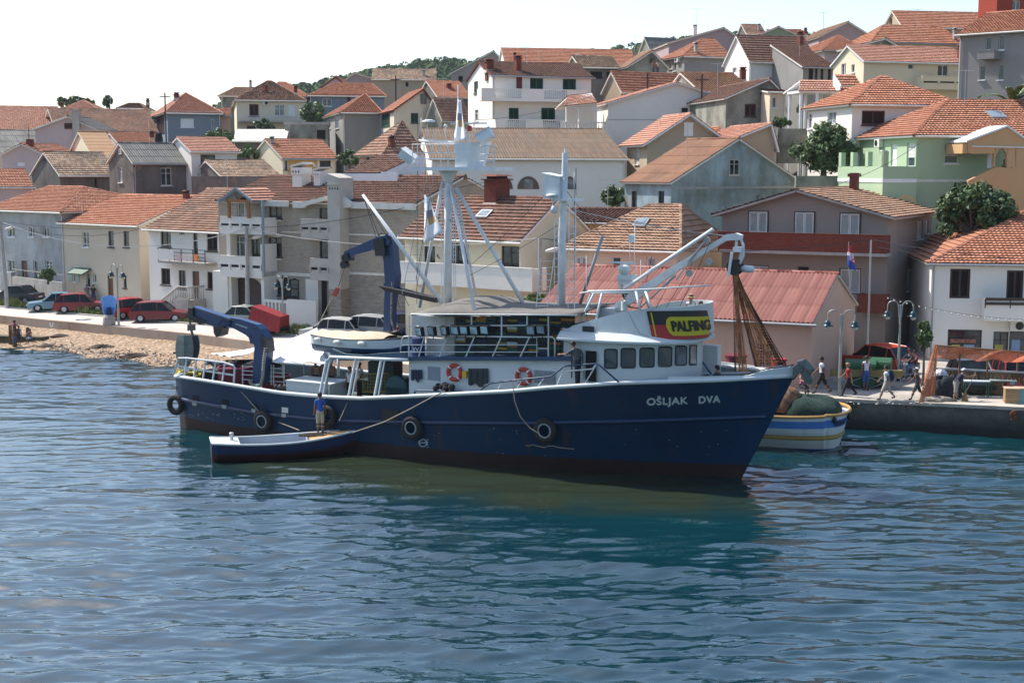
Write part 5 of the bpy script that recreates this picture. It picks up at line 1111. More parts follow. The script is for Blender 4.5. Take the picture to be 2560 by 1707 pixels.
for k in range(13):
 a=k*2.4;L_=rn.uniform(2.2,3.3);up=rn.uniform(.3,1.35);pts=[]
 for i in range(9):
  f=i/8;pts.append(Vector((math.cos(a)*L_*f*math.cos(up*(1-f*.6)),math.sin(a)*L_*f*math.cos(up*(1-f*.6)),2.5+L_*(math.sin(up)*f*1.25-f*f*.75))))
 mb=MB();side=Vector((-math.sin(a),math.cos(a),0))
 for i in range(8):
  w0,w1=.30*math.sin(math.pi*min(1,(i+.4)/8.4)),.30*math.sin(math.pi*min(1,(i+1.4)/8.4));dz=Vector((0,0,-.09))
  for sg in(-1,1):mb.poly([pts[i],pts[i+1],pts[i+1]+side*w1*sg*.85+dz,pts[i]+side*w0*sg+dz],None,rn.random())
 obj('leaf',mb,leafmat('bright',GREENS['bright']),root)
 # ====== the blue fishing vessel
SO=Vector((-14.5,67.0,0));STH=R(-29.3)
SMx=Matrix.Translation(SO)@Matrix.Rotation(STH,4,'Z');SMi=SMx.inverted();SCAM=SMi@Vector((0,0,CAMZ));SR=SMi.to_3x3()
def S(y0,px,py):
 d=SR@ray(px,py);t=(y0-SCAM.y)/d.y;p=SCAM+d*t;return Vector((p.x,y0,p.z))
def sproj(p):return proj(SMx@Vector(p))
ship=empty('fishing_vessel',SO,STH,'big dark blue steel fishing vessel with white wheelhouse and two masts moored side on','fishing vessel')
XW,XT,ZT=26.95,28.95,4.15
Bd=([0,.03,.10,.25,.5,.66,.78,.87,.94,1],[2.55,2.95,3.3,3.5,3.5,3.45,3.1,2.45,1.45,.05])
Bw=([0,.1,.3,.5,.64,.77,.88,.96,1],[2.3,2.9,3.35,3.3,2.85,2.0,1.05,.35,.02])
xi_=np.linspace(0,1,201)
def smooth(tab,k=9):
 y=np.interp(xi_,*tab);pad=np.concatenate((2*y[0]-y[k:0:-1],y,2*y[-1]-y[-2:-k-2:-1]));s_=np.convolve(pad,np.ones(2*k+1)/(2*k+1),'valid');s_[-1]=tab[1][-1];return s_
BD,BW=smooth(Bd),smooth(Bw)
def xend(z):return XW+(XT-XW)*z/ZT
def halfb(xi,z,zd):
 f=max(-.35,min(1,z/zd));bd,bw=np.interp(xi,xi_,BD),np.interp(xi,xi_,BW)
 return max(.015,bw+(bd-bw)*(f**1.25 if f>0 else f*1.1))
SHEER=np.array([(415,939),(432,941),(586,965),(703,984),(812,993.5),(899,998),(1020,993),(1280,980),(1360,972),(1500,963),(1548,959.5),(1786,953),(1860,949),(1986,941),(2010,939)])
STATN=np.concatenate((np.linspace(0,.9,46),np.linspace(.915,1,10)))
ZD=[]
for xi in STATN:
 z=3.
 for _ in range(6):
  x=xi*xend(z);px,_y=sproj((x,-halfb(xi,z,z),z));z=S(-halfb(xi,z,z),px,np.interp(px,SHEER[:,0],SHEER[:,1])).z
 ZD.append(z)
ZD=np.array(ZD);ZD[-3:]=ZD[-4]+(ZD[-4]-ZD[-5])*np.arange(1,4)*.7
def zdk(xi):return float(np.interp(xi,STATN,ZD))
def hullpt(xi,z,side=-1,out=0):
 b=halfb(xi,z,zdk(xi));return Vector((xi*xend(z),side*(b+out),z))
m_hull,nt_,b_=newmat('navy_hull_paint')
c_=noise_col(nt_,(.004,.022,.058),(.006,.030,.072),.3);c2=noise_col(nt_,c_,(.018,.032,.045),1.2,.62,.8,stretch=(1,1,.25));nt_.links.new(noise_col(nt_,c2,(.06,.035,.022),1.5,.60,.74,8,stretch=(1,1,.16)),b_.inputs['Base Color']);b_.inputs['Roughness'].default_value=.5;b_.inputs['Specular IOR Level'].default_value=.25;bump(nt_,b_,.9,.5,.03)
m_anti=plain('antifouling_red',(.020,.008,.007),.7,var=.25,scale=2)
m_shw=plaster('ship_white_paint',(.56,.60,.60),.16,(.32,.22,.14),.5)
m_shb=plain('ship_blue_paint',(.012,.045,.105),.4)
m_wblue=plain('pale_blue_white_paint',(.68,.70,.70),.45)
m_tyre=plain('tyre_rubber',(.014,.014,.014),.75,var=.3,scale=8)
m_rope=plain('rope_fibre',(.30,.26,.19),.9);m_canv=plain('grey_canvas',(.15,.14,.125),.95,var=.15)
rows=[-.9,-.3,.0,.28]
v=[];f=[];mi=[];nrow=12
for side in(-1,1):
 o=len(v)
 for i,xi in enumerate(STATN):
  zd=ZD[i];zr=.50+.06*xi;zz=[-.9,-.3,0,zr]+[zr+(zd-zr)*k/8 for k in range(1,9)]
  v+=[tuple(hullpt(xi,z,side))for z in zz]
 for i in range(len(STATN)-1):
  for k in range(nrow-1):
   q=(o+i*nrow+k,o+(i+1)*nrow+k,o+(i+1)*nrow+k+1,o+i*nrow+k+1);f.append(q if side<0 else q[::-1]);mi.append(1 if k<3 else 0)
tn=[(k,12*len(STATN)+k)for k in range(nrow)]
for k in range(nrow-1):f.append((tn[k][0],tn[k+1][0],tn[k+1][1],tn[k][1]));mi.append(1 if k<3 else 0)
mb=MB();mb.v=v;mb.f=f;mb.mi=mi;mb.r=[.5]*len(f)
hull=obj('hull',mb,[m_hull,m_anti],ship,True)
mb=MB();v=[]
for i,xi in enumerate(STATN):
 z=ZD[i]-.95 if xi<.60 else ZD[i]-.95+.3*min(1,(xi-.6)/.1)
 for y in(-1,0,1):b=halfb(xi,z,ZD[i])-.04;v.append((xi*xend(z),y*max(.0,b),z+.05*(1-abs(y))))
mb.add(v,[(3*i+k,3*i+3+k,3*i+4+k,3*i+1+k)for i in range(len(STATN)-1)for k in range(2)]);obj('deck',mb,plain('deck_green_grey',(.10,.13,.12),.8,var=.3,scale=2),ship)
mb=MB()
for side in(-1,1):
 v=[]
 for i,xi in enumerate(STATN):
  for z in(ZD[i]-.95,ZD[i]):b=halfb(xi,z,ZD[i])-.07;v.append((xi*xend(z),side*max(0,b),z))
 mb.add(v,[(2*i,2*i+2,2*i+3,2*i+1)for i in range(len(STATN)-1)])
obj('bulwark',mb,plain('bulwark_inside',(.10,.13,.14),.7),ship)
mb=MB()
for side in(-1,1):mb.tube([hullpt(xi,ZD[i],side)+Vector((0,0,.035))for i,xi in enumerate(STATN)],.085,8)
mb.tube([hullpt(0,ZD[0],-1)+Vector((0,0,.035)),hullpt(0,ZD[0],1)+Vector((0,0,.035))],.085,8);obj('cap_rail',mb,m_shw,ship,True)
RUB=np.array([(430,992),(455,998),(490,1005),(640,1032),(760,1045),(850,1052),(1000,1056),(1300,1058),(1600,1052),(1930,1040)])
mb=MB()
for side in(-1,1):
 pts=[]
 for xi in STATN[:-1]:
  z=1.6
  for _ in range(5):
   p=hullpt(xi,z);px,_y=sproj(p);z=S(p.y,px,np.interp(px,RUB[:,0],RUB[:,1])).z
  pts.append(hullpt(xi,z,side))
 mb.tube(pts,.095,8)
obj('rubbing_strake',mb,plain('strake_blue',(.008,.028,.075),.35),ship,True)
def hh(px,py):
 y=-3.3
 for _ in range(12):
  p=S(y,px,py);xi=min(1,max(0,p.x/xend(p.z)));y=-halfb(xi,p.z,zdk(xi))
 return p,xi
mb=MB();
def bowz(px):return np.interp(px,[1740,1869,1908,1983],[941,939,925,914])
for side in(-1,1):
 v=[];idx=[i for i,xi in enumerate(STATN)if xi>.845]
 for i in idx:
  xi=STATN[i];z0=ZD[i];px,_y=sproj(hullpt(xi,z0));z1=max(z0+.08,z0+(sproj(hullpt(xi,z0))[1]-bowz(px))/F*52)
  for z in(z0,z1):p=hullpt(xi,z0,side);v.append((p.x+(z-z0)*.45*(xi-.8),p.y,z))
 mb.add(v,[(2*k,2*k+2,2*k+3,2*k+1)for k in range(len(idx)-1)])
o=obj('bow_bulwark',mb,m_shw,ship);sm=o.modifiers.new('s','SOLIDIFY');sm.thickness=.07
def text_mesh(txt,size=1.,ext=.0,sx=1.,space=1.):
 cu=bpy.data.curves.new('t','FONT');cu.body=txt;cu.size=size;cu.extrude=ext;cu.space_character=space;cu.offset=.0
 ob=bpy.data.objects.new('t',cu);SC.collection.objects.link(ob);dg=bpy.context.evaluated_depsgraph_get();dg.update()
 me=ob.evaluated_get(dg).to_mesh();vs=[(q.co.x*sx,q.co.y,q.co.z)for q in me.vertices];fs=[tuple(p.vertices)for p in me.polygons];ob.evaluated_get(dg).to_mesh_clear()
 bpy.data.objects.remove(ob);bpy.data.curves.remove(cu);return vs,fs
def stroke_text(segs,w):
 mb=MB()
 return mb
def hull_text(txt,p0,p1,hpx,name='lettering',bold=.02):
 vs,fs=text_mesh(txt,1.,0,1.,1.12);xs=[q[0]for q in vs];ys=[q[1]for q in vs if True];capH=.72
 a,b=min(xs),max(xs);mb=MB()
 for dx,dy in((0,0),(bold,0),(-bold,0),(0,bold),(0,-bold)):
  nv=[]
  for x,y,z in vs:
   f=(x-a)/(b-a);px=p0[0]+(p1[0]-p0[0])*f;py=p0[1]+(p1[1]-p0[1])*f-y/capH*hpx
   p,xi=hh(px+dx*hpx,py+dy*hpx);p.y-=.012+abs(dx)*.02+abs(dy)*.03;nv.append(tuple(p))
  mb.add(nv,fs)
 return obj(name,mb,plain('letter_paint',(.50,.56,.55),.6),ship)
hull_text('OŠLJAK',(1618,1012.5),(1719,1009),17.5,bold=.06);hull_text('DVA',(1748,1008),(1800,1005),17.5,bold=.06)
vs,fs=text_mesh('CRS',1.);mb=MB()
for cx,cy,r_ in((1058,1107,9),):
 P_=[hh(cx+r_*math.cos(t*math.pi/9),cy+r_*math.sin(t*math.pi/9))[0]-Vector((0,.015,0))for t in range(19)];mb.tube(P_,.018,4)
 mb.tube([hh(cx-12,cy-1)[0]-Vector((0,.02,0)),hh(cx+12,cy-1)[0]-Vector((0,.02,0))],.018,4)
 for k in range(4):mb.tube([hh(cx+10,cy-8+k*6)[0]-Vector((0,.02,0)),hh(cx+13,cy-8+k*6)[0]-Vector((0,.02,0))],.015,4)
 for yy_ in(-5,3):mb.tube([hh(cx-11,cy+yy_)[0]-Vector((0,.02,0)),hh(cx-9,cy+yy_)[0]-Vector((0,.02,0))],.015,4)
obj('load_line_mark',mb,plain('letter_paint',(.50,.56,.55),.6),ship)
def decal(name,pts,mat,o=.02):
 mb=MB();mb.poly([hh(*p)[0]-Vector((0,o,0))for p in pts]);return obj(name,mb,mat,ship)
m_scr=plain('bare_scratch',(.35,.36,.34),.8)
for(x0,y0,x1,y1)in((482,988,498,1003),(556,998,572,1010),(630,1008,645,1020),(705,1017,721,1032)):
 decal('scupper',((x0,y0),(x1,y0+2),(x1,y1),(x0,y1-1)),M['dark']if x0!=705 else M['offwhite'])
 decal('paint_streak',((x0+2,y1),(x1-2,y1+2),(x1-3,y1+11),(x0+3,y1+9)),m_scr,.11)
mb=MB();rn=random.Random(4)
for k in range(46):
 px,py=(rn.uniform(470,620),rn.uniform(1030,1050))if k<22 else(rn.uniform(1060,1850),rn.uniform(1070,1140));L_=rn.uniform(1,5 if k<22 else 4)
 mb.poly([hh(px,py)[0]-Vector((0,.014,0)),hh(px+L_,py+rn.uniform(-1,1))[0]-Vector((0,.014,0)),hh(px+L_,py+1.2)[0]-Vector((0,.014,0)),hh(px,py+1)[0]-Vector((0,.014,0))])
obj('paint_chips',mb,m_scr,ship)
mb=MB();pts=[(1315,1113),(1323,1114),(1333,1111),(1345,1115),(1362,1118),(1372,1114),(1385,1115),(1396,1118),(1415,1120),(1436,1122)]
mb.tube([hh(*p)[0]-Vector((0,.01,0))for p in pts],.02,4);obj('scrape_mark',mb,plain('tan_scrape',(.32,.27,.2),.9),ship)
decal('rusty_plate',((957,1019),(998,1026),(994,1056),(954,1050)),plain('dark_rust_plate',(.035,.03,.032),.8,var=.4,scale=4),.06)
# ---- tools in ship space
def T(name,y,pts,r,mat,n=8,parent=None):
 mb=MB();mb.tube([S(y if not hasattr(y,'__len__')else y[i],*p)for i,p in enumerate(pts)],r,n);return obj(name,mb,mat,parent or ship,True)
def plate(mb,y,pts,th_,m=0):mb.prism([S(y,*p)for p in pts],(0,th_,0),m)
def PL(name,y,pts,th_,mat,parent=None):
 mb=MB();plate(mb,y,pts,th_);return obj(name,mb,mat,parent or ship)
def bx(mb,y0,y1,x0,ya,x1,yb,m=None):
 a,b=S(y0,x0,ya),S(y0,x1,yb);xm=S(y0,(x0+x1)/2,ya).z,S(y0,(x0+x1)/2,yb).z
 mb.box(min(a.x,b.x),min(y0,y1),min(xm),max(a.x,b.x),max(y0,y1),max(xm),m)
def BX(name,y0,y1,x0,ya,x1,yb,mat,parent=None,m=None):
 mb=MB();bx(mb,y0,y1,x0,ya,x1,yb);return obj(name,mb,mat,parent or ship)
 # ---- deckhouse
YS=-2.55
a=S(YS,1022,900);b=S(YS,1440,905);zb=2.0
mb=MB();z0,z1=a.z,S(YS,1430,897).z
mb.add([(a.x,YS,zb),(21.0,YS,zb),(21.0,-YS,zb),(a.x,-YS,zb),(a.x,YS,z0),(21.0,YS,z1),(21.0,-YS,z1),(a.x,-YS,z0)],[(4,5,6,7),(0,1,5,4),(1,2,6,5),(2,3,7,6),(3,0,4,7)]);dhouse=obj('deckhouse',mb,m_shw,ship)
mb=MB();p=S(-2.75,845,893);q=S(-2.75,1432,905);za,zq=p.z,q.z
p=Vector((p.x,-2.75,za));v=[(p.x,-2.75,za-.14),(21.2,-2.75,z1-.02),(21.2,2.75,z1-.02),(p.x,2.75,za-.14),(p.x,-2.75,za+.02),(21.2,-2.75,z1+.14),(21.2,2.75,z1+.14),(p.x,2.75,za+.02)]
mb.add(v,[(0,3,2,1),(4,5,6,7),(0,1,5,4),(1,2,6,5),(2,3,7,6),(3,0,4,7)]);obj('boat_deck',mb,m_shb,ship)
for x_ in(819,891,955):
 mb=MB();t_=S(-2.8,x_,897);mb.tube([Vector((t_.x,-2.85,t_.z)),Vector((t_.x-.15,-3.2,2.35))],.06,8);mb.tube([Vector((t_.x+.18,-2.85,t_.z)),Vector((t_.x+.03,-3.2,2.35))],.04,6);obj('deck_post',mb,m_shw,ship)
T('frame_beam',-2.85,[(815,985),(818,905),(826,892),(960,898),(1020,900)],.07,m_shw)
for x_ in(846,925,1000):T('frame_beam',2.6,[(x_,892),(x_,940)],.07,m_shw)
BX('window',YS-.02,YS,1069,917,1100,951,plain('grey_window_board',(.20,.24,.29),.5))
BX('grille',YS-.03,YS,1336,927,1388,959,plain('grey_slatted_board',(.19,.22,.24),.6,var=.3,scale=9))
for nm,x0,y0,x1,y1,y_,lab,c in(('cloth',1171,921,1221,961,YS-.05,'dark grey cloth hung on the white deckhouse wall between the life rings',(.035,.045,.05)),('cloth',1028,924,1056,949,YS-.05,'dark blue jacket hung at the aft end of the deckhouse wall',(.03,.04,.075))):
 mb=MB();n=10;v=[]
 for k in range(n+1):
  for j in range(4):px=x0+(x1-x0)*k/n;py=y0+(y1-y0)*j/3+(3*math.sin(k*1.3)+(4 if k in(5,6,7)else 0)if j==3 else 0);q=S(y_-.03*math.sin(k*2.2)*(j>0)-.03,px,py);v.append(tuple(q))
 mb.add(v,[(4*k+j,4*k+4+j,4*k+5+j,4*k+1+j)for k in range(n)for j in range(3)]);o=obj(nm,mb,plain('cloth_%d'%x0,c,.95),None);o.matrix_world=SMx;sm=o.modifiers.new('s','SOLIDIFY');sm.thickness=.015;tag(o,lab,'cloth')
m_ring=plain('lifebuoy_red',(.42,.045,.03),.6)
for x_,y_,rx,lab in((1136,931,18.5,'life ring nearer the stern on the white deckhouse wall'),(1309,941,19.5,'life ring nearer the wheelhouse on the white deckhouse wall')):
 c=S(YS-.09,x_,y_);R_=.30;root=empty('life_ring',SMx@c,STH,lab,'life ring','life rings on the deckhouse')
 mb=MB();mb.torus((0,0,0),R_,.085,'y',28,9);obj('ring',mb,m_ring,root,True)
 for k in range(4):
  t=math.pi/4+k*math.pi/2;mb=MB();mb.tube([(math.cos(t-.1)*R_,0,math.sin(t-.1)*R_),(math.cos(t+.1)*R_,0,math.sin(t+.1)*R_)],.093,9);obj('white_band',mb,M['white'],root,True)
mb=MB();bx(mb,YS-.15,YS,1155,928,1165,944);obj('rescue_light',mb,plain('rescue_yellow',(.55,.32,.03),.5),ship)
mb=MB();p=S(YS-.1,1118,975)
rn=random.Random(8)
for k in range(26):mb.ball(tuple(S(-2.9+rn.uniform(-.2,.2),rn.gauss(1118,11),rn.uniform(962,984))),rn.uniform(.07,.16),7,k=4)
o=obj('net_heap',mb,plain('black_net_heap',(.018,.02,.024),.95,var=.5,scale=12));o.matrix_world=SMx;tag(o,'small black heap of netting on the side deck below a life ring','net heap')
for k in range(3):BX('door_recess',YS-.015,YS,*((1428,873,1458,945),(1464,877,1490,953),(1431,877,1454,912))[k],[plain('door_white',(.58,.62,.62),.5),M['dark'],M['glassb']][k])
T('door_seal',YS-.03,[(1429,944),(1429,884),(1433,875),(1442,872),(1452,875),(1457,884),(1457,910)],.02,M['black'],5)
T('side_rail',-3.05,[(1037,990),(1037,978),(1043,976),(1196,979),(1224,958),(1290,950),(1378,941),(1410,916),(1420,914),(1492,909),(1500,914),(1547,955)],.035,m_shb)
T('side_rail',-3.05,[(1405,929),(1480,922),(1492,909)],.028,m_shw)
mb=MB()
for p,q in(((1243,977),(1255,955)),((1293,972),(1303,950)),((1345,967),(1359,945)),((1392,963),(1412,916)),((1463,958),(1492,909))):mb.tube([S(-3.1,*p),S(-3.05,*q)],.026,6)
obj('rail_stanchions',mb,m_shw,ship)
# ---- boat deck: rails, floodlights, awning, crates, drum
RL=[(1008,843),(1080,840),(1250,842),(1340,843),(1384,843),(1388,850),(1388,903)]
T('upper_rail',-2.7,[(1001,875),(1006,846),(1010,841),(1080,839),(1342,843),(1342,903)],.03,m_shw);T('upper_rail',-2.7,[(1342,842),(1380,842),(1387,848),(1387,903)],.03,m_shw)
T('middle_rail',-2.7,[(1003,862),(1344,862)],.02,m_shw);T('middle_rail',-2.7,[(1001,880),(1344,880)],.02,m_shw)
mb=MB()
for xa,xb in((1060,1045),(1118,1096),(1186,1161),(1253,1228),(1324,1297)):mb.tube([S(-2.7,xa,842),S(-2.72,xb,900)],.03,6)
for yy_ in(871,):mb.tube([S(-2.7,1344,yy_),S(-2.7,1371,yy_)],.02,6)
obj('rail_stanchions',mb,m_shw,ship)
mb=MB()
for x_,y0_,y1_ in((1179,785,815),(1254,785,843),(1318,785,815),(1371,785,903),(1022,787,895)):mb.tube([S(-2.7,x_,y0_),S(-2.7,x_,y1_)],.032,6)
mb.tube([S(-2.7,1024,815),S(-2.7,1371,813)],.022,6);obj('awning_posts',mb,m_shw,ship)
m_fl=glass('floodlight_glass',(.16,.24,.27),.15)
for k,(x_,y_)in enumerate(((1047,829),(1078,828),(1110,827),(1137,826),(1160,826),(1185,826),(1211,825),(1327,826),(1352,824))):
 c=S(-2.85,x_,y_);ya=.35 if k<3 else .12
 m_=Matrix.Translation(c)@Matrix.Rotation(ya*-1,4,'Z')@Matrix.Rotation(.2,4,'X')
 mb=MB();mb.T=m_;mb.box(-.21,-.03,-.19,.21,.13,.19);mb.box(-.12,.13,-.12,.12,.2,.12);mb.tube([(0,.05,-.19),(0,.05,-.36)],.02,5);o=obj('floodlight',mb,M['black'],ship)
 mb=MB();mb.T=m_;mb.box(-.165,-.042,-.135,.165,-.031,.15);obj('lens',mb,m_fl,o)
mb=MB();n=14;v=[];cs=[]
for i in range(n+1):
 px=1028+(1446-1028)*i/n;pe=S(-2.75,px,784+1.5*i/n)
 for j in range(9):
  y=-2.75+5.5*j/8;z=pe.z+.16*math.sin(math.pi*j/8)+(.42*math.exp(-((i-3.2)/2.2)**2)*math.sin(math.pi*j/8))-(.04 if i%3==0 else 0)
  v.append((pe.x,y,z))
mb.add(v,[(9*i+j,9*i+9+j,9*i+10+j,9*i+1+j)for i in range(n)for j in range(8)]);o=obj('awning',mb,m_canv,ship,True);sm=o.modifiers.new('s','SOLIDIFY');sm.thickness=.04
T('awning_edge',-2.78,[(1027,785),(1150,786),(1300,787),(1444,788)],.03,m_shw)
BX('locker',-1.9,0,1066,846,1120,895,plain('pale_locker',(.5,.5,.48),.6));BX('locker',-1.6,.3,1030,790,1118,843,plain('pale_locker',(.5,.5,.48),.6));BX('pillar',-1.95,-1.6,1112,790,1136,897,plain('cream_pillar',(.42,.40,.36),.7))
c=S(-2.35,1046,896);root=empty('oil_drum',SMx@c,STH,'blue oil drum with white lettering behind the upper rail','drum');mb=MB();H_=.88
mb.lathe((0,0,0),[(.28,0),(.29,.02),(.28,.05),(.28,.3),(.295,.31),(.28,.33),(.28,.58),(.295,.59),(.28,.61),(.28,.85),(.29,.87),(.27,.88)],20);obj('drum',mb,plain('drum_blue',(.015,.035,.13),.4),root)
vs,fs=text_mesh('VV',.24);mb=MB();mb.add([(.285*math.sin((x-.1)/.285),-.285*math.cos((x-.1)/.285)-.008,y+.34)for x,y,z in vs],fs);obj('lettering',mb,M['white'],root)
CC=dict(black=(.018,.022,.024),teal=(.02,.05,.055),yellow=(.30,.22,.03),orange=(.42,.16,.03),white=(.45,.5,.52),green=(.03,.09,.06),blue=(.03,.07,.13))
cm={}
for k,c in CC.items():
 mb=MB();w_,d_,h_=.455,.36,.125
 mb.box(-w_/2,-d_/2,0,w_/2,d_/2,.02);
 for s_ in(-1,1):
  mb.box(-w_/2,s_*(d_/2-.02)-.01,.02,w_/2,s_*(d_/2-.02)+.01,h_-.025);mb.box(s_*(w_/2-.02)-.01,-d_/2+.03,.02,s_*(w_/2-.02)+.01,d_/2-.03,h_-.025)
  mb.box(-w_/2-.012,s_*d_/2-.018,h_-.025,w_/2+.012,s_*d_/2+.018,h_)
 for j in range(6):mb.box(-w_/2+.03+j*.075,-d_/2-.012,.015,-w_/2+.045+j*.075,-d_/2+.008,h_-.03)
 cm[k]=mb
crate_me={}
CN=dict(black='black',teal='dark teal',yellow='yellow',orange='orange',white='whitish',green='dark green',blue='dark blue')
ORD='first second third fourth fifth sixth seventh eighth ninth tenth eleventh twelfth thirteenth fourteenth fifteenth sixteenth seventeenth eighteenth nineteenth'.split()
rn=random.Random(12);x0=S(-2.1,1142,800).x;ncol=11;STEP=.1
SPECIAL={(1,15):'yellow',(2,16):'orange',(2,15):'yellow',(5,15):'yellow',(0,11):'white',(0,8):'white',(0,7):'yellow',(0,0):'orange',(1,0):'yellow',(4,1):'white',(5,12):'white',(5,6):'white',(5,5):'orange',(4,6):'yellow',(4,4):'yellow',(8,15):'yellow',(8,12):'orange',(8,11):'orange',(9,14):'yellow',(9,9):'orange',(9,8):'yellow',(10,15):'orange',(10,11):'orange',(7,3):'orange',(6,0):'orange',(3,10):'teal',(8,4):'orange'}
for cidx in range(ncol):
 zf=z0+.14+(z1-z0)*((x0+cidx*.49-13)/8);zf=S(-2.1,1142+cidx*26,902).z+.05
 for k in range(17):
  z=zf+k*.104
  if z>S(-2.1,1142+cidx*26,789).z:break
  col=SPECIAL.get((cidx,k))or rn.choices(['black','teal','green','blue','orange','yellow'],[60,20,9,6,2,2])[0]
  if col not in crate_me:
   o=obj('fish_crate',cm[col],plain('crate_'+col,CC[col],.6),None);crate_me[col]=o.data
  else:
   o=bpy.data.objects.new('fish_crate',crate_me[col]);SC.collection.objects.link(o)
  o.matrix_world=SMx@Matrix.Translation((x0+.25+cidx*.49+rn.uniform(-.01,.01),-2.05+rn.uniform(-.03,.03),z))@Matrix.Rotation(rn.uniform(-.03,.03),4,'Z')
  tag(o,'%s fish crate, %s from the bottom in the %s stack from the stern'%(CN[col],ORD[k],ORD[cidx]),'crate','fish crates stacked on the boat deck')
  # ---- wheelhouse: lower storey with windows, visor, flying bridge
plan=[(20.35,-2.5),(21.5,-2.48),(22.8,-2.38),(23.8,-2.22),(24.6,-1.98),(25.15,-1.6),(25.5,-1.1),(25.66,-.55),(25.7,0)]
plan=[(x if x<22 else 22+(x-22)*.80,y)for x,y in plan];plan=plan+[(x,-y)for x,y in plan[-2::-1]]
def dense(pl,n=6):
 pts=[]
 for i in range(len(pl)-1):
  p0,p1,p2,p3=[np.array(pl[max(0,min(len(pl)-1,i+k))])for k in(-1,0,1,2)]
  for j in range(n):
   t=j/n;pts.append(tuple(.5*((2*p1)+(-p0+p2)*t+(2*p0-5*p1+4*p2-p3)*t*t+(-p0+3*p1-3*p2+p3)*t**3)))
 return pts+[pl[-1]]
PLN=dense(plan)
def ring(scale_x=1.,off=0.,y_s=1.):
 return[((x-23)*scale_x+23+(off if x>23 else -off*.2),y*y_s)for x,y in PLN]
def loft(mb,rings,m=None,capT=True):
 n=len(rings[0]);v=[p for r_ in rings for p in r_]
 f=[(k*n+i,k*n+(i+1)%n,(k+1)*n+(i+1)%n,(k+1)*n+i)for k in range(len(rings)-1)for i in range(n)]
 if capT:f.append(tuple((len(rings)-1)*n+i for i in range(n)))
 mb.add(v,f,m)
def on_plan(px,py,pl=PLN,off=.0,zz=4.8):
 best=None;half=pl[:len(pl)//2+1]
 pr_=[sproj((x,y,zz))[0]for x,y in half]
 for i in range(len(half)-1):
  if pr_[i]<=px<=pr_[i+1]:
   f=(px-pr_[i])/(pr_[i+1]-pr_[i]);x=half[i][0]+(half[i+1][0]-half[i][0])*f;y=half[i][1]+(half[i+1][1]-half[i][1])*f;t=Vector((half[i+1][0]-half[i][0],half[i+1][1]-half[i][1],0)).normalized();nrm=Vector((t.y,-t.x,0))
   q=S(y,px,py);return Vector((x,y,q.z))+nrm*off,nrm,t
 i=int(np.argmax(pr_));q=S(half[i][1],px,py);return Vector((half[i][0],half[i][1],q.z))+Vector((.5,-.8,0))*off,Vector((.5,-.86,0)),Vector((.86,.5,0))
zr0=3.1;zv=on_plan(1600,858)[0].z
mb=MB();loft(mb,[[(x,y,zr0)for x,y in PLN],[(x+.02,y,zv)for x,y in PLN]]);wheel=obj('wheelhouse',mb,m_shw,ship,False)
for(x0_,y0_,x1_,y1_)in((1512,873,1543,920),(1553,871,1588,919),(1600,870,1635,917),(1646,867,1678,915),(1687,865,1714,912),(1722,863,1742,911),(1747,863,1756,908)):
 pts=[];nseg=6;rr_=.16
 W_px,H_px=x1_-x0_,y1_-y0_
 for cx,cy,a0 in((x1_-rr_*W_px,y0_+rr_*W_px,-90),(x1_-rr_*W_px,y1_-rr_*W_px,0),(x0_+rr_*W_px,y1_-rr_*W_px,90),(x0_+rr_*W_px,y0_+rr_*W_px,180)):
  for k in range(4):
   t=R(a0+30*k);pts.append((cx+rr_*W_px*math.cos(t),cy+rr_*W_px*math.sin(t)))
 P_=[on_plan(x,y,off=.02 if x0_<1640 else .05)[0]for x,y in pts]
 mb=MB();mb.poly(P_);wo_=obj('window',mb,M['glass']if x0_<1680 else M['glassb'],ship)
 mb=MB();mb.tube(P_+[P_[0]],.028,5);obj('rubber_seal',mb,M['black'],wo_)
mb=MB();zq=on_plan(1600,856)[0].z
def grow(o_,ofront=0):return[(x+(o_+ofront)*max(0,(x-22)/4)**1.5-(.1 if x<20.6 else 0),y*(1+o_/2.6))for x,y in PLN]
loft(mb,[[(x,y,zq-.05)for x,y in grow(.02)],[(x,y,zq-.02)for x,y in grow(.40,.35)],[(x,y,zq+.06)for x,y in grow(.40,.35)],[(x,y,zq+.32)for x,y in grow(.05,.0)]]);obj('visor',mb,m_shw,ship,False)
UP=[(x if x<22 else 22+(x-22)*1.17,y*.985)for x,y in PLN]
topz=lambda px:S(-2.5,px,np.interp(px,[1425,1432,1500,1560,1620,1780],[822,816,796,780,774,770])).z
mb=MB();lo=[(x,y,zq+.25)for x,y in UP];hi=[]
for x,y in UP:
 px=sproj((x,-2.5,6.5))[0];hi.append((x-.12+.1*max(0,(x-23)/3),y*.97,topz(px)))
loft(mb,[lo,hi],None,False)
o=obj('flying_bridge',mb,m_shw,ship,False);sm=o.modifiers.new('s','SOLIDIFY');sm.thickness=.05
mb=MB();mb.poly([(x,y*.96,zq+.5)for x,y in UP]);obj('bridge_floor',mb,plain('deck_green_grey',(.10,.13,.12),.8),ship)
BX('vent_slot',-2.54,-2.45,1456,816,1483,829,M['black'])
BN=[((x-.12+.1*max(0,(x-23)/3))*.5+x*.5,y*.985)for x,y in UP]
def bpt(u,v,o_=.0):
 px=(1617+(1762-1617)*u)*(1-v)+(1632+(1778-1632)*u)*v;py=(777-1.5*u)*(1-v)+(845+7*math.sin(u*2.4)-9*u)*v
 return on_plan(px,py,BN,.10+o_,6.3)[0]
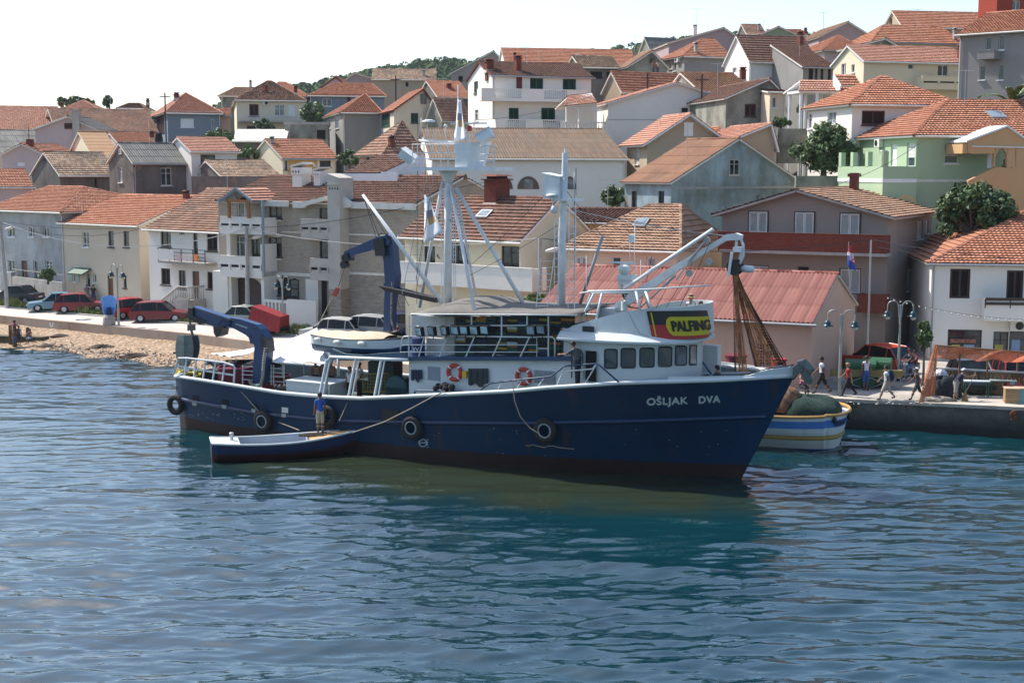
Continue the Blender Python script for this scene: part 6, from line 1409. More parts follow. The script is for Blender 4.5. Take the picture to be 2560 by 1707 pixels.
def bgrid(mb,u0,v0,u1,v1,o_,m,nu=24,nv=4):
 v=[tuple(bpt(u0+(u1-u0)*i/nu,v0+(v1-v0)*j/nv,o_))for i in range(nu+1)for j in range(nv+1)]
 mb.add(v,[((nv+1)*i+j,(nv+1)*i+j+1,(nv+1)*(i+1)+j+1,(nv+1)*(i+1)+j)for i in range(nu)for j in range(nv)],m)
mb=MB();bgrid(mb,0,0,1,.5,0,0);bgrid(mb,0,.5,1,1,0,1);bgrid(mb,.06,.05,.085,.93,.012,2,3,8)
banner=obj('banner',mb,[plain('banner_black',(.018,.018,.018),.55),plain('banner_red',(.42,.03,.035),.55,var=.05),plain('banner_yellow',(.55,.46,.02),.55,var=.05)],ship)
mb=MB();v=[];nb_=26
badge=[(u,v_)for u,v_ in[(.27+.10*(1-math.cos(t))*1.0,.52-.32*math.sin(t))for t in np.linspace(-math.pi/2,math.pi/2,13)]]
for i in range(nb_+1):
 u=.27+.73*i/nb_;d=min(1,(u-.27)/.12);h_=.335*math.sqrt(max(0,1-(1-d)**2));c=.53+.03*u
 v+=[tuple(bpt(u,c-h_,.018)),tuple(bpt(u,c,.018)),tuple(bpt(u,c+h_,.018))]
mb.add(v,[(3*i+j,3*i+j+1,3*i+4+j,3*i+3+j)for i in range(nb_)for j in range(2)]);obj('badge',mb,plain('banner_yellow',(.55,.46,.02),.55,var=.05),banner)
vs,fs=text_mesh('PALFING',1.,0,1.,1.0);xa,xb=min(q[0]for q in vs),max(q[0]for q in vs);mb=MB()
for dx,dy in((0,0),(.012,0),(-.012,0),(0,.02),(0,-.02)):mb.add([tuple(bpt(.37+dx+(x-xa)/(xb-xa)*.615,.715+dy-y/.72*.37+.0*x,.03+abs(dx)+abs(dy)*.5))for x,y,z in vs],fs)
obj('lettering',mb,plain('letter_black',(.015,.015,.015),.5),banner)
for i,(a_,b_2)in enumerate((((1485,733),(1450,805)),((1505,733),(1490,800)),((1590,729),(1600,776)),((1614,729),(1630,775)))):T('frame_leg',(-1.9,-2.3),(a_,b_2),.05,m_shw,6)
T('frame_beam',-1.9,[(1450,733),(1480,728),(1560,726),(1640,722),(1776,713)],.03,m_shw,6);T('frame_beam',-1.9,[(1478,732),(1618,731)],.045,m_shw,6);T('frame_beam',1.6,[(1470,728),(1622,726)],.045,m_shw,6)
for i,(a_,b_2)in enumerate((((1480,728),(1455,790)),((1610,726),(1622,770)))):T('frame_leg',(1.6,2.0),(a_,b_2),.05,m_shw,6)
mb=MB();p=S(-.3,1553,728);mb.tube([p,S(-.3,1553,680)],.09,8);bx(mb,-.5,0,1542,688,1582,700);bx(mb,-.45,-.05,1545,700,1575,712);mb.tube([p,S(-.3,1542,735)],.04,5);radar=obj('radar_mast',mb,m_shw,ship)
mb=MB();c=S(-.3,1561,672);mb.lathe((c.x,c.y,c.z-.25),[(.10,0),(.17,.06),(.26,.22),(.25,.36),(.14,.42)],14);c2=S(-.3,1558,657);mb.box(c2.x-.5,c2.y-.06,c2.z-.04,c2.x+.5,c2.y+.06,c2.z+.04);obj('scanner',mb,m_shw,radar)
for x_,yt_,yb_,y_ in((1587,565,726,-.6),(1602,650,775,.5),(1466,640,800,-1.5),(1575,590,690,.2)):T('whip_aerial',y_,[(x_,yb_),(x_,yt_)],.014,m_shw,4)
mb=MB();bx(mb,.1,.3,1571,588,1584,606);obj('signal_box',mb,m_wblue,ship)
# ---- main mast with platform
T('main_mast',0,[(1120,765),(1120,600),(1121,430)],[.17,.165,.16],m_wblue,14)
for nm,a_,b_2,r_ in(('mast_stay',(1107,452,0),(1049,768,1.7),.075),('mast_stay',(1126,459,0),(1186,776,-2.2),.08),('mast_stay',(1144,496,0),(1193,756,1.9),.06),('mast_stay',(1140,470,0),(1314,768,.3),.085)):
 mb=MB();mb.tube([S(a_[2],a_[0],a_[1]),S(b_2[2],b_2[0],b_2[1])],r_,8);obj(nm,mb,m_wblue,ship,True)
mb=MB();mb.tube([S(-.6,907,487),S(0,1106,758)],[.06,.11],8);boom=obj('cargo_boom',mb,m_wblue,ship,True)
mb=MB();mb.tube([S(-.2,1048,352),S(-.2,1138,356)],.06,6);bx(mb,-.9,.9,1022,418,1236,427);mb.tube([S(0,1121,455),S(0,1121,425)],[.2,.45],10);plat=obj('platform',mb,m_wblue,ship)
for xs_,xe_,ys_,xp_ in((1030,1137,(361,382,398),(1031,1044,1060,1080,1102,1120)),(1200,1238,(365,386,403),(1213,1235))):
 mb=MB()
 for y_ in(-.9,.9):
  for yy_ in ys_:mb.tube([S(y_,xs_,yy_),S(y_,xe_,yy_)],.022,5)
  for x_ in xp_:mb.tube([S(y_,x_,363),S(y_,x_,420)],.022,5)
 x_=1031 if xs_<1100 else 1235;mb.tube([S(-.9,x_,363),S(.9,x_,363)],.022,5);obj('platform_railing',mb,m_wblue,plat)
mb=MB();a_=[S(-.75,1135,356),S(-.75,1178,356),S(-.4,1202,354)];b_2=[S(-.75,1138,427),S(-.75,1163,427),S(-.4,1185,427)]
q=[a_[0],a_[1],a_[2],Vector((a_[2].x,.5,a_[2].z)),Vector((a_[0].x,.5,a_[0].z))];w_=[b_2[0],b_2[1],b_2[2],Vector((b_2[2].x,.4,b_2[2].z)),Vector((b_2[0].x,.4,b_2[0].z))]
mb.add([tuple(p)for p in w_+q],[(0,1,6,5),(1,2,7,6),(2,3,8,7),(3,4,9,8),(4,0,5,9),(4,3,2,1,0)]);obj('lookout_tub',mb,m_wblue,plat)
for c_,ang_ in(((1019,391),.65),((1213,341),-.55)):
 c=S(-.7,*c_);mb=MB();mb.T=Matrix.Translation(c)@Matrix.Rotation(ang_,4,'Y')@Matrix.Rotation(.3,4,'Z');mb.box(-.33,-.26,-.18,.33,.26,.18);mb.box(-.36,-.29,.18,.36,.29,.21);obj('lamp_housing',mb,m_wblue,plat)
mb=MB();a_=S(-.2,1128,310);b_2=S(-.2,1215,311);mb.box(a_.x,-.28,a_.z-.03,b_2.x,-.12,a_.z+.03);mb.tube([S(-.2,1172,312),S(-.2,1172,356)],.04,6);obj('radar_scanner',mb,m_shw,plat)
for x_,yt_,yb_ in((1068,305,352),(1088,322,352),(1113,315,352),(1053,295,352),(1145,212,356),(1185,300,356)):T('whip_aerial',-.2,[(x_,yb_),(x_,yt_)],.02,m_shw,5,plat)
mb=MB();c=S(-.2,1072,305);mb.lathe((c.x,c.y,c.z),[(.3,0),(.26,.06),(.1,.1)],12);obj('satellite_dome',mb,m_shw,plat);mb=MB();c=S(-.2,1114,315);mb.ball(tuple(c),.08,8);obj('satellite_dome',mb,m_shw,plat)
mb=MB();c=S(-.2,1174,322);mb.lathe((c.x,c.y,c.z-.1),[(.1,0),(.1,.2),(.05,.22)],10);obj('red_lamp',mb,plain('red_lamp',(.3,.02,.02),.4),plat)
mb=MB();c=S(-.3,1164,440);mb.lathe((c.x,c.y,c.z-.15),[(.11,0),(.08,.08),(.05,.18),(.02,.22)],10);obj('bell',mb,plain('brass',(.3,.2,.08),.4,.6),plat)
def ladder(name,y,x0,x1,yt,yb,x0b=None,x1b=None,n=14,mat=None,r_=.018):
 x0b=x0b or x0;x1b=x1b or x1;mb=MB();mb.tube([S(y,x0,yt),S(y,x0b,yb)],r_,5);mb.tube([S(y,x1,yt),S(y,x1b,yb)],r_,5)
 for k in range(n):
  f=(k+.5)/n;mb.tube([S(y,x0+(x0b-x0)*f,yt+(yb-yt)*f),S(y,x1+(x1b-x1)*f,yt+(yb-yt)*f)],r_*.8,4)
 return obj(name,mb,mat or m_wblue,ship)
ladder('ladder',-.2,1103,1110,478,757,n=26);ladder('ladder',-.2,1133,1139,490,757,n=26)
ladder('rope_ladder',-1.4,1070,1085,430,735,1005,1040,14,M['grey'],.014)
ladder('ladder',-.9,1352,1385,645,772,1340,1368,8);ladder('ladder',-1.2,1424,1440,490,782,1420,1436,17);ladder('ladder',-.6,1386,1400,545,770,1386,1396,12)
mb=MB();mb.tube([S(0,1403,790),S(0,1405,600),S(0,1409,500),S(0,1411,445)],[.17,.165,.15,.14],12);mast2=obj('second_mast',mb,m_wblue,ship,True)
mb=MB();mb.tube([S(0,1411,447),S(0,1413,382)],.125,12);mb.tube([S(0,1413,382),S(0,1413,371)],.05,8);obj('mast_head',mb,m_wblue,mast2)
mb=MB();bx(mb,-.35,.35,1358,441,1396,497);mb.prism([S(-.4,1353,432),S(-.4,1397,441),S(-.4,1397,444),S(-.4,1353,436)],(0,.8,0));bx(mb,-.35,.35,1378,497,1440,503);obj('radar_box',mb,m_wblue,mast2)
mb=MB();c=S(-.4,1380,489);mb.lathe((c.x,c.y,c.z),[(.26,0),(.22,.05),(.08,.08)],12);mb.tube([c,S(-.4,1383,520)],.03,5);c=S(-.4,1386,524);mb.ball(tuple(c),.17,8);obj('satellite_dome',mb,m_shw,mast2)
T('derrick',(.4,.2),[(1445,775),(1507,590)],.07,M['grey'],8);T('whip_aerial',.2,[(1436,790),(1436,430)],.022,M['grey'],5)
# ---- white forward crane with power block
mb=MB();mb.tube([S(-.6,1560,722),S(-.6,1783,573)],[.07,.075],8);obj('crane_strut',mb,m_wblue,ship)
mb=MB();plate(mb,-.25,[(1505,785),(1560,742),(1690,660),(1800,596),(1815,586),(1838,583),(1852,588),(1850,600),(1830,601),(1812,602),(1700,672),(1600,742),(1515,800)],.3);crane=obj('white_crane_boom',mb,m_wblue,ship)
mb=MB();mb.tube([S(-.1,1848,588),S(-.1,1858,612),S(-.1,1858,640),S(-.1,1850,660)],[.05,.06,.06,.05],6);mb.tube([S(-.1,1842,597),S(-.1,1840,622)],.06,6);bx(mb,-.3,.1,1832,618,1852,630);plate(mb,-.45,[(1826,630),(1832,632),(1824,690),(1817,692)],.06);plate(mb,.05,[(1850,630),(1856,634),(1846,686),(1838,676)],.06);obj('block_frame',mb,m_wblue,crane)
mb=MB();c=S(-.2,1838,668);mb.lathe((c.x,-.38,c.z),[(.30,0),(.14,.12),(.14,.22),(.30,.34)],18,ax='y');obj('power_block',mb,M['black'],crane)
mb=MB();c=S(0,1860,672);mb.lathe((c.x-.1,c.y,c.z),[(.12,0),(.14,.1),(.14,.4),(.1,.5)],10,ax='x');obj('hydraulic_motor',mb,m_wblue,crane)
mb=MB()
for a_,b_2 in(((1772,592),(1718,655)),((1765,600),(1690,700)),((1700,672),(1640,735)),((1690,690),(1600,770))):mb.tube([S(-.35,*a_),S(-.35,*b_2)],.03,5)
for c_ in((1767,602),(1723,683),(1772,655)):c=S(-.4,*c_);mb.lathe((c.x,c.y-.05,c.z),[(.14,0),(.14,.1)],10,ax='y')
obj('hydraulic_hoses',mb,M['grey'],crane)
mb=MB();bx(mb,-.5,.3,1495,770,1535,815);obj('crane_pedestal',mb,m_wblue,ship)
def wires(name,L_,r_=.012,mat=None):
 mb=MB()
 for a_,b_2 in L_:
  A_,B_=S(a_[2],a_[0],a_[1]),S(b_2[2],b_2[0],b_2[1]);n=8;sag=(A_-B_).length*.015
  mb.tube([A_.lerp(B_,i/n)-Vector((0,0,sag*4*(i/n)*(1-i/n)))for i in range(n+1)],r_,4)
 return obj(name,mb,mat or M['cable'],ship)
wires('rigging',[((1440,520,0),(1818,592,-.2)),((1440,540,0),(1775,590,-.6)),((1440,545,0),(1700,600,0)),((1411,470,0),(1507,592,.3)),((1440,420,0),(1440,560,0)),((910,492,-.6),(972,600,-.3)),((908,490,-.6),(1022,765,-1)),((908,490,-.6),(1000,770,1)),((1380,470,0),(1180,660,0)),((1400,560,0),(1170,690,0)),((1045,300,0),(1042,760,-2)),((1085,430,-.9),(1040,700,-1.4)),((1270,440,1),(1140,470,0)),((1630,640,0),(1600,770,0)),((1700,650,0),(1640,770,0)),((1740,640,0),(1665,770,0)),((1775,605,-.4),(1700,765,0))],.012)
wires('boom_falls',[((1022,525,-.3),(1160,555,0)),((1022,528,-.3),(1160,559,0)),((945,530,-.6),(1160,552,0))],.012,plain('green_line',(.22,.32,.27),.8))
wires('topping_line',[((1440,527,0),(1835,592,-.2))],.02,M['cablel'])
# ---- blue aft crane, folded over the stern
m_cr=plain('crane_blue',(.012,.042,.12),.35)
mb=MB();plate(mb,-2.0,[(632,958),(633,905),(636,866),(628,850),(641,812),(652,824),(664,848),(668,862),(664,905),(658,958)],.5);obj('aft_crane_column',mb,m_cr,ship)
mb=MB();plate(mb,-1.95,[(574,794),(600,798),(643,812),(652,826),(628,850),(615,838),(590,824),(570,815),(566,803)],.4);plate(mb,-2.0,[(620,838),(628,842),(632,858),(626,860)],.5);ac=obj('aft_crane_boom',mb,m_cr,ship)
mb=MB();plate(mb,-2.05,[(478,770),(483,767),(575,797),(572,818),(560,822),(545,818),(500,806),(466,792),(470,778)],.45);plate(mb,-1.6,[(484,765),(556,787),(556,792),(484,771)],.2);obj('jib',mb,m_cr,ac)
mb=MB();plate(mb,-2.2,[(533,815),(556,818),(552,838),(540,843),(534,832)],.5);obj('winch_motor',mb,M['black'],ac);mb=MB();plate(mb,-2.15,[(650,838),(662,850),(666,880),(658,885),(652,860)],.62);obj('hose_cover',mb,M['black'],ac);mb=MB();plate(mb,-2.12,[(466,783),(500,796),(516,806),(500,812),(467,794)],.55);bx(mb,-2.15,-1.4,470,770,482,790);obj('jib_extension',mb,M['black'],ac)
mb=MB();mb.tube([S(-2.15,556,797),S(-2.15,568,808),S(-2.15,558,818),S(-2.15,547,812),S(-2.15,553,800),S(-2.15,562,796),S(-2.15,585,801)],.02,5);mb.tube([S(-2.25,490,773),S(-2.25,540,789),S(-2.25,556,797)],.018,5);obj('hydraulic_hoses',mb,M['black'],ac)
mb=MB();pts=[S(-2.1,664,870),S(-2.1,660,900),S(-2.1,657,940),S(-2.1,652,962),S(-2.1,640,968),S(-2.1,628,960),S(-2.1,624,948)];mb.tube(pts,.07,8)
for i in range(len(pts)-1):
 for k in range(5):p=pts[i].lerp(pts[i+1],k/5);mb.torus(tuple(p),.075,.02,'z',8,4)
obj('armoured_hose',mb,plain('armoured_hose',(.30,.29,.25),.8),ac)
wires('jib_lettering_strip',[],.01)if False else None
mb=MB()
for k in range(11):mb.poly([S(-1.97,589+k*2.7,807.5+k*.95),S(-1.97,590.6+k*2.7,808+k*.95),S(-1.97,590.6+k*2.7,812+k*.95),S(-1.97,589+k*2.7,811.5+k*.95)])
obj('small_lettering',mb,plain('letter_paint',(.50,.56,.55),.6),ac)
mb=MB();mb.tube([S(-2.0,474,795),S(-2.0,476,815),S(-2.0,470,826)],.05,6);mb.tube([S(-2.0,474,812),S(-2.0,482,838)],.06,6);bx(mb,-2.1,-1.9,468,812,482,826);obj('hook_block',mb,plain('greasy_steel',(.10,.10,.09),.6,.4),ac)
# ---- midships blue crane
mb=MB();plate(mb,-.2,[(958,828),(960,760),(962,706),(956,612),(958,592),(966,586),(977,589),(981,612),(989,690),(988,706),(978,760),(976,828)],.45);mc=obj('midship_crane_column',mb,m_cr,ship)
mb=MB();plate(mb,-.3,[(966,588),(978,590),(972,612),(962,616),(880,640),(868,652),(856,654),(853,646),(862,628),(940,594)],.35);mb2=obj('midship_crane_boom',mb,m_cr,mc)
mb=MB();plate(mb,-.4,[(933,600),(958,596),(962,640),(938,640)],.5);obj('elbow_joint',mb,M['black'],mc);mb=MB();plate(mb,-.38,[(853,640),(868,632),(872,652),(856,656)],.45);c=S(-.2,862,662);mb.lathe((c.x,-.35,c.z),[(.17,0),(.17,.3)],14,ax='y');obj('pulley_block',mb,M['black'],mc);mb=MB();mb.tube([S(-.4,945,588),S(-.4,955,583),S(-.4,966,584),S(-.4,976,600)],.03,5);obj('hydraulic_hose',mb,M['black'],mc)
mb=MB();pts=[S(-.5,981,705),S(-.5,979,740),S(-.5,978,800),S(-.5,985,826)];mb.tube(pts,.045,6);obj('striped_hose',mb,plain('striped_hose',(.22,.22,.2),.8,var=.9,scale=14),mc)
mb=MB();mb.prism([S(-1.2,945,714),S(-1.2,1085,745),S(-1.2,1088,757),S(-1.2,962,728)],(0,.25,0));mb.prism([S(.2,958,708),S(.2,1090,744),S(.2,1090,752),S(.2,960,716)],(0,.2,0));obj('outrigger_beams',mb,plain('dark_brown_steel',(.035,.025,.022),.6),ship)
T('fall_wire',-.2,[(862,668),(846,718)],.015,M['cable'],4);mb=MB();plate(mb,-.3,[(840,718),(846,720),(838,741),(830,738)],.14);obj('red_hook_weight',mb,plain('hook_red',(.35,.05,.04),.5),ship)
T('hanging_rope',(-.2,.6),[(830,745),(792,819)],.025,m_rope,5)
BX('davit',-.9,-.7,910,872,940,898,plain('dark_steel_blue',(.05,.09,.12),.6));BX('davit',-.9,-.7,826,872,836,898,plain('dark_steel_blue',(.05,.09,.12),.6));mb=MB();plate(mb,-2.6,[(828,872),(860,885),(905,888),(940,884),(1015,880),(1015,893),(826,890)],.2);obj('boat_cradle',mb,plain('dark_steel_blue',(.05,.09,.12),.6),ship)
mb=MB();y_=-2.75
mb.tube([S(y_,434,935),S(y_,447,895),S(y_,466,895),S(y_,560,906),S(y_,584,914),S(y_,587,920),S(y_,584,963)],.05,7);mb.tube([S(y_,440,914),S(y_,500,925),S(y_,586,938)],.045,7)
for a_,b_2 in(((466,896),(461,942)),((491,899),(484,946)),((514,901),(507,951)),((539,905),(531,955)),((562,909),(555,959))):mb.tube([S(y_,*a_),S(y_-.1,*b_2)],.042,6)
obj('stern_rail',mb,m_shw,ship)
mb=MB()
for yy_ in(917,928,938,950):mb.tube([S(-1.6,604,yy_-2),S(-1.6,712,yy_+5)],.02,5)
for x_ in(607,635,678,684,710):mb.tube([S(-1.6,x_,912),S(-1.6,x_,962)],.028,5)
obj('deck_pen_rail',mb,M['rail'],ship)
mb=MB();
for a_,b_2 in(((520,886),(520,950)),((590,895),(590,920)),((706,905),(706,958)),((760,908),(760,935)),((672,893),(672,970))):mb.tube([S(.2,*a_),S(.2,*b_2)],.022,5)
obj('awning_poles',mb,M['rail'],ship)
mb=MB();bx(mb,-2.4,-1.0,715,958,824,992);bx(mb,-2.45,-.95,713,955,826,959);obj('fish_hold_hatch',mb,m_shw,ship);mb=MB();bx(mb,-1.6,-1.2,745,950,822,957);obj('plank',mb,plain('grey_plank',(.16,.12,.09),.9),ship)
mb=MB();a_=S(-2.0,996,962);mb.lathe((a_.x,-2.2,a_.z-.1),[(.52,0),(.55,.05),(.55,.1)],20,ax='y');mb.box(a_.x-.52,-2.2,a_.z-1.2,a_.x+.52,-2.1,a_.z-.1);mb.lathe((a_.x,-2.1,a_.z-.1),[(.3,0),(.3,1.8)],14,ax='y');mb.lathe((a_.x,-.4,a_.z-.1),[(.55,0),(.55,.08)],20,ax='y');obj('net_winch',mb,plain('winch_teal',(.015,.07,.085),.5),ship)
mb=MB();y_=-1.8
mb.tube([S(y_,907,980),S(y_,907,945),S(y_,914,935),S(y_,968,933),S(y_,976,940),S(y_,974,980),S(y_,907,980)],.03,5)
for k in range(9):mb.tube([S(y_,912+k*7.2,936),S(y_,912+k*7.2,980)],.012,4)
for k in range(5):mb.tube([S(y_,908,944+k*8),S(y_,975,944+k*8)],.012,4)
obj('winch_guard',mb,plain('guard_yellow',(.22,.17,.02),.6),ship)
mb=MB();bx(mb,-.9,-.2,920,905,985,985);bx(mb,-.4,.4,895,950,935,988);obj('winch_housing',mb,plain('winch_dark_teal',(.012,.035,.04),.6),ship)
mb=MB();a_=S(1.6,1772,862);b_2=S(1.6,1797,940);mb.box(a_.x-1.5,1.4,b_2.z-.2,b_2.x,1.8,a_.z);obj('white_breakwater',mb,m_shw,ship)
T('fore_stay',-1.0,[(1757,905),(1778,935)],.04,m_shb,6)
mb=MB();mb.tube([S(.9,1757,934),S(.9,1880,932)],.05,6);mb.tube([S(.9,1788,932),S(.9,1786,950)],.04,6);obj('foredeck_rail',mb,m_shw,ship)
mb=MB();mb.tube([S(-.6,1770,952),S(-.6,1762,938)],.12,8);mb.tube([S(-.6,1775,950),S(-.6,1766,944)],.15,8);obj('windlass',mb,M['black'],ship)
T('anchor_chain',-.2,[(1830,945),(1880,932),(1930,920),(1985,912)],.035,plain('chain_steel',(.12,.11,.10),.7,.4),6)
mb=MB();c=S(-.2,1985,925)
plate(mb,-.35,[(1983,918),(2000,905),(2013,908),(2008,925),(1990,938),(1980,945)],.2);plate(mb,-.3,[(2000,930),(2015,925),(2031,950),(2024,962),(2012,958)],.16);mb.tube([S(-.2,1996,908),S(-.2,2010,906),S(-.2,2020,915),S(-.2,2034,928)],[.1,.16,.14,.07],7);mb.tube([S(-.5,2010,912),S(-.5,2026,925),S(-.5,2022,945)],[.12,.1,.05],7);mb.tube([S(.1,1983,948),S(.1,2000,925),S(.1,2015,912)],.05,6);obj('anchor',mb,plain('grey_green_anchor',(.10,.13,.125),.6,.2,var=.4,scale=6),ship)
# ---- things hanging on or lying in the vessel
def tyre(px,py,k,rr_=.47,white=True):
 p,xi=hh(px,py);root=empty('tyre_fender',SMx@(p+Vector((0,-.2,0))),STH,k,'tyre fender','tyre fenders on the blue hull')
 mb=MB();mb.torus((0,0,0),rr_*.72,rr_*.29,'y',28,10,flat=.8);obj('tyre',mb,m_tyre,root,True)
 if white:mb=MB();mb.torus((0,-.09,0),rr_*.52,rr_*.07,'y',24,6);obj('rim_band',mb,plain('worn_white_rubber',(.28,.32,.34),.8,var=.4,scale=5),root,True)
 mb=MB();mb.tube([(0,.05,rr_*.8),(.03,.12,rr_*.8+.75)],.015,4);obj('lashing',mb,M['cable'],root)
for a_ in((446,1010,'tyre fender at the stern corner of the blue hull',.5,False),(664,1051,'tyre fender above the dinghy transom',.5,True),(823,1040,'tyre fender beside the standing man in blue',.5,False),(1036,1067,'white rimmed tyre fender below the winch opening',.5,True),(1369,1074,'foremost white rimmed tyre fender on the hull',.52,True)):tyre(*a_[:3],*a_[3:])
def otter(px0,px1,yt,yb,y_,lab,c_):
 mb=MB();n=6;v=[]
 for k in range(n+1):
  f=k/n;w_=math.sin(math.pi*(.18+.72*f))**.6;cx=(px0+px1)/2;hw=(px1-px0)/2*w_
  for s_ in(-1,0,1):q=S(y_-.10*(1-abs(s_)),cx+s_*hw,yt+(yb-yt)*f);v.append(tuple(q))
 mb.add(v,[(3*k+j,3*k+j+1,3*k+4+j,3*k+3+j)for k in range(n)for j in range(2)]);o=obj('otter_board',mb,plain('board_%d'%px0,c_,.7,var=.3,scale=3));o.matrix_world=SMx;sm=o.modifiers.new('s','SOLIDIFY');sm.thickness=.09;tag(o,lab,'trawl board','trawl boards hung at the stern')
otter(442,484,838,915,-1.9,'grey green trawl board with a centre rib hung at the stern',(.12,.15,.14));otter(468,500,838,900,-1.3,'slate trawl board half hidden behind the other at the stern',(.05,.06,.075))
root=empty('float_heap',SMx@S(-1.8,470,942),STH,'yellow net floats heaped behind the stern rail','net floats');rn=random.Random(3);m_yl=plain('float_yellow',(.42,.32,.02),.5,var=.5,scale=9)
inv=Matrix.Translation(-S(-1.8,470,942))
for k in range(62):
 mb=MB();mb.ball((0,0,0),(.11,.08,.08),7,k=4);q=inv@S(-2.1+rn.uniform(0,.7),rn.uniform(438,505),rn.uniform(922,945)+(rn.random()>.5)*3);o=obj('float',mb,m_yl,root);o.location=q;o.rotation_euler=(rn.uniform(0,3),0,rn.uniform(0,3))
for k,(x0_,x1_,yt_,yb_,y_,lab)in enumerate(((554,622,916,962,-.6,'larger maroon plastic tub on the aft deck beside the folded crane'),(660,720,937,968,.2,'shorter maroon tub behind the pen rail on the aft deck'))):
 a_=S(y_,(x0_+x1_)/2,yb_);b_2=S(y_,(x0_+x1_)/2,yt_);r_=(S(y_,x1_,yb_)-S(y_,x0_,yb_)).length/2;h_=b_2.z-a_.z;mb=MB();mb.lathe(tuple(a_),[(r_*.86,-.6),(r_*.95,h_-.08),(r_,h_-.06),(r_,h_),(r_*.92,h_),(r_*.9,h_-.1)],22);o=obj('tub',mb,plain('maroon_plastic',(.16,.02,.04),.5,var=.2));o.matrix_world=SMx;tag(o,lab,'tub','maroon tubs on the aft deck')
mb=MB();
for k in range(40):mb.ball(tuple(S(rn.uniform(-.8,1.4),rn.uniform(515,700),rn.uniform(903,918))),(rn.uniform(.12,.3),rn.uniform(.1,.3),rn.uniform(.05,.1)),7,k=4)
for k in range(5):mb.tube([S(.5,rn.uniform(560,700),rn.uniform(900,915))for _ in range(4)],.04,5)
o=obj('net_heap',mb,plain('dark_net_heap',(.025,.03,.034),.95,var=.6,scale=8));o.matrix_world=SMx;tag(o,'long dark heap of nets and gear on top of the aft deck cargo','net heap')
mb=MB();bx(mb,-1.0,.6,512,925,552,955);o=obj('equipment_box',mb,plain('black_box',(.02,.022,.026),.7));o.matrix_world=SMx;tag(o,'black equipment box on the aft deck beside the yellow floats','box')
mb=MB()
for k in range(30):mb.ball(tuple(S(-2.2+rn.uniform(-.2,.4),rn.uniform(688,712),rn.uniform(962,978))),rn.uniform(.05,.1),6,k=4)
o=obj('net_heap',mb,plain('grey_net_heap',(.14,.13,.11),.95,var=.5,scale=10));o.matrix_world=SMx;tag(o,'small grey brown net bundle at the end of the white hatch','net heap')
def sheet(name,quads,mat,lab,cat,nu=14,fold=.10,parent=None,M4=SMx,thick=.012):
 mb=MB()
 for A_,B_,C_,D_ in quads:
  v=[]
  for i in range(nu+1):
   for j in range(nu+1):
    u,w_=i/nu,j/nu;p=(A_*(1-u)+B_*u)*(1-w_)+(D_*(1-u)+C_*u)*w_;p=p+Vector((0,-.6,.8)).normalized()*fold*math.sin(u*17+3*w_)*w_*(1-.3*w_)+Vector((0,0,-.35*4*w_*(1-w_)*.35));v.append(tuple(p))
  mb.add(v,[((nu+1)*i+j,(nu+1)*(i+1)+j,(nu+1)*(i+1)+j+1,(nu+1)*i+j+1)for i in range(nu)for j in range(nu)])
 o=obj(name,mb,mat,parent,True)
 if parent is None:o.matrix_world=M4
 sm=o.modifiers.new('s','SOLIDIFY');sm.thickness=thick
 if lab:tag(o,lab,cat)
 return o
m_cloth=plain('white_awning_cloth',(.64,.64,.67),.85,var=.03);P_=S(.6,792,819)
sheet('cloth_awning',[(P_,P_,S(-2.0,825,909),S(-2.0,680,905)),(P_,P_,S(2.4,853,893),S(-2.0,825,909)),(P_,P_,S(-2.0,680,905),S(1.6,666,864)),(S(1.6,667,860),S(1.6,667,860),S(-.4,580,893),S(1.0,528,884)),(S(1.6,667,858),S(1.6,667,858),S(.4,700,880),S(-.2,640,872))],m_cloth,'big white cloth awning pulled up to a point over the aft deck','awning',nu=12)
# ---- tender on its cradle
def small_hull(L_,B_,H_,n=18,sheer=.25,tr=.75,bowp=1.8,tum=.8,flare=.15):
 st=[]
 for i in range(n+1):
  u=i/n;b=B_/2*(tr+(1-tr)*math.sin(min(1,u/.5)*math.pi/2))if u<.5 else B_/2*(1-((u-.5)/.5)**bowp);b=max(b,.012);top=H_*(1+sheer*((u-.35)/.65)**2 if u>.35 else 1+sheer*.35*((.35-u)/.35)**2);keel=H_*.0+.0+(H_*.55*max(0,(u-.8)/.2)**1.6)
  st.append((u*L_,b,top,keel))
 return st
def hull_mesh(mb,st,mats=(0,0,0),split=.5,inner=None,rake=.0,m_low=1,m_up=0,split2=None,m_mid=None):
 prof=[(0,0),(.45,.05),(.78,.22),(.92,.5),(.97,.75),(1,1)];v=[];n=len(st)
 for x,b,top,k in st:
  for s_ in(-1,1):
   for a_,h_ in prof:v.append((x+rake*h_*(1 if x>st[-1][0]*.8 else 0),s_*b*a_,k+(top-k)*h_))
 np_=len(prof);f=[];mi_=[]
 for i in range(n-1):
  for s_ in range(2):
   for j in range(np_-1):
    o_=i*2*np_+s_*np_+j;q=(o_,o_+2*np_,o_+2*np_+1,o_+1);f.append(q if s_==0 else q[::-1]);mi_.append(m_low if prof[j][1]<split-.01 else m_up)
 for j in range(np_-1):f.append((j,j+1,np_+j+1,np_+j));mi_.append(m_low if prof[j][1]<split-.01 else m_up)
 o_=len(mb.v)
 if mb.T is not None:v=[tuple(mb.T@Vector(p))for p in v]
 mb.v+=v;mb.f+=[tuple(o_+k for k in q)for q in f];mb.mi+=mi_;mb.r+=[.5]*len(f)
a_=S(-1.3,793,876);b_2=S(-1.3,1030,868);L_=(b_2.x-a_.x)
tn=empty('tender_boat',SMx@Vector((a_.x,-1.3,a_.z-.02)),STH,'white and blue tender under a beige cover on the boat deck','boat');st=small_hull(L_,1.7,.72,sheer=.22,tr=.55);
mb=MB();hull_mesh(mb,st,split=.3);obj('hull',mb,[m_shw,m_shb],tn,True)
mb=MB();
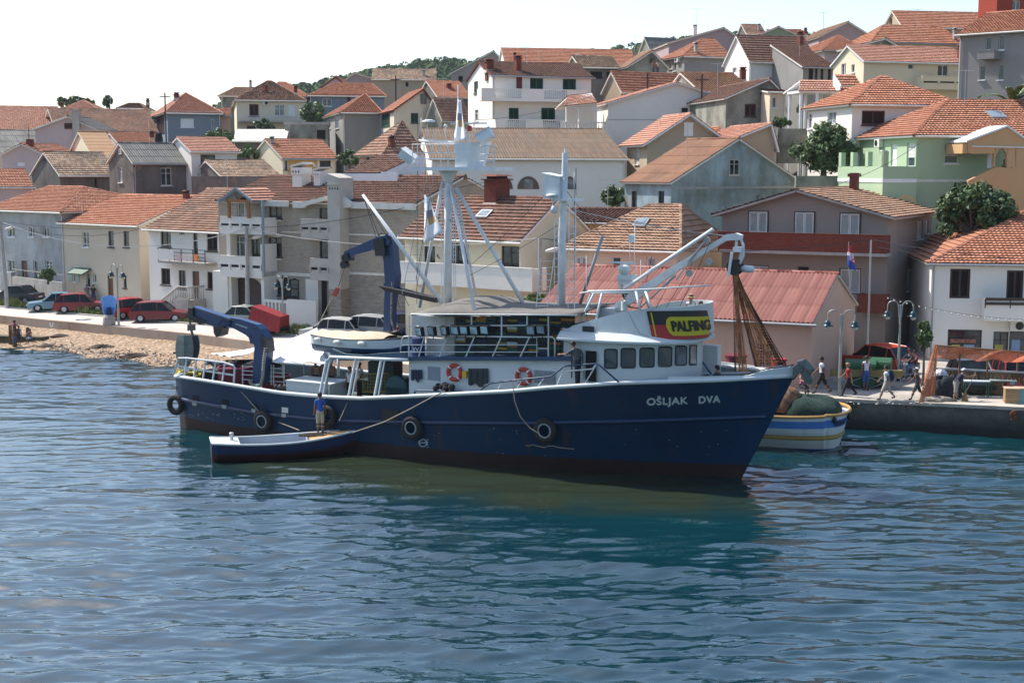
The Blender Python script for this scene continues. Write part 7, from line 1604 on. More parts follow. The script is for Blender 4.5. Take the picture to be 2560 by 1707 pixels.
for s_ in(-1,1):mb.tube([(x,s_*b,t+.02)for x,b,t,k in st],.035,6)
obj('gunwale',mb,M['black'],tn);mb=MB();v=[]
for x,b,t,k in st[:-4]:
 for j in range(7):y=-b+2*b*j/6;v.append((x,y,t+.03+(.34 if x>.2 else 0)*math.sin(math.pi*j/6)*min(1,(st[-4][0]-x)/.8)*(.55+.45*x/L_)+.02*math.sin(x*7)))
mb.add(v,[(7*i+j,7*i+7+j,7*i+8+j,7*i+1+j)for i in range(len(st)-5)for j in range(6)]);obj('canvas_cover',mb,plain('beige_canvas',(.52,.43,.31),.9),tn,True)
for k,x_ in enumerate((.55,1.75,3.05)):
 b=np.interp(x_,[q[0]for q in st],[q[1]for q in st]);t_=np.interp(x_,[q[0]for q in st],[q[2]for q in st]);mb=MB();mb.ball((x_,-b-.09,t_-.13),(.2,.09,.1),10,k=6);obj('fender',mb,M['offwhite'],tn,True)
m_net=plain('orange_brown_net',(.50,.22,.10),.9,var=.4,scale=3);m_netd=plain('brown_net',(.10,.06,.035),.9,var=.4,scale=3)
mb=MB();rn=random.Random(6);top=S(-.2,1838,684)
for k in range(120):
 u=rn.random();
 if k<48:end=S(.2,1836+u*34,930);
 elif k<106:end=S(1.2,1885+u*66,916+6*u)
 else:end=S(1.6,1945+u*22,914)
 mid=top.lerp(end,.5)+Vector((rn.uniform(-.06,.06),rn.uniform(-.1,.1),-.05));q=top+Vector((rn.uniform(-.12,.12),rn.uniform(-.05,.05),0));mb.tube([q,mid,end],.008 if k<106 else .016,3,1 if(k>=106 or u<.12)else 0,cap=False)
for row in range(26):
 f=.12+row*.033
 for(e0,e1)in((S(.2,1836,930),S(.2,1869,930)),(S(1.2,1888,916),S(1.4,1962,915))):
  pts=[top.lerp(e0.lerp(e1,j/7),f+.010*(j%2))for j in range(8)];mb.tube(pts,.009,3,0,cap=False)
o=obj('hanging_net',mb,[m_net,m_netd]);o.matrix_world=SMx;tag(o,'orange and brown fishing net falling from the power block of the white crane','fishing net')
def flag(name,pts_top,pts_bot,lab,mats,mfun,n=8,m_=12,M4=SMx):
 mb=MB();v=[]
 for i in range(n+1):
  for j in range(m_+1):
   u,w_=i/n,j/m_;p=pts_top[0].lerp(pts_top[1],u).lerp(pts_bot[0].lerp(pts_bot[1],u),w_)+Vector((0,.06*math.sin(u*9+w_*4),0));v.append(tuple(p))
 for i in range(n):
  for j in range(m_):
   o_=i*(m_+1)+j;mb.f.append((o_,o_+m_+1,o_+m_+2,o_+1));mb.mi.append(mfun((i+.5)/n,(j+.5)/m_));mb.r.append(.5)
 mb.v=v;o=obj(name,mb,mats,None,True);o.matrix_world=M4;sm=o.modifiers.new('s','SOLIDIFY');sm.thickness=.01;tag(o,lab,'flag');return o
m_fw=plain('flag_white',(.80,.80,.82),.9,var=.05);m_fo=plain('flag_ochre',(.5,.3,.12),.9);m_fg=plain('flag_grey',(.25,.25,.3),.9)
fm=lambda u,w_:2 if(.35<w_<.5 and .2<u<.8)else 1 if(.52<w_<.66 and .4<u<.9)else 0
flag('flag',(S(-.2,1143,247),S(-.3,1152,252)),(S(-.2,1136,352),S(-.7,1168,352)),'limp white flag with a faint emblem at the top of the main mast',[m_fw,m_fo,m_fg],fm)
flag('flag',(S(-.9,1060,487),S(-1.0,1073,494)),(S(-.9,1060,612),S(-1.3,1108,580)),'limp white flag hanging beside the main mast below the platform',[m_fw,m_fo,m_fg],fm)
def rope(lab,pts,r_=.028,mat=None):
 mb=MB();mb.tube(pts,r_,5);o=obj('rope',mb,mat or m_rope,None);o.matrix_world=SMx;tag(o,lab,'rope')
rope('rope slanting down the hull aft of the second tyre',[S(-3.3,586,962),S(-3.35,615,992),S(-3.4,648,1030)])
rope('slack line from the hull down towards the dinghy bow post',[S(-3.5,696,1055),S(-3.8,720,1064),S(-4.2,748,1075)],.018)
rope('thin line dropping from the rail near the man in blue',[S(-3.4,873,996),S(-3.6,860,1025),S(-3.9,848,1052)],.018)
rope('long mooring rope running from the side deck heap down past the dinghy bow',[S(-3.55,1112,978),S(-3.65,1085,990),S(-3.8,1030,1020),S(-4.0,960,1055),S(-4.1,900,1075),S(-4.2,880,1082)],.026)
rope('thin line looping down the hull to the foremost tyre',[S(-3.5,1282,955),S(-3.6,1286,1000),S(-3.65,1300,1040),S(-3.65,1325,1070),S(-3.6,1345,1082)],.018)
rope('grey hose draped down the side of the flying bridge',[S(-2.6,1562,735),S(-2.66,1568,775),S(-2.7,1585,810),S(-2.72,1600,835),S(-2.72,1625,842)],.018,M['grey'])
# ---- dinghy alongside
A_=at_z(590,1148,0);B_=at_z(545,1132,0);C_=(A_+B_)/2;hd=math.atan2(A_.x*0+(A_-B_).x,-(A_-B_).y);hd=math.atan2(-(A_-B_).x*-1,-(A_-B_).y)
dv=Vector((-(A_-B_).y,(A_-B_).x,0));hd=math.atan2(dv.y,dv.x)
hd=R(15);C_=C_+Vector((-.5,-.7,0))
dg=empty('dinghy',(C_.x,C_.y,-.12),hd,'small open blue wooden dinghy with white inside beside the vessel','dinghy');st=small_hull(6.3,2.0,.82,22,sheer=.35,tr=.72,bowp=1.7)
m_db=plain('dinghy_blue',(.008,.02,.07),.5,var=.15);m_dr=plain('dinghy_red',(.035,.01,.01),.6)
mb=MB();hull_mesh(mb,st,split=.5);obj('hull',mb,[m_db,m_dr],dg,True)
mb=MB()
for s_ in(-1,1):mb.tube([(x,s_*b,t)for x,b,t,k in st],.05,6)
mb.tube([(0,-st[0][1],st[0][2]),(0,st[0][1],st[0][2])],.04,6);obj('gunwale',mb,m_shw,dg,True)
mb=MB();inn=[(x,max(0,b-.12),t-.02,.22)for x,b,t,k in st[1:15]];v=[]
for x,b,t,k in inn:v+=[(x,-b-.05,t),(x,-b+.06,.3),(x,b-.06,.3),(x,b+.05,t)]
mb.add(v,[(4*i+j,4*i+4+j,4*i+5+j,4*i+1+j)for i in range(len(inn)-1)for j in range(3)]);mb.poly([v[0],v[1],v[2],v[3]]);k=4*(len(inn)-1);mb.poly([v[k+3],v[k+2],v[k+1],v[k]]);obj('lining',mb,plain('dinghy_lining',(.36,.40,.45),.6),dg)
mb=MB();v=[]
for x,b,t,k in st[14:]:v+=[(x,-b*.97,t+.01),(x,0,t+.05),(x,b*.97,t+.01)]
mb.add(v,[(3*i+j,3*i+3+j,3*i+4+j,3*i+1+j)for i in range(len(st)-15)for j in range(2)]);obj('foredeck',mb,plain('worn_plywood',(.48,.30,.14),.8,var=.3,scale=3),dg)
mb=MB();v=[]
for x,b,t,k in st[:5]:v+=[(x,-b*.97,t+.01),(x,0,t+.03),(x,b*.97,t+.01)]
mb.add(v,[(3*i+j,3*i+3+j,3*i+4+j,3*i+1+j)for i in range(4)for j in range(2)]);mb.box(2.2,-.8,.45,2.5,.8,.5);obj('stern_deck',mb,m_shw,dg)
mb=MB();mb.lathe((.85,.1,.78),[(.07,0),(.07,.32),(.09,.33),(.09,.42),(.07,.43)],12);obj('mooring_post',mb,M['steel'],dg);mb=MB();mb.lathe((4.9,0,.9),[(.06,0),(.06,.16),(.11,.17),(.11,.22)],10);obj('mooring_post',mb,M['steel'],dg)
mb=MB();rn=random.Random(4)
for k in range(9):mb.tube([(4.2+rn.uniform(-.6,.7),rn.uniform(-.35,.35),.97)for _ in range(5)],.03,5)
o=obj('rope_coil',mb,plain('dark_rope',(.06,.05,.035),.95));o.matrix_world=Matrix.Translation((C_.x,C_.y,-.12))@Matrix.Rotation(hd,4,'Z');tag(o,'dark tangled rope lying on the plywood foredeck of the dinghy','rope')
DGM=Matrix.Translation((C_.x,C_.y,-.12))@Matrix.Rotation(hd,4,'Z')
# ---- striped quay boat behind the bow
qb=empty('striped_boat',(13.95,60.7,-.3),R(163),'white boat with blue and ochre stripes behind the bow of the vessel','boat')
st=[];n=24;Lq=8.5
for i in range(n+1):
 u=i/n;
 b=1.85*(.86+.14*math.sin(min(1,u/.22)*math.pi/2))if u<.55 else 1.85*(1-((u-.55)/.45)**2.2);st.append((u*Lq-.25*math.cos(0),max(.02,b),1.75+.35*(u-.3)**2*3,.0+.5*max(0,(u-.85)/.15)))
bands=[(0,.10,3),(.10,.17,2),(.17,.40,0),(.40,.52,1),(.52,.70,0),(.70,.88,2),(.88,.97,0),(.97,1.0,1)]
mb=MB();lv=sorted({q for b_ in bands for q in b_[:2]}|{.03,.06,.3,.6,.8})
def qprof(h_):return min(1,.50+.62*h_**.5)if h_<.65 else 1.0
v=[];M_=len(lv)
def qst(i):
 x,b,top,k=st[i];out=[]
 for h_ in lv:out.append((x-(.5*h_ if i==0 else 0)*0,b*qprof(h_)*(1+.06*h_),k+(top-k)*h_))
 return out
ringp=[]
nst=8
for t in range(nst+1):
 a=math.pi/2*t/nst;ringp.append(('s',a))
def qpoint(side,kind,val,h_):
 top=1.75+.12;
 if kind=='s':
  b=st[0][1]*qprof(h_)*(1+.06*h_);return(-.8*math.sin(val)*(.5+.6*h_),side*b*math.cos(val),top*h_)
 x,b,tp,k=st[val];return(x,side*b*qprof(h_)*(1+.06*h_),k+(tp+.0-k)*h_)
path=[('s',math.pi/2*(1-t/nst))for t in range(nst+1)]+[('x',i)for i in range(1,n+1)]
for side in(1,-1):
 o_=len(mb.v)
 for kd,val in path:
  for h_ in lv:mb.v.append(qpoint(side,kd,val,h_))
 for i in range(len(path)-1):
  for j in range(M_-1):
   q=(o_+i*M_+j,o_+i*M_+j+1,o_+(i+1)*M_+j+1,o_+(i+1)*M_+j);mb.f.append(q if side>0 else q[::-1]);hm=(lv[j]+lv[j+1])/2;mb.mi.append([b_[2]for b_ in bands if b_[0]<=hm<=b_[1]][0]);mb.r.append(.5)
m_qw=plaster('quay_boat_white',(.60,.63,.62),.3,(.4,.36,.3),.6)
obj('hull',mb,[m_qw,plain('ochre_stripe',(.34,.22,.06),.6),plain('boat_light_blue',(.06,.18,.48),.5),plain('boat_keel_black',(.02,.02,.022),.7)],qb)
mb=MB()
for h_,r_,mm in((.995,.075,0),(.455,.07,1)):
 for side in(1,-1):mb.tube([qpoint(side,kd,val,h_)for kd,val in path],r_,6,mm)
obj('rubbing_bands',mb,[plain('varnished_rail',(.42,.24,.08),.5),plain('ochre_stripe',(.34,.22,.06),.6)],qb)
mb=MB();v=[]
for kd,val in path:
 for side in(-1,0,1):q=qpoint(side if side else 1,kd,val,.9);v.append((q[0],q[1]*(abs(side)),q[2]-.1))
mb.add(v,[(3*i+j,3*i+1+j,3*i+4+j,3*i+3+j)for i in range(len(path)-1)for j in range(2)]);obj('deck',mb,plain('worn_deck',(.2,.15,.1),.9),qb)
def qtext(txt,u0,u1,h0,hgt):
 vs,fs=text_mesh(txt,1.,0,1.,1.05);xa,xb=min(q[0]for q in vs),max(q[0]for q in vs);mb=MB()
 for dx in(-.0,.014,-.014,.025):
  nv=[]
  for x,y,z in vs:
   f=(x-xa)/(xb-xa)+dx;u=u0+(u1-u0)*f;h_=h0+y/.72*hgt
   side=1 if u>0 else -1;a=math.pi/2-abs(u)
   if a>=0:p=Vector(qpoint(side,'s',a,h_))
   else:
    xx=-a*1.2;i0=max(1,min(n,int(xx/Lq*n)+1));p=Vector(qpoint(side,'x',i0,h_));p.x=xx
   nrm=Vector((-math.sin(max(a,0)),side*math.cos(max(a,0))*.9+.1*side,0)).normalized();nv.append(tuple(p+nrm*.02))
  mb.add(nv,fs)
 obj('lettering',mb,plain('letter_navy',(.02,.03,.08),.6),qb)
qtext('NAPREDAK',1.12,.42,.725,.13);qtext('ZADAR',.18,-.30,.725,.13)
for u in(1.25,.28,-.75):
 side=1 if u>0 else -1;a=max(0,math.pi/2-abs(u));p=Vector(qpoint(side,'s',a,.93));mb=MB();mb.ball((p.x-.08,p.y+side*.05,p.z-.08),(.10,.10,.17),8,k=5);mb.tube([p+Vector((0,0,.1)),p+Vector((-.08,side*.05,0))],.02,4);obj('fender',mb,M['black'],qb)
QM=Matrix.Translation((13.95,60.7,-.3))@Matrix.Rotation(R(163),4,'Z')
def heap(lab,c,r_,mat,seed,name='net_heap',M4=None,fold=.12,n=26,m_=12):
 rn=random.Random(seed);ph=[rn.uniform(0,6)for _ in range(4)];mb=MB();v=[]
 for j in range(m_+1):
  f=j/m_;
  for i in range(n):
   t=2*math.pi*i/n;k=math.cos(f*math.pi/2)**.7;rr=1+fold*math.sin(5*t+ph[0]+3*f)+fold*.7*math.sin(9*t+ph[1]-5*f)+fold*.4*math.sin(17*t+ph[2]);v.append((c[0]+r_[0]*k*rr*math.cos(t),c[1]+r_[1]*k*rr*math.sin(t),c[2]+r_[2]*math.sin(f*math.pi/2)**.8*(1+.10*math.sin(3*t+ph[3]))))
 mb.add(v,[(j*n+i,j*n+(i+1)%n,(j+1)*n+(i+1)%n,(j+1)*n+i)for j in range(m_)for i in range(n)]);o=obj(name,mb,mat,None,True)
 if M4 is not None:o.matrix_world=M4
 tag(o,lab,'net heap');return o
heap('large dark green net heaped in the stern of the striped boat',(1.0,0,1.55),(1.55,1.45,.85),plain('dark_green_net',(.012,.035,.028),.95,var=.6,scale=9),3,M4=QM,fold=.05)
heap('brown net gathered in front of the green one on the striped boat',(2.1,.4,1.8),(1.0,.8,1.0),plain('brown_net_heap',(.20,.11,.06),.95,var=.6,scale=7),5,M4=QM,fold=.1)
# ====== people
SKIN=plain('skin',(.30,.16,.10),.6,var=.06);HAIR=plain('dark_hair',(.03,.02,.015),.7);HAIRL=plain('light_hair',(.32,.20,.10),.7)
PCOL={}
def cloth(c):
 k='cloth_%02d_%02d_%02d'%tuple(int(x*99)for x in c)
 if k not in PCOL:PCOL[k]=plain(k,c,.9,var=.12,scale=5)
 return PCOL[k]
def person(label,loc,head=0,h=1.75,pose='stand',top=(.6,.6,.6),bot=(.03,.03,.04),sleeve=.6,leg=.95,hair=HAIR,shoes=(.03,.03,.03),cap=None,hat=None,skin=None,**P):
 """one continuous skinned body in the given pose, clothes and hair as children; facing local +Y"""
 k=h/1.75
 D_=dict(tp=0,ll=(0,0),rl=(0,0),la=(.05,.12,.2),ra=(.05,.12,.2),hip=.93,hy=0)
 D_.update({'stand':{},'walk':dict(tp=.06,ll=(.45,.15),rl=(-.38,.35),la=(-.45,.1,.25),ra=(.45,.1,.35)),'walk2':dict(tp=.05,ll=(-.35,.3),rl=(.40,.10),la=(.4,.1,.4),ra=(-.4,.1,.2)),'sit':dict(ll=(1.45,1.45),rl=(1.35,1.2),hip=.50,la=(.7,.15,.9),ra=(.7,.15,.9)),'lean':dict(tp=.35,la=(.9,.1,.6),ra=(.9,.1,.6)),'bend':dict(tp=.75,ll=(.25,.1),rl=(-.15,.05),la=(1.1,.1,.3),ra=(1.3,.1,.4)),'akimbo':dict(la=(-.25,.75,1.2),ra=(-.25,.75,1.2)),'ride':dict(ll=(1.2,1.25),rl=(1.2,1.25),hip=.78,la=(1.0,.2,.35),ra=(1.0,.2,.35),tp=.12)}[pose]);D_.update(P)
 tp=D_['tp'];hz=D_['hip']
 def rot(v,a):return Vector((v[0],v[1]*math.cos(a)+v[2]*math.sin(a),v[2]*math.cos(a)-v[1]*math.sin(a)))
 V,E_,Rd,Bn=[],[],[],[]
 def add(p,r,par,bone):V.append(Vector(p));Rd.append(r);Bn.append(bone);(E_.append((par,len(V)-1))if par is not None else None);return len(V)-1
 pel=add((0,0,hz),.13,None,'hip');wa=add(V[0]+rot((0,0,.14),tp),.125,pel,'torso');ch=add(V[0]+rot((0,.01,.36),tp),.145,wa,'torso');nk=add(V[0]+rot((0,0,.52),tp),.06,ch,'neck')
 tp2=tp*.4+D_.get('nod',0)
 hb=add(V[nk]+rot((0,.01,.08),tp2),.062,nk,'head');hc=add(V[nk]+rot((0,.02,.16),tp2),.092,hb,'head');ht=add(V[nk]+rot((0,.0,.24),tp2),.07,hc,'head');add(V[nk]+rot((0,.115,.14),tp2),.014,hc,'head')
 for sg,(a1,a2)in((-1,D_['ll']),(1,D_['rl'])):
  hp_=add(V[0]+Vector((sg*.085,0,-.06)),.095,pel,'hip');d=rot((0,0,-1),-a1);d=Vector((0,math.sin(a1),-math.cos(a1)))
  md=add(V[hp_]+d*.22,.082,hp_,'thigh');kn=add(V[hp_]+d*.42,.058,md,'thigh');a3=a1-a2;d2=Vector((0,math.sin(a3),-math.cos(a3)))
  ca=add(V[kn]+d2*.16,.056,kn,'calf');an=add(V[kn]+d2*.38,.038,ca,'calf');add(V[an]+Vector((0,.0,-.055)),.036,an,'foot');add(V[an]+Vector((sg*.02,.15,-.06)),.032,len(V)-1,'foot')
 hands=[]
 for sg,(a1,out,el)in((-1,D_['la']),(1,D_['ra'])):
  sh=add(V[0]+rot((sg*.175,0,.46),tp),.06,ch,'torso');d=Vector((sg*math.sin(out)*math.cos(a1),math.sin(a1),-math.cos(a1)*math.cos(out))).normalized()
  elb=add(V[sh]+d*.28,.042,sh,'uarm');a3=a1+el;d2=Vector((sg*(math.sin(out)if el<1 else -.65)*abs(math.cos(a3)),math.sin(a3)if el<1 or a1>0 else .3,-math.cos(a3)*math.cos(out)if a1>-.2 or el<1 else -.45)).normalized()
  wr=add(V[elb]+d2*.24,.027,elb,'farm');pm=add(V[wr]+d2*.07,.030,wr,'hand');hands.append(V[pm].copy())
  s1=d2.orthogonal().normalized();s2=d2.cross(s1)
  for j,(o_,L_)in enumerate(((-.03,.07),(-.01,.08),(.01,.078),(.03,.06))):f1=add(V[pm]+d2*.035+s1*o_,.010,pm,'hand');add(V[f1]+(d2*.8+s2*.35).normalized()*L_,.009,f1,'hand')
  t1=add(V[wr]+d2*.03+s1*-.035,.011,wr,'hand');add(V[t1]+(d2-s1*.6).normalized()*.05,.010,t1,'hand')
 me=bpy.data.meshes.new('b');me.from_pydata([tuple(v*k)for v in V],E_,[]);ob=bpy.data.objects.new('b',me);SC.collection.objects.link(ob)
 md_=ob.modifiers.new('s','SKIN');md_.use_smooth_shade=True;sv_=me.skin_vertices[0].data
 for i,r_ in enumerate(Rd):sv_[i].radius=((r_*1.15 if Bn[i]in('torso','hip')else r_)*k,(r_*.78 if Bn[i]in('torso','hip')else r_)*k);sv_[i].use_root=i==0
 ob.modifiers.new('u','SUBSURF').levels=1
 dg_=bpy.context.evaluated_depsgraph_get();dg_.update();ev=ob.evaluated_get(dg_).to_mesh()
 vs=[v.co.copy()for v in ev.vertices];ns=[v.normal.copy()for v in ev.vertices];fs=[tuple(p.vertices)for p in ev.polygons];ob.evaluated_get(dg_).to_mesh_clear();bpy.data.objects.remove(ob)
 seg=[(V[a]*k,V[b]*k,Bn[b])for a,b in E_]
 def near(p):
  best=(9,None,0)
  for a,b,n_ in seg:
   ab=b-a;t=max(0,min(1,(p-a).dot(ab)/max(1e-9,ab.length_squared)));d=(p-a-ab*t).length
   if d<best[0]:best=(d,n_,t,p)
  return best
 root=empty('person',loc,head,label,'person')
 m1=MB();m1.v=[tuple(v)for v in vs];m1.f=fs;m1.mi=[0]*len(fs);m1.r=[.5]*len(fs);obj('body',m1,skin or SKIN,root,True)
 reg={'shirt':[],'trousers':[],'shoes':[]};hipz=hz*k
 for f in fs:
  c=sum((vs[i]for i in f),Vector())/len(f);_,n_,t,_p=near(c)
  if n_=='torso' or(n_=='uarm' and sleeve>0 and t<(sleeve if sleeve<1 else 2))or(n_=='farm' and sleeve>1):reg['shirt'].append(f)
  elif n_=='hip' or(n_=='thigh' and leg>.3)or(n_=='calf' and(leg>=1.5 or(leg>.9 and t<.25))):reg['trousers'].append(f)
  elif n_=='foot':reg['shoes'].append(f)
 for nm,col,off in(('shirt',top,.013),('trousers',bot,.016),('shoes',shoes,.008)):
  if col is None or not reg[nm]:continue
  mb=MB();ids=sorted({i for f in reg[nm]for i in f});mp_={i:j for j,i in enumerate(ids)};mb.add([tuple(vs[i]+ns[i]*off*k*(1.6 if nm=='trousers' and leg<1.5 else 1))for i in ids],[tuple(mp_[i]for i in f)for f in reg[nm]]);obj(nm,mb,cloth(col),root,True)
 H_=V[hc]*k;up=(V[ht]-V[hb]).normalized();fw=(V[ht+1]-V[hc]);fw=(fw-up*fw.dot(up)).normalized();rt=fw.cross(up)
 def cap_mesh(mb,r_,th0,lift=0,m=0):
  v=[]
  for i in range(6):
   for j in range(12):
    t=2*math.pi*j/12;lim=th0*(1-.42*math.cos(t));ph=lim*i/5;p=H_+up*lift*k+(fw*math.cos(t)*math.sin(ph)*1.08+rt*math.sin(t)*math.sin(ph)*.93)*r_*k+up*math.cos(ph)*r_*1.05*k;v.append(tuple(p))
  mb.add(v,[(i*12+j,i*12+(j+1)%12,(i+1)*12+(j+1)%12,(i+1)*12+j)for i in range(5)for j in range(12)],m)
 mb=MB();cap_mesh(mb,.113,1.75,.005);obj('hair',mb,hair,root,True)
 mb=MB()
 for sg in(-1,1):mb.ball(tuple(H_+fw*.088*k+rt*sg*.034*k+up*.005*k),.012*k,6,k=4)
 obj('eyes',mb,M['black'],root)
 if cap:mb=MB();cap_mesh(mb,.122,1.25,.01);p=H_+up*.03*k;mb.add([tuple(p+rt*-.08*k+fw*.09*k),tuple(p+rt*.08*k+fw*.09*k),tuple(p+rt*.05*k+fw*.19*k),tuple(p-rt*.05*k+fw*.19*k)],[(0,1,2,3),(3,2,1,0)]);obj('cap',mb,cloth(cap),root,True)
 if hat:
  mb=MB();cap_mesh(mb,.122,1.2,.02);n=16;v=[tuple(H_+up*.03*k+(fw*math.cos(t)+rt*math.sin(t))*r_*k-up*(.02 if r_>.15 else 0)*k)for r_ in(.11,.19)for t in[2*math.pi*j/n for j in range(n)]];mb.add(v,[(j,(j+1)%n,n+(j+1)%n,n+j)for j in range(n)]);obj('straw_hat',mb,cloth(hat),root,True)
 root['_h']=0;del root['_h']
 return root,[root.matrix_basis.copy(),hands]
def at_ship(y,px,py):return SMx@S(y,px,py)
DSK=plain('tanned_skin',(.20,.10,.06),.6,var=.06)
# --- on the quay
qz=lambda px,py:gp(px,py)
person('man in white T-shirt and dark shorts striding left before the pink hall',qz(2054,985),R(78),1.86,'walk',(.62,.64,.68),(.02,.02,.022),leg=.95,cap=None,skin=DSK)
person('fair haired person in red top and black trousers walking left on the quay',qz(2120,992),R(82),1.66,'walk',(.32,.02,.03),(.02,.02,.025),leg=2,hair=HAIRL)
person('man in white vest and blue shorts standing before the green containers',qz(2164,975),R(178),1.72,'stand',(.62,.62,.70),(.05,.10,.28),sleeve=0,leg=.95,skin=DSK)
pb_,_=person('boy in white shirt with dark backpack walking left along the quay edge',qz(2215,1001),R(80),1.68,'walk',(.50,.58,.65),(.42,.38,.30),leg=.95)
mb=MB();mb.cbox(0,0,-.24,.32,.18,.48,top=.8);mb.cbox(0,-.10,-.18,.22,.08,.24,top=.9)
bp_=obj('backpack',mb,cloth((.02,.03,.07)));bp_.location=Vector(pb_.location)+Vector((.19,-.03,1.18));bp_.rotation_euler=(0,0,R(80));tag(bp_,'dark blue backpack on the back of the boy walking left','backpack')
person('person in white cap and dark outfit stepping left near the orange net',qz(2292,1000),R(85),1.55,'walk',(.05,.04,.06),(.07,.06,.06),sleeve=0,leg=.95,cap=(.6,.6,.62),skin=DSK)
pw,(mw_,hd_)=person('worker in dark top and white cap bending over a broom',qz(2388,1001),R(-75),1.66,'bend',(.02,.02,.04),(.30,.27,.24),sleeve=0,leg=1.2,cap=(.55,.56,.6))
o=empty('broom',qz(2412,1004),0,'straw broom held by the bending worker in the white cap','broom')
mb=MB();wh=Matrix.Translation(pw.location)@Matrix.Rotation(R(-75),4,'Z')@Vector(hd_[1]*.95);q=wh-o.location;mb.tube([(0,0,.42),tuple(q),tuple(q*1.12)],.016,5);obj('handle',mb,plain('broom_stick',(.35,.3,.2),.8),o)
mb=MB();rn=random.Random(1)
for kx in range(60):a=rn.uniform(0,6.28);r_=rn.uniform(.05,.17);mb.tube([(r_*.25*math.cos(a),r_*.25*math.sin(a),.45),(r_*math.cos(a),r_*math.sin(a),.02)],.012,3)
obj('bristles',mb,plain('straw',(.26,.19,.08),.95),o)
person('person with pink and white top sitting behind the anchor of the ship',qz(2006,985),R(200),1.6,'sit',(.55,.18,.28),(.02,.02,.03),sleeve=0,hair=HAIR)
c=gp(2268,950);sc=empty('scooter',c,R(128),'grey scooter with two riders on the quay beside the lamp post','scooter');m_sc=plain('scooter_grey',(.18,.2,.21),.35)
mb=MB();mb.prism([(-.16,.45,.95),(-.16,.62,.62),(-.16,.62,.35),(-.16,.42,.28),(-.16,.30,.42),(-.16,.40,.85)],(.32,0,0));mb.box(-.16,-.2,.28,.16,.40,.36);mb.prism([(-.15,-.2,.30),(-.15,-.15,.68),(-.15,-.8,.78),(-.15,-.85,.55),(-.15,-.55,.42)],(.30,0,0));bd=obj('body',mb,m_sc,sc)
mb=MB();mb.prism([(-.13,-.12,.70),(-.13,-.15,.78),(-.13,-.85,.84),(-.13,-.82,.76)],(.26,0,0));obj('seat',mb,M['black'],sc)
for y_ in(.68,-.62):mb=MB();mb.torus((0,y_,.26),.19,.07,'x',18,8);w_=obj('wheel',mb,m_tyre,sc,True);mb=MB();mb.lathe((-.04,y_,.26),[(.13,0),(.13,.08)],10,ax='x');obj('rim',mb,M['steel'],w_)
mb=MB();mb.tube([(-.33,.38,1.05),(0,.46,1.0),(.33,.38,1.05)],.02,5);mb.tube([(0,.46,1.0),(0,.66,.3)],.03,6);obj('handlebar',mb,M['steel'],sc);mb=MB();mb.ball((0,.60,.82),(.1,.06,.08),8);obj('headlight',mb,M['glassb'],sc)
RM=Matrix.Translation(c)@Matrix.Rotation(R(128),4,'Z')
person('scooter driver in dark blue shirt and sunglasses',RM@Vector((0,-.22,.02)),R(128),1.75,'ride',(.02,.03,.07),(.12,.17,.26),sleeve=1.0,leg=2);person('passenger in red top behind the scooter driver',RM@Vector((0,-.62,.06)),R(128),1.6,'ride',(.25,.05,.05),(.06,.07,.09),leg=2)
# --- left: bench sitters, doorway woman, beach children, balcony people
for(px,py,lab,hc,tc_)in((218,749,'grey haired man in grey shirt seated with outstretched legs by the beige house',plain('grey_hair',(.3,.28,.26)),(.24,.22,.20)),(234,750,'dark haired man in dark shirt on a white chair by the beige house',HAIR,(.03,.03,.04))):
 p=gp(px,py);ch_=empty('chair',p,R(205),('white plastic chair under the grey haired man by the beige house' if px<225 else 'white plastic chair under the dark shirted man by the beige house'),'chair','white chairs by the beige house')
 mb=MB();mb.box(-.24,-.24,.38,.24,.24,.42);obj('seat',mb,M['white'],ch_);mb=MB();mb.prism([(-.23,-.24,.42),(-.23,-.33,.85),(-.23,-.30,.85),(-.23,-.20,.42)],(.46,0,0));obj('backrest',mb,M['white'],ch_)
 for a_ in(-.2,.2):
  for b_2 in(-.2,.2):mb=MB();mb.tube([(a_,b_2,.4),(a_*1.15,b_2*1.15,0)],.02,5);obj('leg',mb,M['white'],ch_)
 person(lab,p+Vector((0,0,.0)),R(205),1.72,'sit',tc_,(.03,.05,.10),hair=hc,leg=2,ll=(1.2,.4),rl=(1.3,.5))
person('woman in brown dress standing in the doorway of the white house',gp(488,772),R(190),1.66,'stand',(.13,.07,.05),(.12,.07,.05),leg=.95,skin=DSK)
person('shirtless man in pale shorts on the porch of the apartment house',gp(796,783),R(200),1.75,'stand',None,(.35,.33,.22),leg=.95,skin=DSK)
person('girl in pink top with hands on hips standing on the beach',at_z(38,858,.25),R(170),1.62,'akimbo',(.50,.05,.20),(.55,.22,.22),sleeve=0,leg=.6,skin=DSK)
person('child in dark swimwear standing behind the wooden posts',at_z(48,862,.15),R(190),1.35,'stand',(.10,.10,.13),(.05,.06,.08),sleeve=0,leg=.4,skin=DSK)
person('child with a white bundle at the waterline',at_z(37,867,.05),R(200),1.25,'stand',None,(.12,.14,.2),sleeve=0,leg=.4,skin=DSK)
person('child crouching behind the single post on the beach',at_z(76,852,.4),R(160),1.3,'sit',None,(.2,.25,.4),leg=.4,hip=.35,skin=DSK)
person('person in grey vest on the balcony behind the main mast',at_y(1098,690,86.6),R(200),1.75,'lean',(.33,.33,.34),(.03,.03,.04),sleeve=0,leg=2,skin=DSK)
for px,lab,tc_ in((1633,'left figure of a tiny pair on the terrace by the grey gable',(.3,.12,.1)),(1644,'right figure of a tiny pair on the terrace by the grey gable',(.5,.4,.3))):person(lab,at_y(px,190,156),R(200),1.7,'stand',tc_,(.1,.1,.12),skin=DSK)
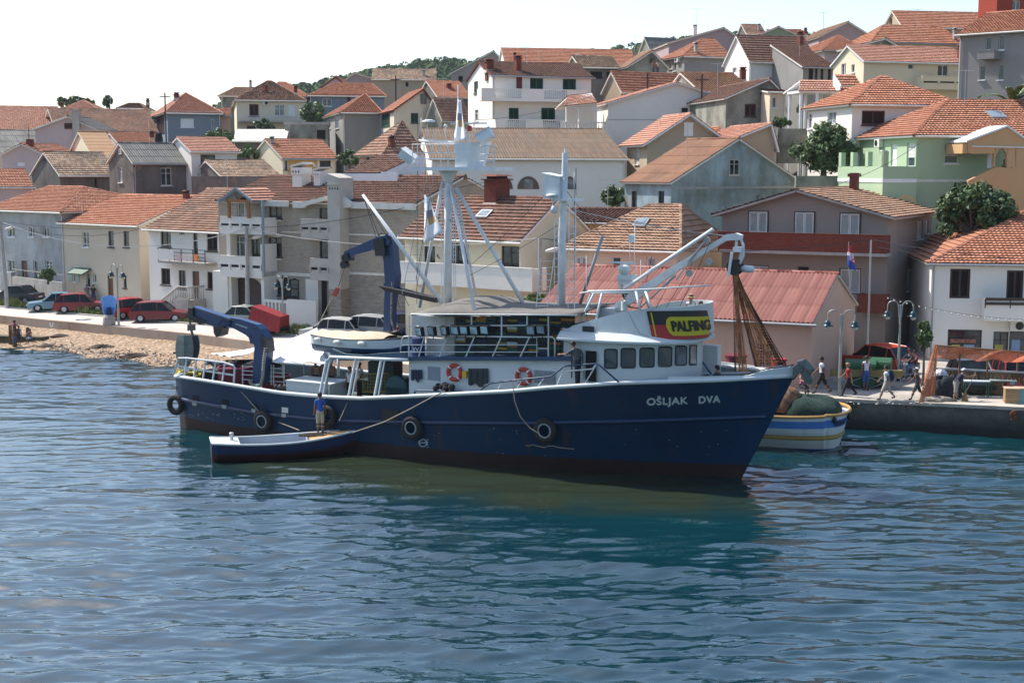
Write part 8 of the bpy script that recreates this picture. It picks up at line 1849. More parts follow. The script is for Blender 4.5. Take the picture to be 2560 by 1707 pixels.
person('person in pale top leaning in the arched window of the peach porch',GREEN.M@Vector((GREEN.hit('F',2508,404,1.7)[0],-1.7,GREEN.hit('F',2508,404,1.7)[1]-1.55)),R(190),1.75,'lean',(.45,.38,.28),(.05,.05,.05),skin=DSK)
# --- aboard
def aboard(lab,y,px,py,head,top_py=None,**k):
 p=at_ship(y,px,py)
 if top_py:p.z=at_ship(y,px,top_py).z-k.get('h',1.75)*.98
 return person(lab,p,head,**k)
aboard('bareheaded woman seen from behind beneath the white awning',.6,790,985,R(20),h=1.66,top=(.42,.25,.2),bot=(.05,.05,.08),sleeve=0,skin=DSK)
aboard('dark bare chested man in the middle of the group beneath the awning',.5,812,987,R(-10),h=1.76,top=None,bot=(.03,.03,.04),skin=DSK)
aboard('shorter dark haired person at the right of the group beneath the awning',.5,829,988,R(30),h=1.68,top=(.30,.14,.12),bot=(.05,.05,.08),skin=DSK)
aboard('person with sunglasses and white sleeveless shirt amidships',-1.3,876,1008,R(150),h=1.68,top=(.55,.58,.62),bot=(.02,.025,.04),sleeve=0,leg=2)
aboard('man in white shirt turned away beside the yellow winch guard',.2,899,1000,R(-40),h=1.78,top=(.50,.45,.42),bot=(.16,.08,.05),leg=2)
aboard('man in grey shirt bending forward at the wheelhouse door',-2.85,1444,962,R(60),h=1.78,pose='lean',top=(.085,.095,.10),bot=(.02,.025,.04),leg=2,sleeve=1)
aboard('man in pale T-shirt standing on the flying bridge',-.9,1560,823,R(-60),731,h=1.75,top=(.50,.55,.55),bot=(.03,.03,.05),leg=2,cap=(.03,.03,.03),la=(.5,.1,.9),ra=(.5,.1,.9))
aboard('person in straw hat and white vest on the flying bridge',.5,1727,790,R(160),737,h=1.72,top=(.6,.6,.62),bot=(.03,.03,.05),hat=(.42,.33,.18),sleeve=0)
aboard('dark haired person whose head shows above the banner',.6,1752,790,R(150),753,h=1.62,top=(.1,.1,.11),bot=(.03,.03,.05))
aboard('man with dark hair sitting low on the foredeck',-.6,1793,980,R(60),h=1.7,pose='sit',top=(.04,.05,.06),bot=(.03,.03,.05),hip=.3)
mp_=DGM@Vector((4.15,.05,.98));pp=at_z(801,1081,.85)
person('man in blue polo shirt and beige shorts standing in the dinghy',(pp.x,pp.y,.86),R(10),1.76,'stand',(.02,.10,.42),(.40,.34,.24),leg=.95,skin=DSK,ll=(.06,.02),rl=(-.08,.05))
# ====== vehicles
def car(label,c,head,col,L_=3.9,W_=1.66,H_=1.42,kind='hatch',name='car',zoff=0):
 root=empty(name,c+Vector((0,0,zoff)),head,label,name.replace('parked_',''));pm=plain('car_paint_%d_%d_%d'%tuple(int(q*200)for q in col),col,.28,var=.04,spec=.6)
 b=H_*.56;n=9;wr=.30;ax=(L_*.31,-L_*.30)
 def arc(cx):return[(cx+(wr+.05)*math.cos(t),.22+(wr+.05)*math.sin(t))for t in np.linspace(0,math.pi,7)]
 nose=[(L_/2-.02,.3),(L_/2,.5),(L_/2-.10,b*.86),(L_*.24,b+.02)];tail={'hatch':[(-L_/2+.06,b+.03),(-L_/2,.62),(-L_/2,.3)],'sedan':[(-L_*.34,b+.06),(-L_/2+.04,b+.02),(-L_/2,.6),(-L_/2,.3)],'van':[(-L_/2+.04,b+.05),(-L_/2,.6),(-L_/2,.3)]}[kind]
 low=[(-L_/2+.05,.2)]+arc(ax[1])[::-1]+arc(ax[0])[::-1]+[(L_/2-.08,.2)]
 out=low+nose+[(0,b+.05)]+tail
 mb=MB();ys=[-W_/2,-W_/2+.07,W_/2-.07,W_/2];ins=[.985,1.0,1.0,.985];cz=.5;nn=len(out);v=[]
 for y,s_ in zip(ys,ins):
  for x,z in out:v.append((x*(.985 if s_<1 else 1),y,cz+(z-cz)*(.93 if(s_<1 and z>cz)else 1)))
 f=[(k*nn+i,k*nn+(i+1)%nn,(k+1)*nn+(i+1)%nn,(k+1)*nn+i)for k in range(3)for i in range(nn)]+[tuple(range(nn-1,-1,-1)),tuple(3*nn+i for i in range(nn))]
 mb.add(v,f);obj('body',mb,pm,root)
 cab={'hatch':[(L_*.25,b+.0),(L_*.08,H_-.03),(-L_*.10,H_),(-L_*.36,H_-.07),(-L_/2+.08,b+.03)],'sedan':[(L_*.22,b),(L_*.06,H_-.03),(-L_*.12,H_),(-L_*.22,H_-.05),(-L_*.36,b+.05)],'van':[(L_*.36,b),(L_*.26,H_-.04),(0,H_),(-L_*.46,H_-.03),(-L_/2+.05,b)]}[kind]
 mb=MB();nn=len(cab);v=[]
 def cw(z):return W_/2-.05-.13*(z-b)/(H_-b)
 for sg in(-1,1):v+=[(x,sg*cw(z),z)for x,z in cab]
 mb.add(v,[(i,(i+1)%nn,nn+(i+1)%nn,nn+i)for i in range(nn)]+[tuple(range(nn-1,-1,-1)),tuple(nn+i for i in range(nn))]);obj('window_glass',mb,glass('car_glass',(.008,.011,.013),.12,.25),root)
 mb=MB()
 for sg in(-1,1):
  e=[Vector((x,sg*(cw(z)+.012),z))for x,z in cab]
  for i in range(nn-1):mb.tube([e[i],e[i+1]],.035,5)
  for x_ in((-.02,),(-L_*.30,))if kind!='van' else((.1,),(-L_*.25,)):mb.tube([Vector((x_[0],sg*(cw(b)+.01),b)),Vector((x_[0]-.03,sg*(cw(H_)+.01),H_-.03))],.032,5)
 r_=[(x,z)for x,z in cab[1:4]];v=[]
 for x,z in r_:v+=[(x,-cw(z)-.01,z+.012),(x,0,z+.045),(x,cw(z)+.01,z+.012)]
 mb.add(v,[(3*i+j,3*i+1+j,3*i+4+j,3*i+3+j)for i in range(len(r_)-1)for j in range(2)]);mb.add([(x,y,z-.03)for x,y,z in v],[(3*i+3+j,3*i+4+j,3*i+1+j,3*i+j)for i in range(len(r_)-1)for j in range(2)]);obj('roof',mb,pm,root)
 for x_ in ax:
  for sg in(-1,1):
   mb=MB();mb.lathe((x_,sg*(W_/2-.10)-.09,wr),[(wr-.05,0),(wr,.03),(wr,.15),(wr-.05,.18)],18,ax='y');w_=obj('wheel',mb,m_tyre,root,True);mb=MB();mb.lathe((x_,sg*(W_/2-.10)-.095,wr),[(wr*.62,0),(wr*.55,.19)][::1],12,ax='y');obj('rim',mb,M['steel'],w_)
 for nm,x_,mt in(('headlight',L_/2-.05,M['glassb']),('tail_light',-L_/2+.03,plain('tail_lamp_red',(.25,.02,.015),.3))):
  for sg in(-1,1):mb=MB();s_=1 if x_>0 else -1;mb.box(x_-.05,sg*(W_/2-.28)-.15,.56,x_+.04,sg*(W_/2-.28)+.15,.72);obj(nm,mb,mt,root)
 for nm,x_ in(('bumper',L_/2-.02),('bumper',-L_/2+.02)):mb=MB();mb.box(x_-.07,-W_/2+.02,.26,x_+.07,W_/2-.02,.46);obj(nm,mb,M['black'],root)
 mb=MB();mb.box(-L_/2-.06,-.26,.50,-L_/2-.01,.26,.61);mb2=obj('number_plate',mb,M['white'],root)
 for sg in(-1,1):mb=MB();mb.box(L_*.20,sg*(W_/2+.08)-.08,b+.02,L_*.20+.08,sg*(W_/2+.08)+.08,b+.14);obj('mirror',mb,M['black'],root)
 return root
G=gp
car('dark blue saloon parked behind the concrete pole at the left edge',G(40,757),R(168),(.012,.018,.035),4.3,kind='sedan',name='parked_car')
car('pale blue saloon with its bonnet to the left beside the red estate',G(140,776),R(196),(.14,.26,.33),4.2,kind='sedan',name='parked_car',H_=1.36)
car('dark red estate car parked second in the left group',G(206,780),R(8),(.20,.012,.018),4.0,name='parked_car')
car('bright red hatchback behind the blue plastic hood',G(334,794),R(38),(.36,.015,.02),3.8,name='parked_car',H_=1.46)
car('maroon hatchback at the right of the four red and blue cars',G(400,803),R(2),(.17,.015,.018),4.0,name='parked_car')
car('pale green saloon behind the folded aft crane',G(603,815),R(158),(.22,.26,.23),4.2,kind='sedan',name='parked_car')
car('silver hatchback whose roof shows left of the tender',G(830,850),R(165),(.42,.42,.40),3.9,name='parked_car')
car('larger silver car behind the tender cover',G(908,846),R(160),(.30,.31,.31),4.3,name='parked_car',H_=1.5)
car('dark blue hatchback right of the midship crane column',G(985,838),R(200),(.03,.05,.12),4.0,name='parked_car')
car('orange red hatchback beside the pink hall gable',G(2192,926),R(128),(.50,.06,.025),3.7,name='parked_car')
car('blue grey car facing the quay behind the wooden fence',G(2428,971),R(-95),(.06,.09,.12),4.0,name='parked_car')
car('red van facing the quay at the right edge',G(2535,974),R(-95),(.38,.03,.035),4.2,1.75,1.5,kind='van',name='parked_van')
c=G(672,838);t=empty('trailer',c,R(-16),'box trailer under a torn red tarpaulin beside the street lamp','trailer');mb=MB()
a=[(-1.25,-.75,.55),(1.1,-.75,.30),(1.1,.75,.30),(-1.25,.75,.55)];b_2=[(-.85,-.68,1.95),(1.15,-.70,1.30),(1.15,.70,1.30),(-.85,.68,1.95)];v=[];nseg=16
def per(q,f):i=int(f*4)%4;t_=f*4-int(f*4);return Vector(q[i]).lerp(Vector(q[(i+1)%4]),t_)
for j in range(5):
 for i in range(32):p=per(a,i/32).lerp(per(b_2,i/32),j/4);d_=.05*math.sin(i*2.1)*(1-j/4);v.append((p.x*(1+d_*.4),p.y*(1+d_),p.z))
mb.add(v,[(j*32+i,j*32+(i+1)%32,(j+1)*32+(i+1)%32,(j+1)*32+i)for j in range(4)for i in range(32)]+[tuple(128+i for i in range(32))]);obj('tarpaulin',mb,plain('red_tarpaulin',(.26,.022,.025),.6,var=.25,scale=3),t)
mb=MB();mb.box(-1.2,-.7,.35,1.15,.7,.6);mb.tube([(1.1,0,.4),(2.0,0,.42)],.04,6);obj('chassis',mb,M['black'],t)
for sg in(-1,1):mb=MB();mb.lathe((-.1,sg*.74-.09,.3),[(.25,0),(.3,.03),(.3,.15),(.25,.18)],16,ax='y');obj('wheel',mb,m_tyre,t,True)
# ====== lamps, poles, wires, street things
def lamp_tree():
 r=empty('street_lamp',(0,0,0));mb=MB();mb.tube([(0,0,-.1),(0,0,.5),(0,0,3.95)],[.085,.075,.05],10);mb.cbox(0,0,0,.26,.26,.06);obj('post',mb,plain('lamp_post_paint',(.36,.38,.35),.5,.2),r)
 for sg in(-1,1):
  mb=MB();pts=[(sg*(.10+.27*(1-math.cos(t))),0,3.55+.0+.32+.28*math.sin(t))for t in np.linspace(0,math.pi,9)];pts=[(sg*.06,0,3.3)]+pts+[(sg*.64,0,3.62)];mb.tube(pts,.022,6);arm=obj('arm',mb,plain('lamp_post_paint',(.36,.38,.35),.5,.2),r)
  mb=MB();mb.lathe((sg*.64,0,3.36),[(.29,0),(.30,.02),(.17,.045),(.165,.12),(.13,.22),(.05,.28)],16);obj('lamp_shade',mb,plain('teal_shade',(.01,.05,.06),.3),arm,True)
  mb=MB();mb.lathe((sg*.64,0,3.17),[(.02,0),(.10,.03),(.145,.10),(.15,.19)],14);obj('globe',mb,plain('frosted_globe',(.55,.55,.50),.35),arm,True)
 return r
LP=lamp_tree()
for k,(px,yb,yt,ang,lab)in enumerate(((297,815,660,-38,'double street lamp before the beige house'),(708,836,689,-38,'double street lamp beside the red tarpaulin trailer'),(2098,988,772,-12,'double street lamp on the quay before the pink hall gable'),(2245,953,750,-12,'double street lamp at the shop corner beside the scooter'))):
 o=LP if k==0 else copy_tree(LP);p=gp(px,yb);dp=p.y*CP-(p.z-CAMZ)*SP;sc_=(yb-yt)/F*dp/4.18;o.location=p;o.rotation_euler=(0,0,R(ang));o.scale=(sc_,)*3;tag(o,lab,'street lamp','double armed street lamps')
def pole(lab,px,yb,yt,mat,r0,r1,base=None,arm=None,lean=0):
 p=base or gp(px,yb);dp=p.y*CP-(p.z-CAMZ)*SP;h=at_y(px,yt,p.y).z-p.z;root=empty('utility_pole',p,0,lab,'utility pole','utility poles');mb=MB();mb.tube([(0,0,-.3),(lean,0,h)],[r0,r1],10);obj('post',mb,mat,root)
 if arm:mb=MB();ax_,az=arm;mb.tube([(lean,0,h+az),(lean+ax_*.6,0,h+az+.2)],.03,5);a_=obj('bracket',mb,M['steel'],root);mb=MB();mb.T=Matrix.Translation((lean+ax_*.9,0,h+az+.22))@Matrix.Rotation(-.25,4,'Y');mb.ball((0,0,0),(.42,.16,.12),10);obj('lamp_head',mb,M['offwhite'],a_,True)
 return Vector((p.x+lean,p.y,p.z+h))
mcp=plain('weathered_pole_concrete',(.36,.34,.32),.9,var=.15)
t0=pole('concrete utility pole with lamp head at the left edge',19,770,552,mcp,.17,.11,arm=(.75,-.8),lean=-.25)
t1=pole('concrete utility pole with lamp head before the apartment house',620,812,566,mcp,.17,.11,arm=(.8,-.95),lean=.05)
t2=pole('pale concrete pole with lamp head behind the second mast',1350,780,595,mcp,.16,.11,base=Vector((at_y(1350,780,80).x,80,1.3)),arm=(.75,-.9))
t3=pole('slim steel wire pole before the brown grey apartment house',2172,800,600,M['steel'],.06,.05,base=Vector((at_y(2172,780,77.5).x,77.5,1.3)))
def dist_pole(lab,px,yt,Y,h=6):p=at_y(px,yt,Y);root=empty('utility_pole',(p.x,Y,p.z-h),0,lab,'utility pole','wooden poles among the roofs');mb=MB();mb.tube([(0,0,0),(0,0,h)],.09,6);obj('post',mb,M['darkframe'],root);mb=MB();mb.box(-.6,-.05,h-.5,.6,.05,h-.4);obj('crossarm',mb,M['darkframe'],root);return p
dist_pole('tall dark pole before the grey blue villa',412,232,158,9);dist_pole('dark pole standing behind the cream house gable',989,190,165,6);dist_pole('dark pole before the striped orange roof of the brown sided house',1619,183,136,4);dist_pole('dark pole right of the white gable ridge',1755,187,126,4)
def wire(lab,A_,B_,sag=.5,r_=.018,mat=None,n=16):
 mb=MB();mb.tube([A_.lerp(B_,i/n)-Vector((0,0,sag*4*(i/n)*(1-i/n)))for i in range(n+1)],r_,4);return tag(obj('wire',mb,mat or M['cable']),lab,'wire','overhead wires')
wire('upper thin wire from the left pole to the beige house eave',t0,at_y(350,568,106.5),.35)
wire('second thin wire from the left pole towards the beige house',t0-Vector((0,0,.2)),at_y(352,572,106.5),.75)
wire('thick pale cable sagging between the two concrete poles',t0-Vector((0,0,.1)),t1-Vector((0,0,.15)),1.55,.035,M['cablel'])
wire('dark wire rising from the middle pole past the apartment house',t1+Vector((.4,0,-.1)),at_y(1010,520,90),.25,.022)
wire('pale twisted cable from the middle pole to the pole behind the mast',t1+Vector((.4,0,-.2)),t2-Vector((.1,0,0)),.75,.03,M['cablel'])
wire('cable from the pole behind the mast to the slim steel pole',t2,t3,.7,.028)
wire('upper wire from the slim steel pole to the right edge',t3+Vector((.2,0,0)),at_y(2640,650,68),.2,.022);wire('lower wire from the slim steel pole to the right edge',t3+Vector((.2,0,-.35)),at_y(2640,662,68),.2,.018)
wire('diagonal wire crossing the green house terrace',at_y(2305,355,88),at_y(2080,465,82),.3,.016)
wire('wire crossing before the white balcony house',at_y(1195,300,110),at_y(1480,240,118),.4,.018)
A_,B_=at_y(2205,738,72),at_y(2640,800,66);mb=MB();n=26;root=empty('light_string',A_,0,'string of small bulbs hanging from the lamp post to the shop house','light string');mb.tube([(A_.lerp(B_,i/n)-A_)-Vector((0,0,.35*4*(i/n)*(1-i/n)))for i in range(n+1)],.012,4);obj('cord',mb,M['cable'],root)
for i in range(1,n):mb=MB();p=(A_.lerp(B_,i/n)-A_)-Vector((0,0,.35*4*(i/n)*(1-i/n)+.06));mb.ball(tuple(p),.045,6,k=4);obj('bulb',mb,M['offwhite'],root)
FM=Matrix.Identity(4);q=at_y(2122,609,76.6);top=[at_y(2120,610,76.6),at_y(2126,612,76.6)];bot=[at_y(2120,660,76.6),at_y(2142,676,76.5)]
flag('flag',[at_y(2120,614,76.6),at_y(2129,616,76.6)],[at_y(2119,668,76.6),at_y(2140,678,76.4)],'red white and blue flag with red chequers hanging before the brown grey apartment house',[plain('flag_red',(.5,.02,.03)),plain('flag_white2',(.65,.65,.68)),plain('flag_blue',(.03,.08,.35))],lambda u,w_:(0 if w_<.30 else(0 if(.42<w_<.72 and u>.45 and(int(u*12)+int(w_*14))%2==0)else 1 if w_<.62-.2*(u<.3)else 2)),8,14,FM)
mb=MB();mb.tube([at_y(2122,604,76.6),at_y(2121,690,76.6)],.02,5);tag(obj('flag_staff',mb,M['steel']),'thin staff carrying the red white and blue flag','flag staff')
c=gp(273,813);r_=empty('blue_hood',c,0,'translucent blue rounded hood on a grey stone post on the promenade','hood');mb=MB();mb.lathe((0,0,0),[(.42,0),(.46,.2),(.40,.55),(.30,.72)],12);obj('stone_base',mb,M['concrete'],r_)
mb=MB();v=[]
for i in range(13):
 for j in range(9):a_=-1.15+2.3*i/12;h_=j/8;w_=(.30+.25*math.sin(h_*math.pi*.62))*1.0;v.append((math.sin(a_)*w_*1.05,-.1+math.cos(a_)*.35,.62+h_*1.45-(.22*(abs(a_)/1.15)**2)*(h_>.7)))
mb.add(v,[(9*i+j,9*i+9+j,9*i+10+j,9*i+1+j)for i in range(12)for j in range(8)]);o=obj('hood_shell',mb,plain('blue_plastic',(.12,.34,.80),.2,spec=.8),r_,True);sm=o.modifiers.new('s','SOLIDIFY');sm.thickness=.03
mb=MB();mb.cbox(0,.05,.7,.34,.2,.55,top=.7);obj('device',mb,plain('navy_plastic',(.015,.02,.08),.5),r_)
c=gp(208,801);mb=MB();rn=random.Random(2)
for k in range(8):mb.ball((rn.uniform(-.4,.4),rn.uniform(-.15,.15),.06),(.2,.12,.06),7,k=4)
o=obj('towel_pile',mb,plain('grey_towel',(.3,.32,.33),.95));o.location=c;tag(o,'small grey crumpled towel pile on the promenade','towel pile')
for k,(px,yt,yb)in enumerate(((27,812,860),(37,814,864),(70,818,858))):
 p=at_z(px,yb,.1);h=at_y(px,yt,p.y).z-p.z;mb=MB();mb.tube([(0,0,-.3),(.02,0,h*.6),(0,.02,h)],[.16,.14,.11],8);o=obj('wooden_post',mb,plain('weathered_post',(.13,.085,.04),.9,var=.4,scale=5));o.location=p;tag(o,['leftmost weathered wooden post at the beach edge','middle weathered wooden post at the beach edge','single wooden post standing apart to the right on the beach'][k],'post','weathered wooden posts')
p=at_z(-20,850,.3);q=at_z(104,851,.3);mb=MB();d_=(q-p).normalized();mb.hexa([p+Vector((0,0,-.4)),q+Vector((0,0,-.4)),q+Vector((.3,.7,-.4)),p+Vector((.3,.7,-.4)),p+Vector((0,0,.30)),q+Vector((0,0,.22)),q+Vector((.3,.7,.22)),p+Vector((.3,.7,.30))]);tag(obj('stone_jetty',mb,plain('mossy_stone',(.11,.095,.05),.95,var=.35,scale=3)),'low mossy stone ledge at the left end of the beach','ledge')
def container(lab,px,yb,w_,h_,d_,ang,nm='waste_container'):
 r_=empty(nm,gp(px,yb),R(ang),lab,'waste container' if nm!='wheelie_bin' else 'bin');mg_=plain('container_green',(.02,.09,.035),.5);mb=MB();mb.cbox(0,0,.12,w_,d_,h_-.25,top=1.08);obj('tub',mb,mg_,r_);mb=MB();n=8;v=[]
 for j in range(n+1):a_=math.pi*j/n;v+=[(-w_*.55,-d_*.56*math.cos(a_),h_-.13+.22*h_*math.sin(a_)),(w_*.55,-d_*.56*math.cos(a_),h_-.13+.22*h_*math.sin(a_))]
 mb.add(v,[(2*j,2*j+1,2*j+3,2*j+2)for j in range(n)]+[tuple(range(0,2*n+2,2)),tuple(range(1,2*n+2,2))[::-1]]);obj('lid',mb,mg_,r_)
 for a_ in(-1,1):
  for b_3 in(-1,1):mb=MB();mb.lathe((a_*w_*.4-.03,b_3*d_*.35,.09),[(.09,0),(.09,.06)],10,ax='x');obj('wheel',mb,M['black'],r_)
 mb=MB();mb.box(w_*.1,-d_*.55-.03,h_*.35,w_*.3,-d_*.55,h_*.7);obj('sticker',mb,M['offwhite'],r_)
container('left green waste container beside the pink hall gable',2150,968,1.35,1.25,1.0,-15);container('right green waste container beside the pink hall gable',2192,966,1.25,1.3,1.0,-20);container('small dark green wheelie bin beside the white house',512,776,.7,1.15,.7,-35,'wheelie_bin')
def pot(lab,px,yb,s_,seed,base=None):
 p=base or gp(px,yb);r_=tree(lab,p,s_*.55,s_*.45,s_*.55,'mid',420,.09,seed,'potted_plant',10,'potted plant','potted plants before the apartment house');mb=MB();mb.lathe((0,0,0),[(s_*.24,0),(s_*.34,s_*.5),(s_*.37,s_*.5),(s_*.37,s_*.58),(s_*.3,s_*.58)],14);obj('pot',mb,M['terr'],r_)
pot('leafy plant in terracotta pot before the porch wall',752,797,1.15,21);pot('lower green potted bush left of the terracotta pot plant',722,796,.9,22);pot('leafy plant in terracotta pot by the stone pier',840,805,1.15,23)
c=gp(2165,972);r_=empty('trestle',c,R(-6),'long low ochre trestle bench before the green containers','trestle');mb=MB();mb.box(-1.7,-.2,.62,1.7,.2,.95);obj('top',mb,plain('ochre_board',(.20,.16,.06),.8),r_)
mb=MB()
for x_ in(-1.6,0,1.6):mb.tube([(x_,-.18,0),(x_,-.18,.62)],.03,5)
for x_ in(-1.6,.1):mb.tube([(x_,-.18,.6),(x_+1.4,-.18,.05)],.022,5);mb.tube([(x_+1.4,-.18,.6),(x_,-.18,.05)],.022,5)
obj('frame',mb,M['grey'],r_)
# --- net screen, fence, benches at the right edge
m_on=plain('orange_net',(.62,.20,.08),.85,var=.25,scale=2)
def netsheet(lab,pts,nu,nv,r_=.008,name='net_curtain',mat=None,amp=.12,a_=.0):
 mb=MB();A,B,C,D=pts
 m_,nt_,b_=newmat('orange_netting');nt_.links.new(noise_col(nt_,(.62,.19,.07),(.42,.12,.05),2.5),b_.inputs['Base Color']);b_.inputs['Roughness'].default_value=.9
 tc=N(nt_,'ShaderNodeTexCoord');nz=N(nt_,'ShaderNodeTexNoise');nz.inputs['Scale'].default_value=42;nt_.links.new(tc.outputs['Object'],nz.inputs['Vector']);mr=N(nt_,'ShaderNodeMath',operation='GREATER_THAN');mr.inputs[1].default_value=a_ or .45;nt_.links.new(nz.outputs[0],mr.inputs[0]);nt_.links.new(mr.outputs[0],b_.inputs['Alpha'])
 v=[]
 for i in range(nu+1):
  for j in range(nv+1):
   u,w_=i/nu,j/nv;p=(A*(1-u)+B*u)*(1-w_)+(D*(1-u)+C*u)*w_;p=p+Vector((.0,amp*math.sin(u*19+w_*4)*(.3+w_),-amp*.8*math.sin(u*math.pi*4)**2*w_));v.append(tuple(p))
 mb.add(v,[((nv+1)*i+j,(nv+1)*i+j+1,(nv+1)*(i+1)+j+1,(nv+1)*(i+1)+j)for i in range(nu)for j in range(nv)]);o=obj(name,mb,m_,None,True);return tag(o,lab,'net')
Yn=66.2
netsheet('orange fishing net draped along the top rail of the fence',(at_y(2338,862,Yn),at_y(2640,884,Yn-1.6),at_y(2640,905,Yn-1.8),at_y(2336,893,Yn)),40,8,a_=.40)
netsheet('orange net gathered and falling from the corner of the rack to the quay',(at_y(2336,860,Yn),at_y(2347,862,Yn),at_y(2335,1003,Yn-2.2),at_y(2296,1004,Yn-2.6)),10,22,amp=.08,a_=.40)
r_=empty('net_rack',at_y(2340,985,Yn),0,'rough timber rack carrying the orange net at the right','rack');mb=MB();o_=Vector(r_.location)
for px,yt in((2340,862),(2400,872),(2470,876),(2545,882)):a_=at_y(px,yt,Yn-(px-2340)*.005)-o_;mb.tube([tuple(a_),(a_.x,a_.y,-.3)],.045,6)
mb.tube([tuple(at_y(2338,863,Yn)-o_),tuple(at_y(2640,886,Yn-1.6)-o_)],.04,6);obj('poles',mb,plain('rack_timber',(.16,.09,.05),.9),r_)
fa,fb_=gp(2338,985),gp(2640,1000);r_=empty('fence',fa,math.atan2(fb_.y-fa.y,fb_.x-fa.x),'brown plank fence with a pale top rail behind the net','fence');L_=(fb_-fa).length;mb=MB();rn=random.Random(3);x=0
while x<L_:w_=rn.uniform(.12,.2);mb.box(x,.4,.1,x+w_-.015,.44,1.12+rn.uniform(-.02,.02));mb.r[-6:]=[rn.random()]*6;x+=w_
obj('planks',mb,tilemat('old_planks',[(.07,.045,.025),(.13,.08,.04),(.18,.12,.07)],.3),r_);mb=MB();mb.box(-.1,.36,1.14,L_,.5,1.22);obj('top_rail',mb,M['grey'],r_)
for k,(px,yb,w_,lab,col,d_)in enumerate(((2440,992,1.15,'white topped work table behind the worker with the broom',(.55,.58,.57),.5),(2505,990,1.2,'green legged pale table right of the broom',(.45,.52,.47),.5))):
 r_=empty('table',gp(px,yb),R(-8),lab,'table');mb=MB();mb.box(-w_/2,-.25,.74,w_/2,.25,.79);obj('tabletop',mb,plain('table_top_%d'%k,col,.6),r_)
 for sx_ in(-1,1):
  for sy_ in(-1,1):mb=MB();mb.tube([(sx_*(w_/2-.06),sy_*.2,.74),(sx_*(w_/2-.06),sy_*.2,0)],.025,5);obj('leg',mb,plain('table_leg_green',(.02,.08,.06),.6),r_)
for k,(px,w_,h_,lab,col)in enumerate(((2527,.6,.66,'tan plywood crate at the right edge of the quay',(.32,.21,.10)),(2557,.7,.66,'pale turquoise crate cut by the right edge',(.16,.34,.36)))):
 r_=empty('crate',gp(px,1006),R(-10),lab,'crate');mb=MB();mb.box(-w_/2,-.3,0,w_/2,.3,h_);obj('box',mb,plain('crate_side_%d'%k,col,.8,var=.2),r_);mb=MB();mb.box(-w_/2-.03,-.33,h_,w_/2+.03,.33,h_+.04)
 for z_ in(.2,.42):mb.box(-w_/2-.008,-.312,z_,w_/2+.008,-.3,z_+.02)
 obj('lid',mb,plain('crate_lid',(.45,.33,.22),.8),r_)
heap('white plastic sack on the dark net pile by the rack',(0,0,0),(.33,.25,.42),plain('white_sack',(.55,.54,.56),.7),7,'sack',Matrix.Translation(gp(2350,985)+Vector((0,0,.75))),.1)['category']='sack'
heap('dark net pile beside the net rack on the quay',(0,0,0),(.85,.5,.95),plain('dark_net_heap',(.025,.03,.034),.95,var=.6,scale=8),9,'net_heap',Matrix.Translation(gp(2355,993)),.1)
heap('black barrel shaped net bundle right of the dark pile',(0,0,0),(.3,.3,.95),plain('black_barrel',(.02,.02,.022),.7),4,'net_heap',Matrix.Translation(gp(2382,990)),.05)
heap('flat scrap of pale net lying at the quay edge',(0,0,0),(.8,.35,.25),plain('pale_net',(.25,.21,.17),.95,var=.5,scale=7),11,'net_heap',Matrix.Translation(gp(2340,1004)),.15)
for lab,px,yb,w_,h_,y_ in(('tall maroon tub before the pink hall wall',1838,985,1.05,1.85,66.5),('small red tub before the pink hall wall',1945,985,.75,1.7,66.2)):
 p=at_y(px,985,y_);mb=MB();mb.lathe((0,0,0),[(w_*.44,0),(w_*.5,h_*.4),(w_*.46,h_*.9),(w_*.52,h_-.06),(w_*.52,h_),(w_*.46,h_)],18);o=obj('tub',mb,plain('maroon_plastic',(.16,.02,.04),.5,var=.2)if w_>1 else plain('red_plastic',(.33,.02,.04),.5));o.location=(p.x,p.y,1.35);tag(o,lab,'tub','tubs before the pink hall')
mb=MB();rn=random.Random(5)
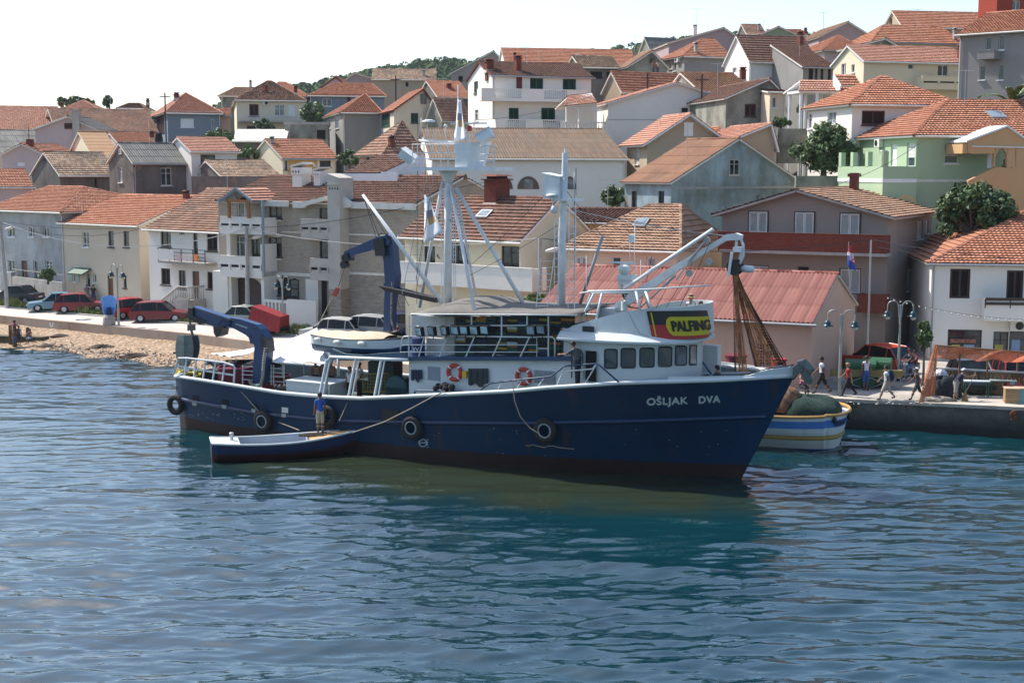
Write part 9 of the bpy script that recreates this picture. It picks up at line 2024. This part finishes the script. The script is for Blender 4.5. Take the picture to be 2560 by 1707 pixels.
for k in range(150):
 p=gp(rn.uniform(2040,2560),rn.uniform(975,1012));s_=rn.uniform(.02,.07);mb.add([(p.x-s_,p.y-s_,p.z+.02),(p.x+s_,p.y-s_*.6,p.z+.025),(p.x+s_*.7,p.y+s_,p.z+.03),(p.x-s_*.8,p.y+s_*.7,p.z+.02)],[(0,1,2,3)],0,rn.random())
tag(obj('litter',mb,tilemat('paper_litter',[(.2,.18,.16),(.45,.43,.4),(.65,.65,.62)],.1)),'scraps of paper and net scattered on the quay concrete','litter',kind='stuff')
for lab,x0,x1,yt,yb,Y in(('low stone wall below the big round tree',1990,2095,440,470,98),('retaining wall under the mouldy grey gable',1945,2030,322,360,110),('dark rough stone wall below the small white modern house',478,720,441,500,121)):
 a_,b_2=at_y(x0,yt,Y),at_y(x1,yt,Y);mb=MB();zb=at_y(x0,yb,Y).z;mb.box(a_.x,Y,zb-1.5,b_2.x,Y+.4,a_.z);tag(obj('stone_wall',mb,WM['greygreen']if x0>1000 else WM['stone']),lab,'wall')
p=at_y(787,421,98);r_=empty('seagull',p,R(160),'white seagull with grey back standing on the roof chimney','seagull');mb=MB();mb.tube([(0,-.22,.02),(0,-.1,.12),(0,.06,.17),(0,.12,.24),(0,.14,.30),(0,.18,.33)],[.01,.07,.085,.06,.045,.03],8);mb.tube([(0,.18,.33),(0,.25,.31)],[.015,.006],5);mb.tube([(.03,0,.1),(.03,0,-.02)],.008,4);mb.tube([(-.03,0,.1),(-.03,0,-.02)],.008,4);obj('body',mb,M['white'],r_,True);mb=MB();mb.ball((0,-.08,.15),(.09,.2,.05),8);obj('wings',mb,M['grey'],r_,True)
mb=MB();mb.box(-200,40,-1,200,400,-.5);tag(obj('water',mb,plain('w',(.02,.06,.08),.2)),kind='structure')
# ====== summer haze
mb=MB();mb.box(-700,-30,-1.2,900,900,175)
m,nt_,b_=newmat('haze_air');nt_.nodes.remove(b_);pv=N(nt_,'ShaderNodeVolumePrincipled');pv.inputs['Color'].default_value=(.75,.86,1,1);pv.inputs['Density'].default_value=.00009;pv.inputs['Anisotropy'].default_value=.3
nt_.links.new(pv.outputs[0],nt_.nodes['Material Output'].inputs['Volume']);o=tag(obj('haze',mb,m),kind='stuff')
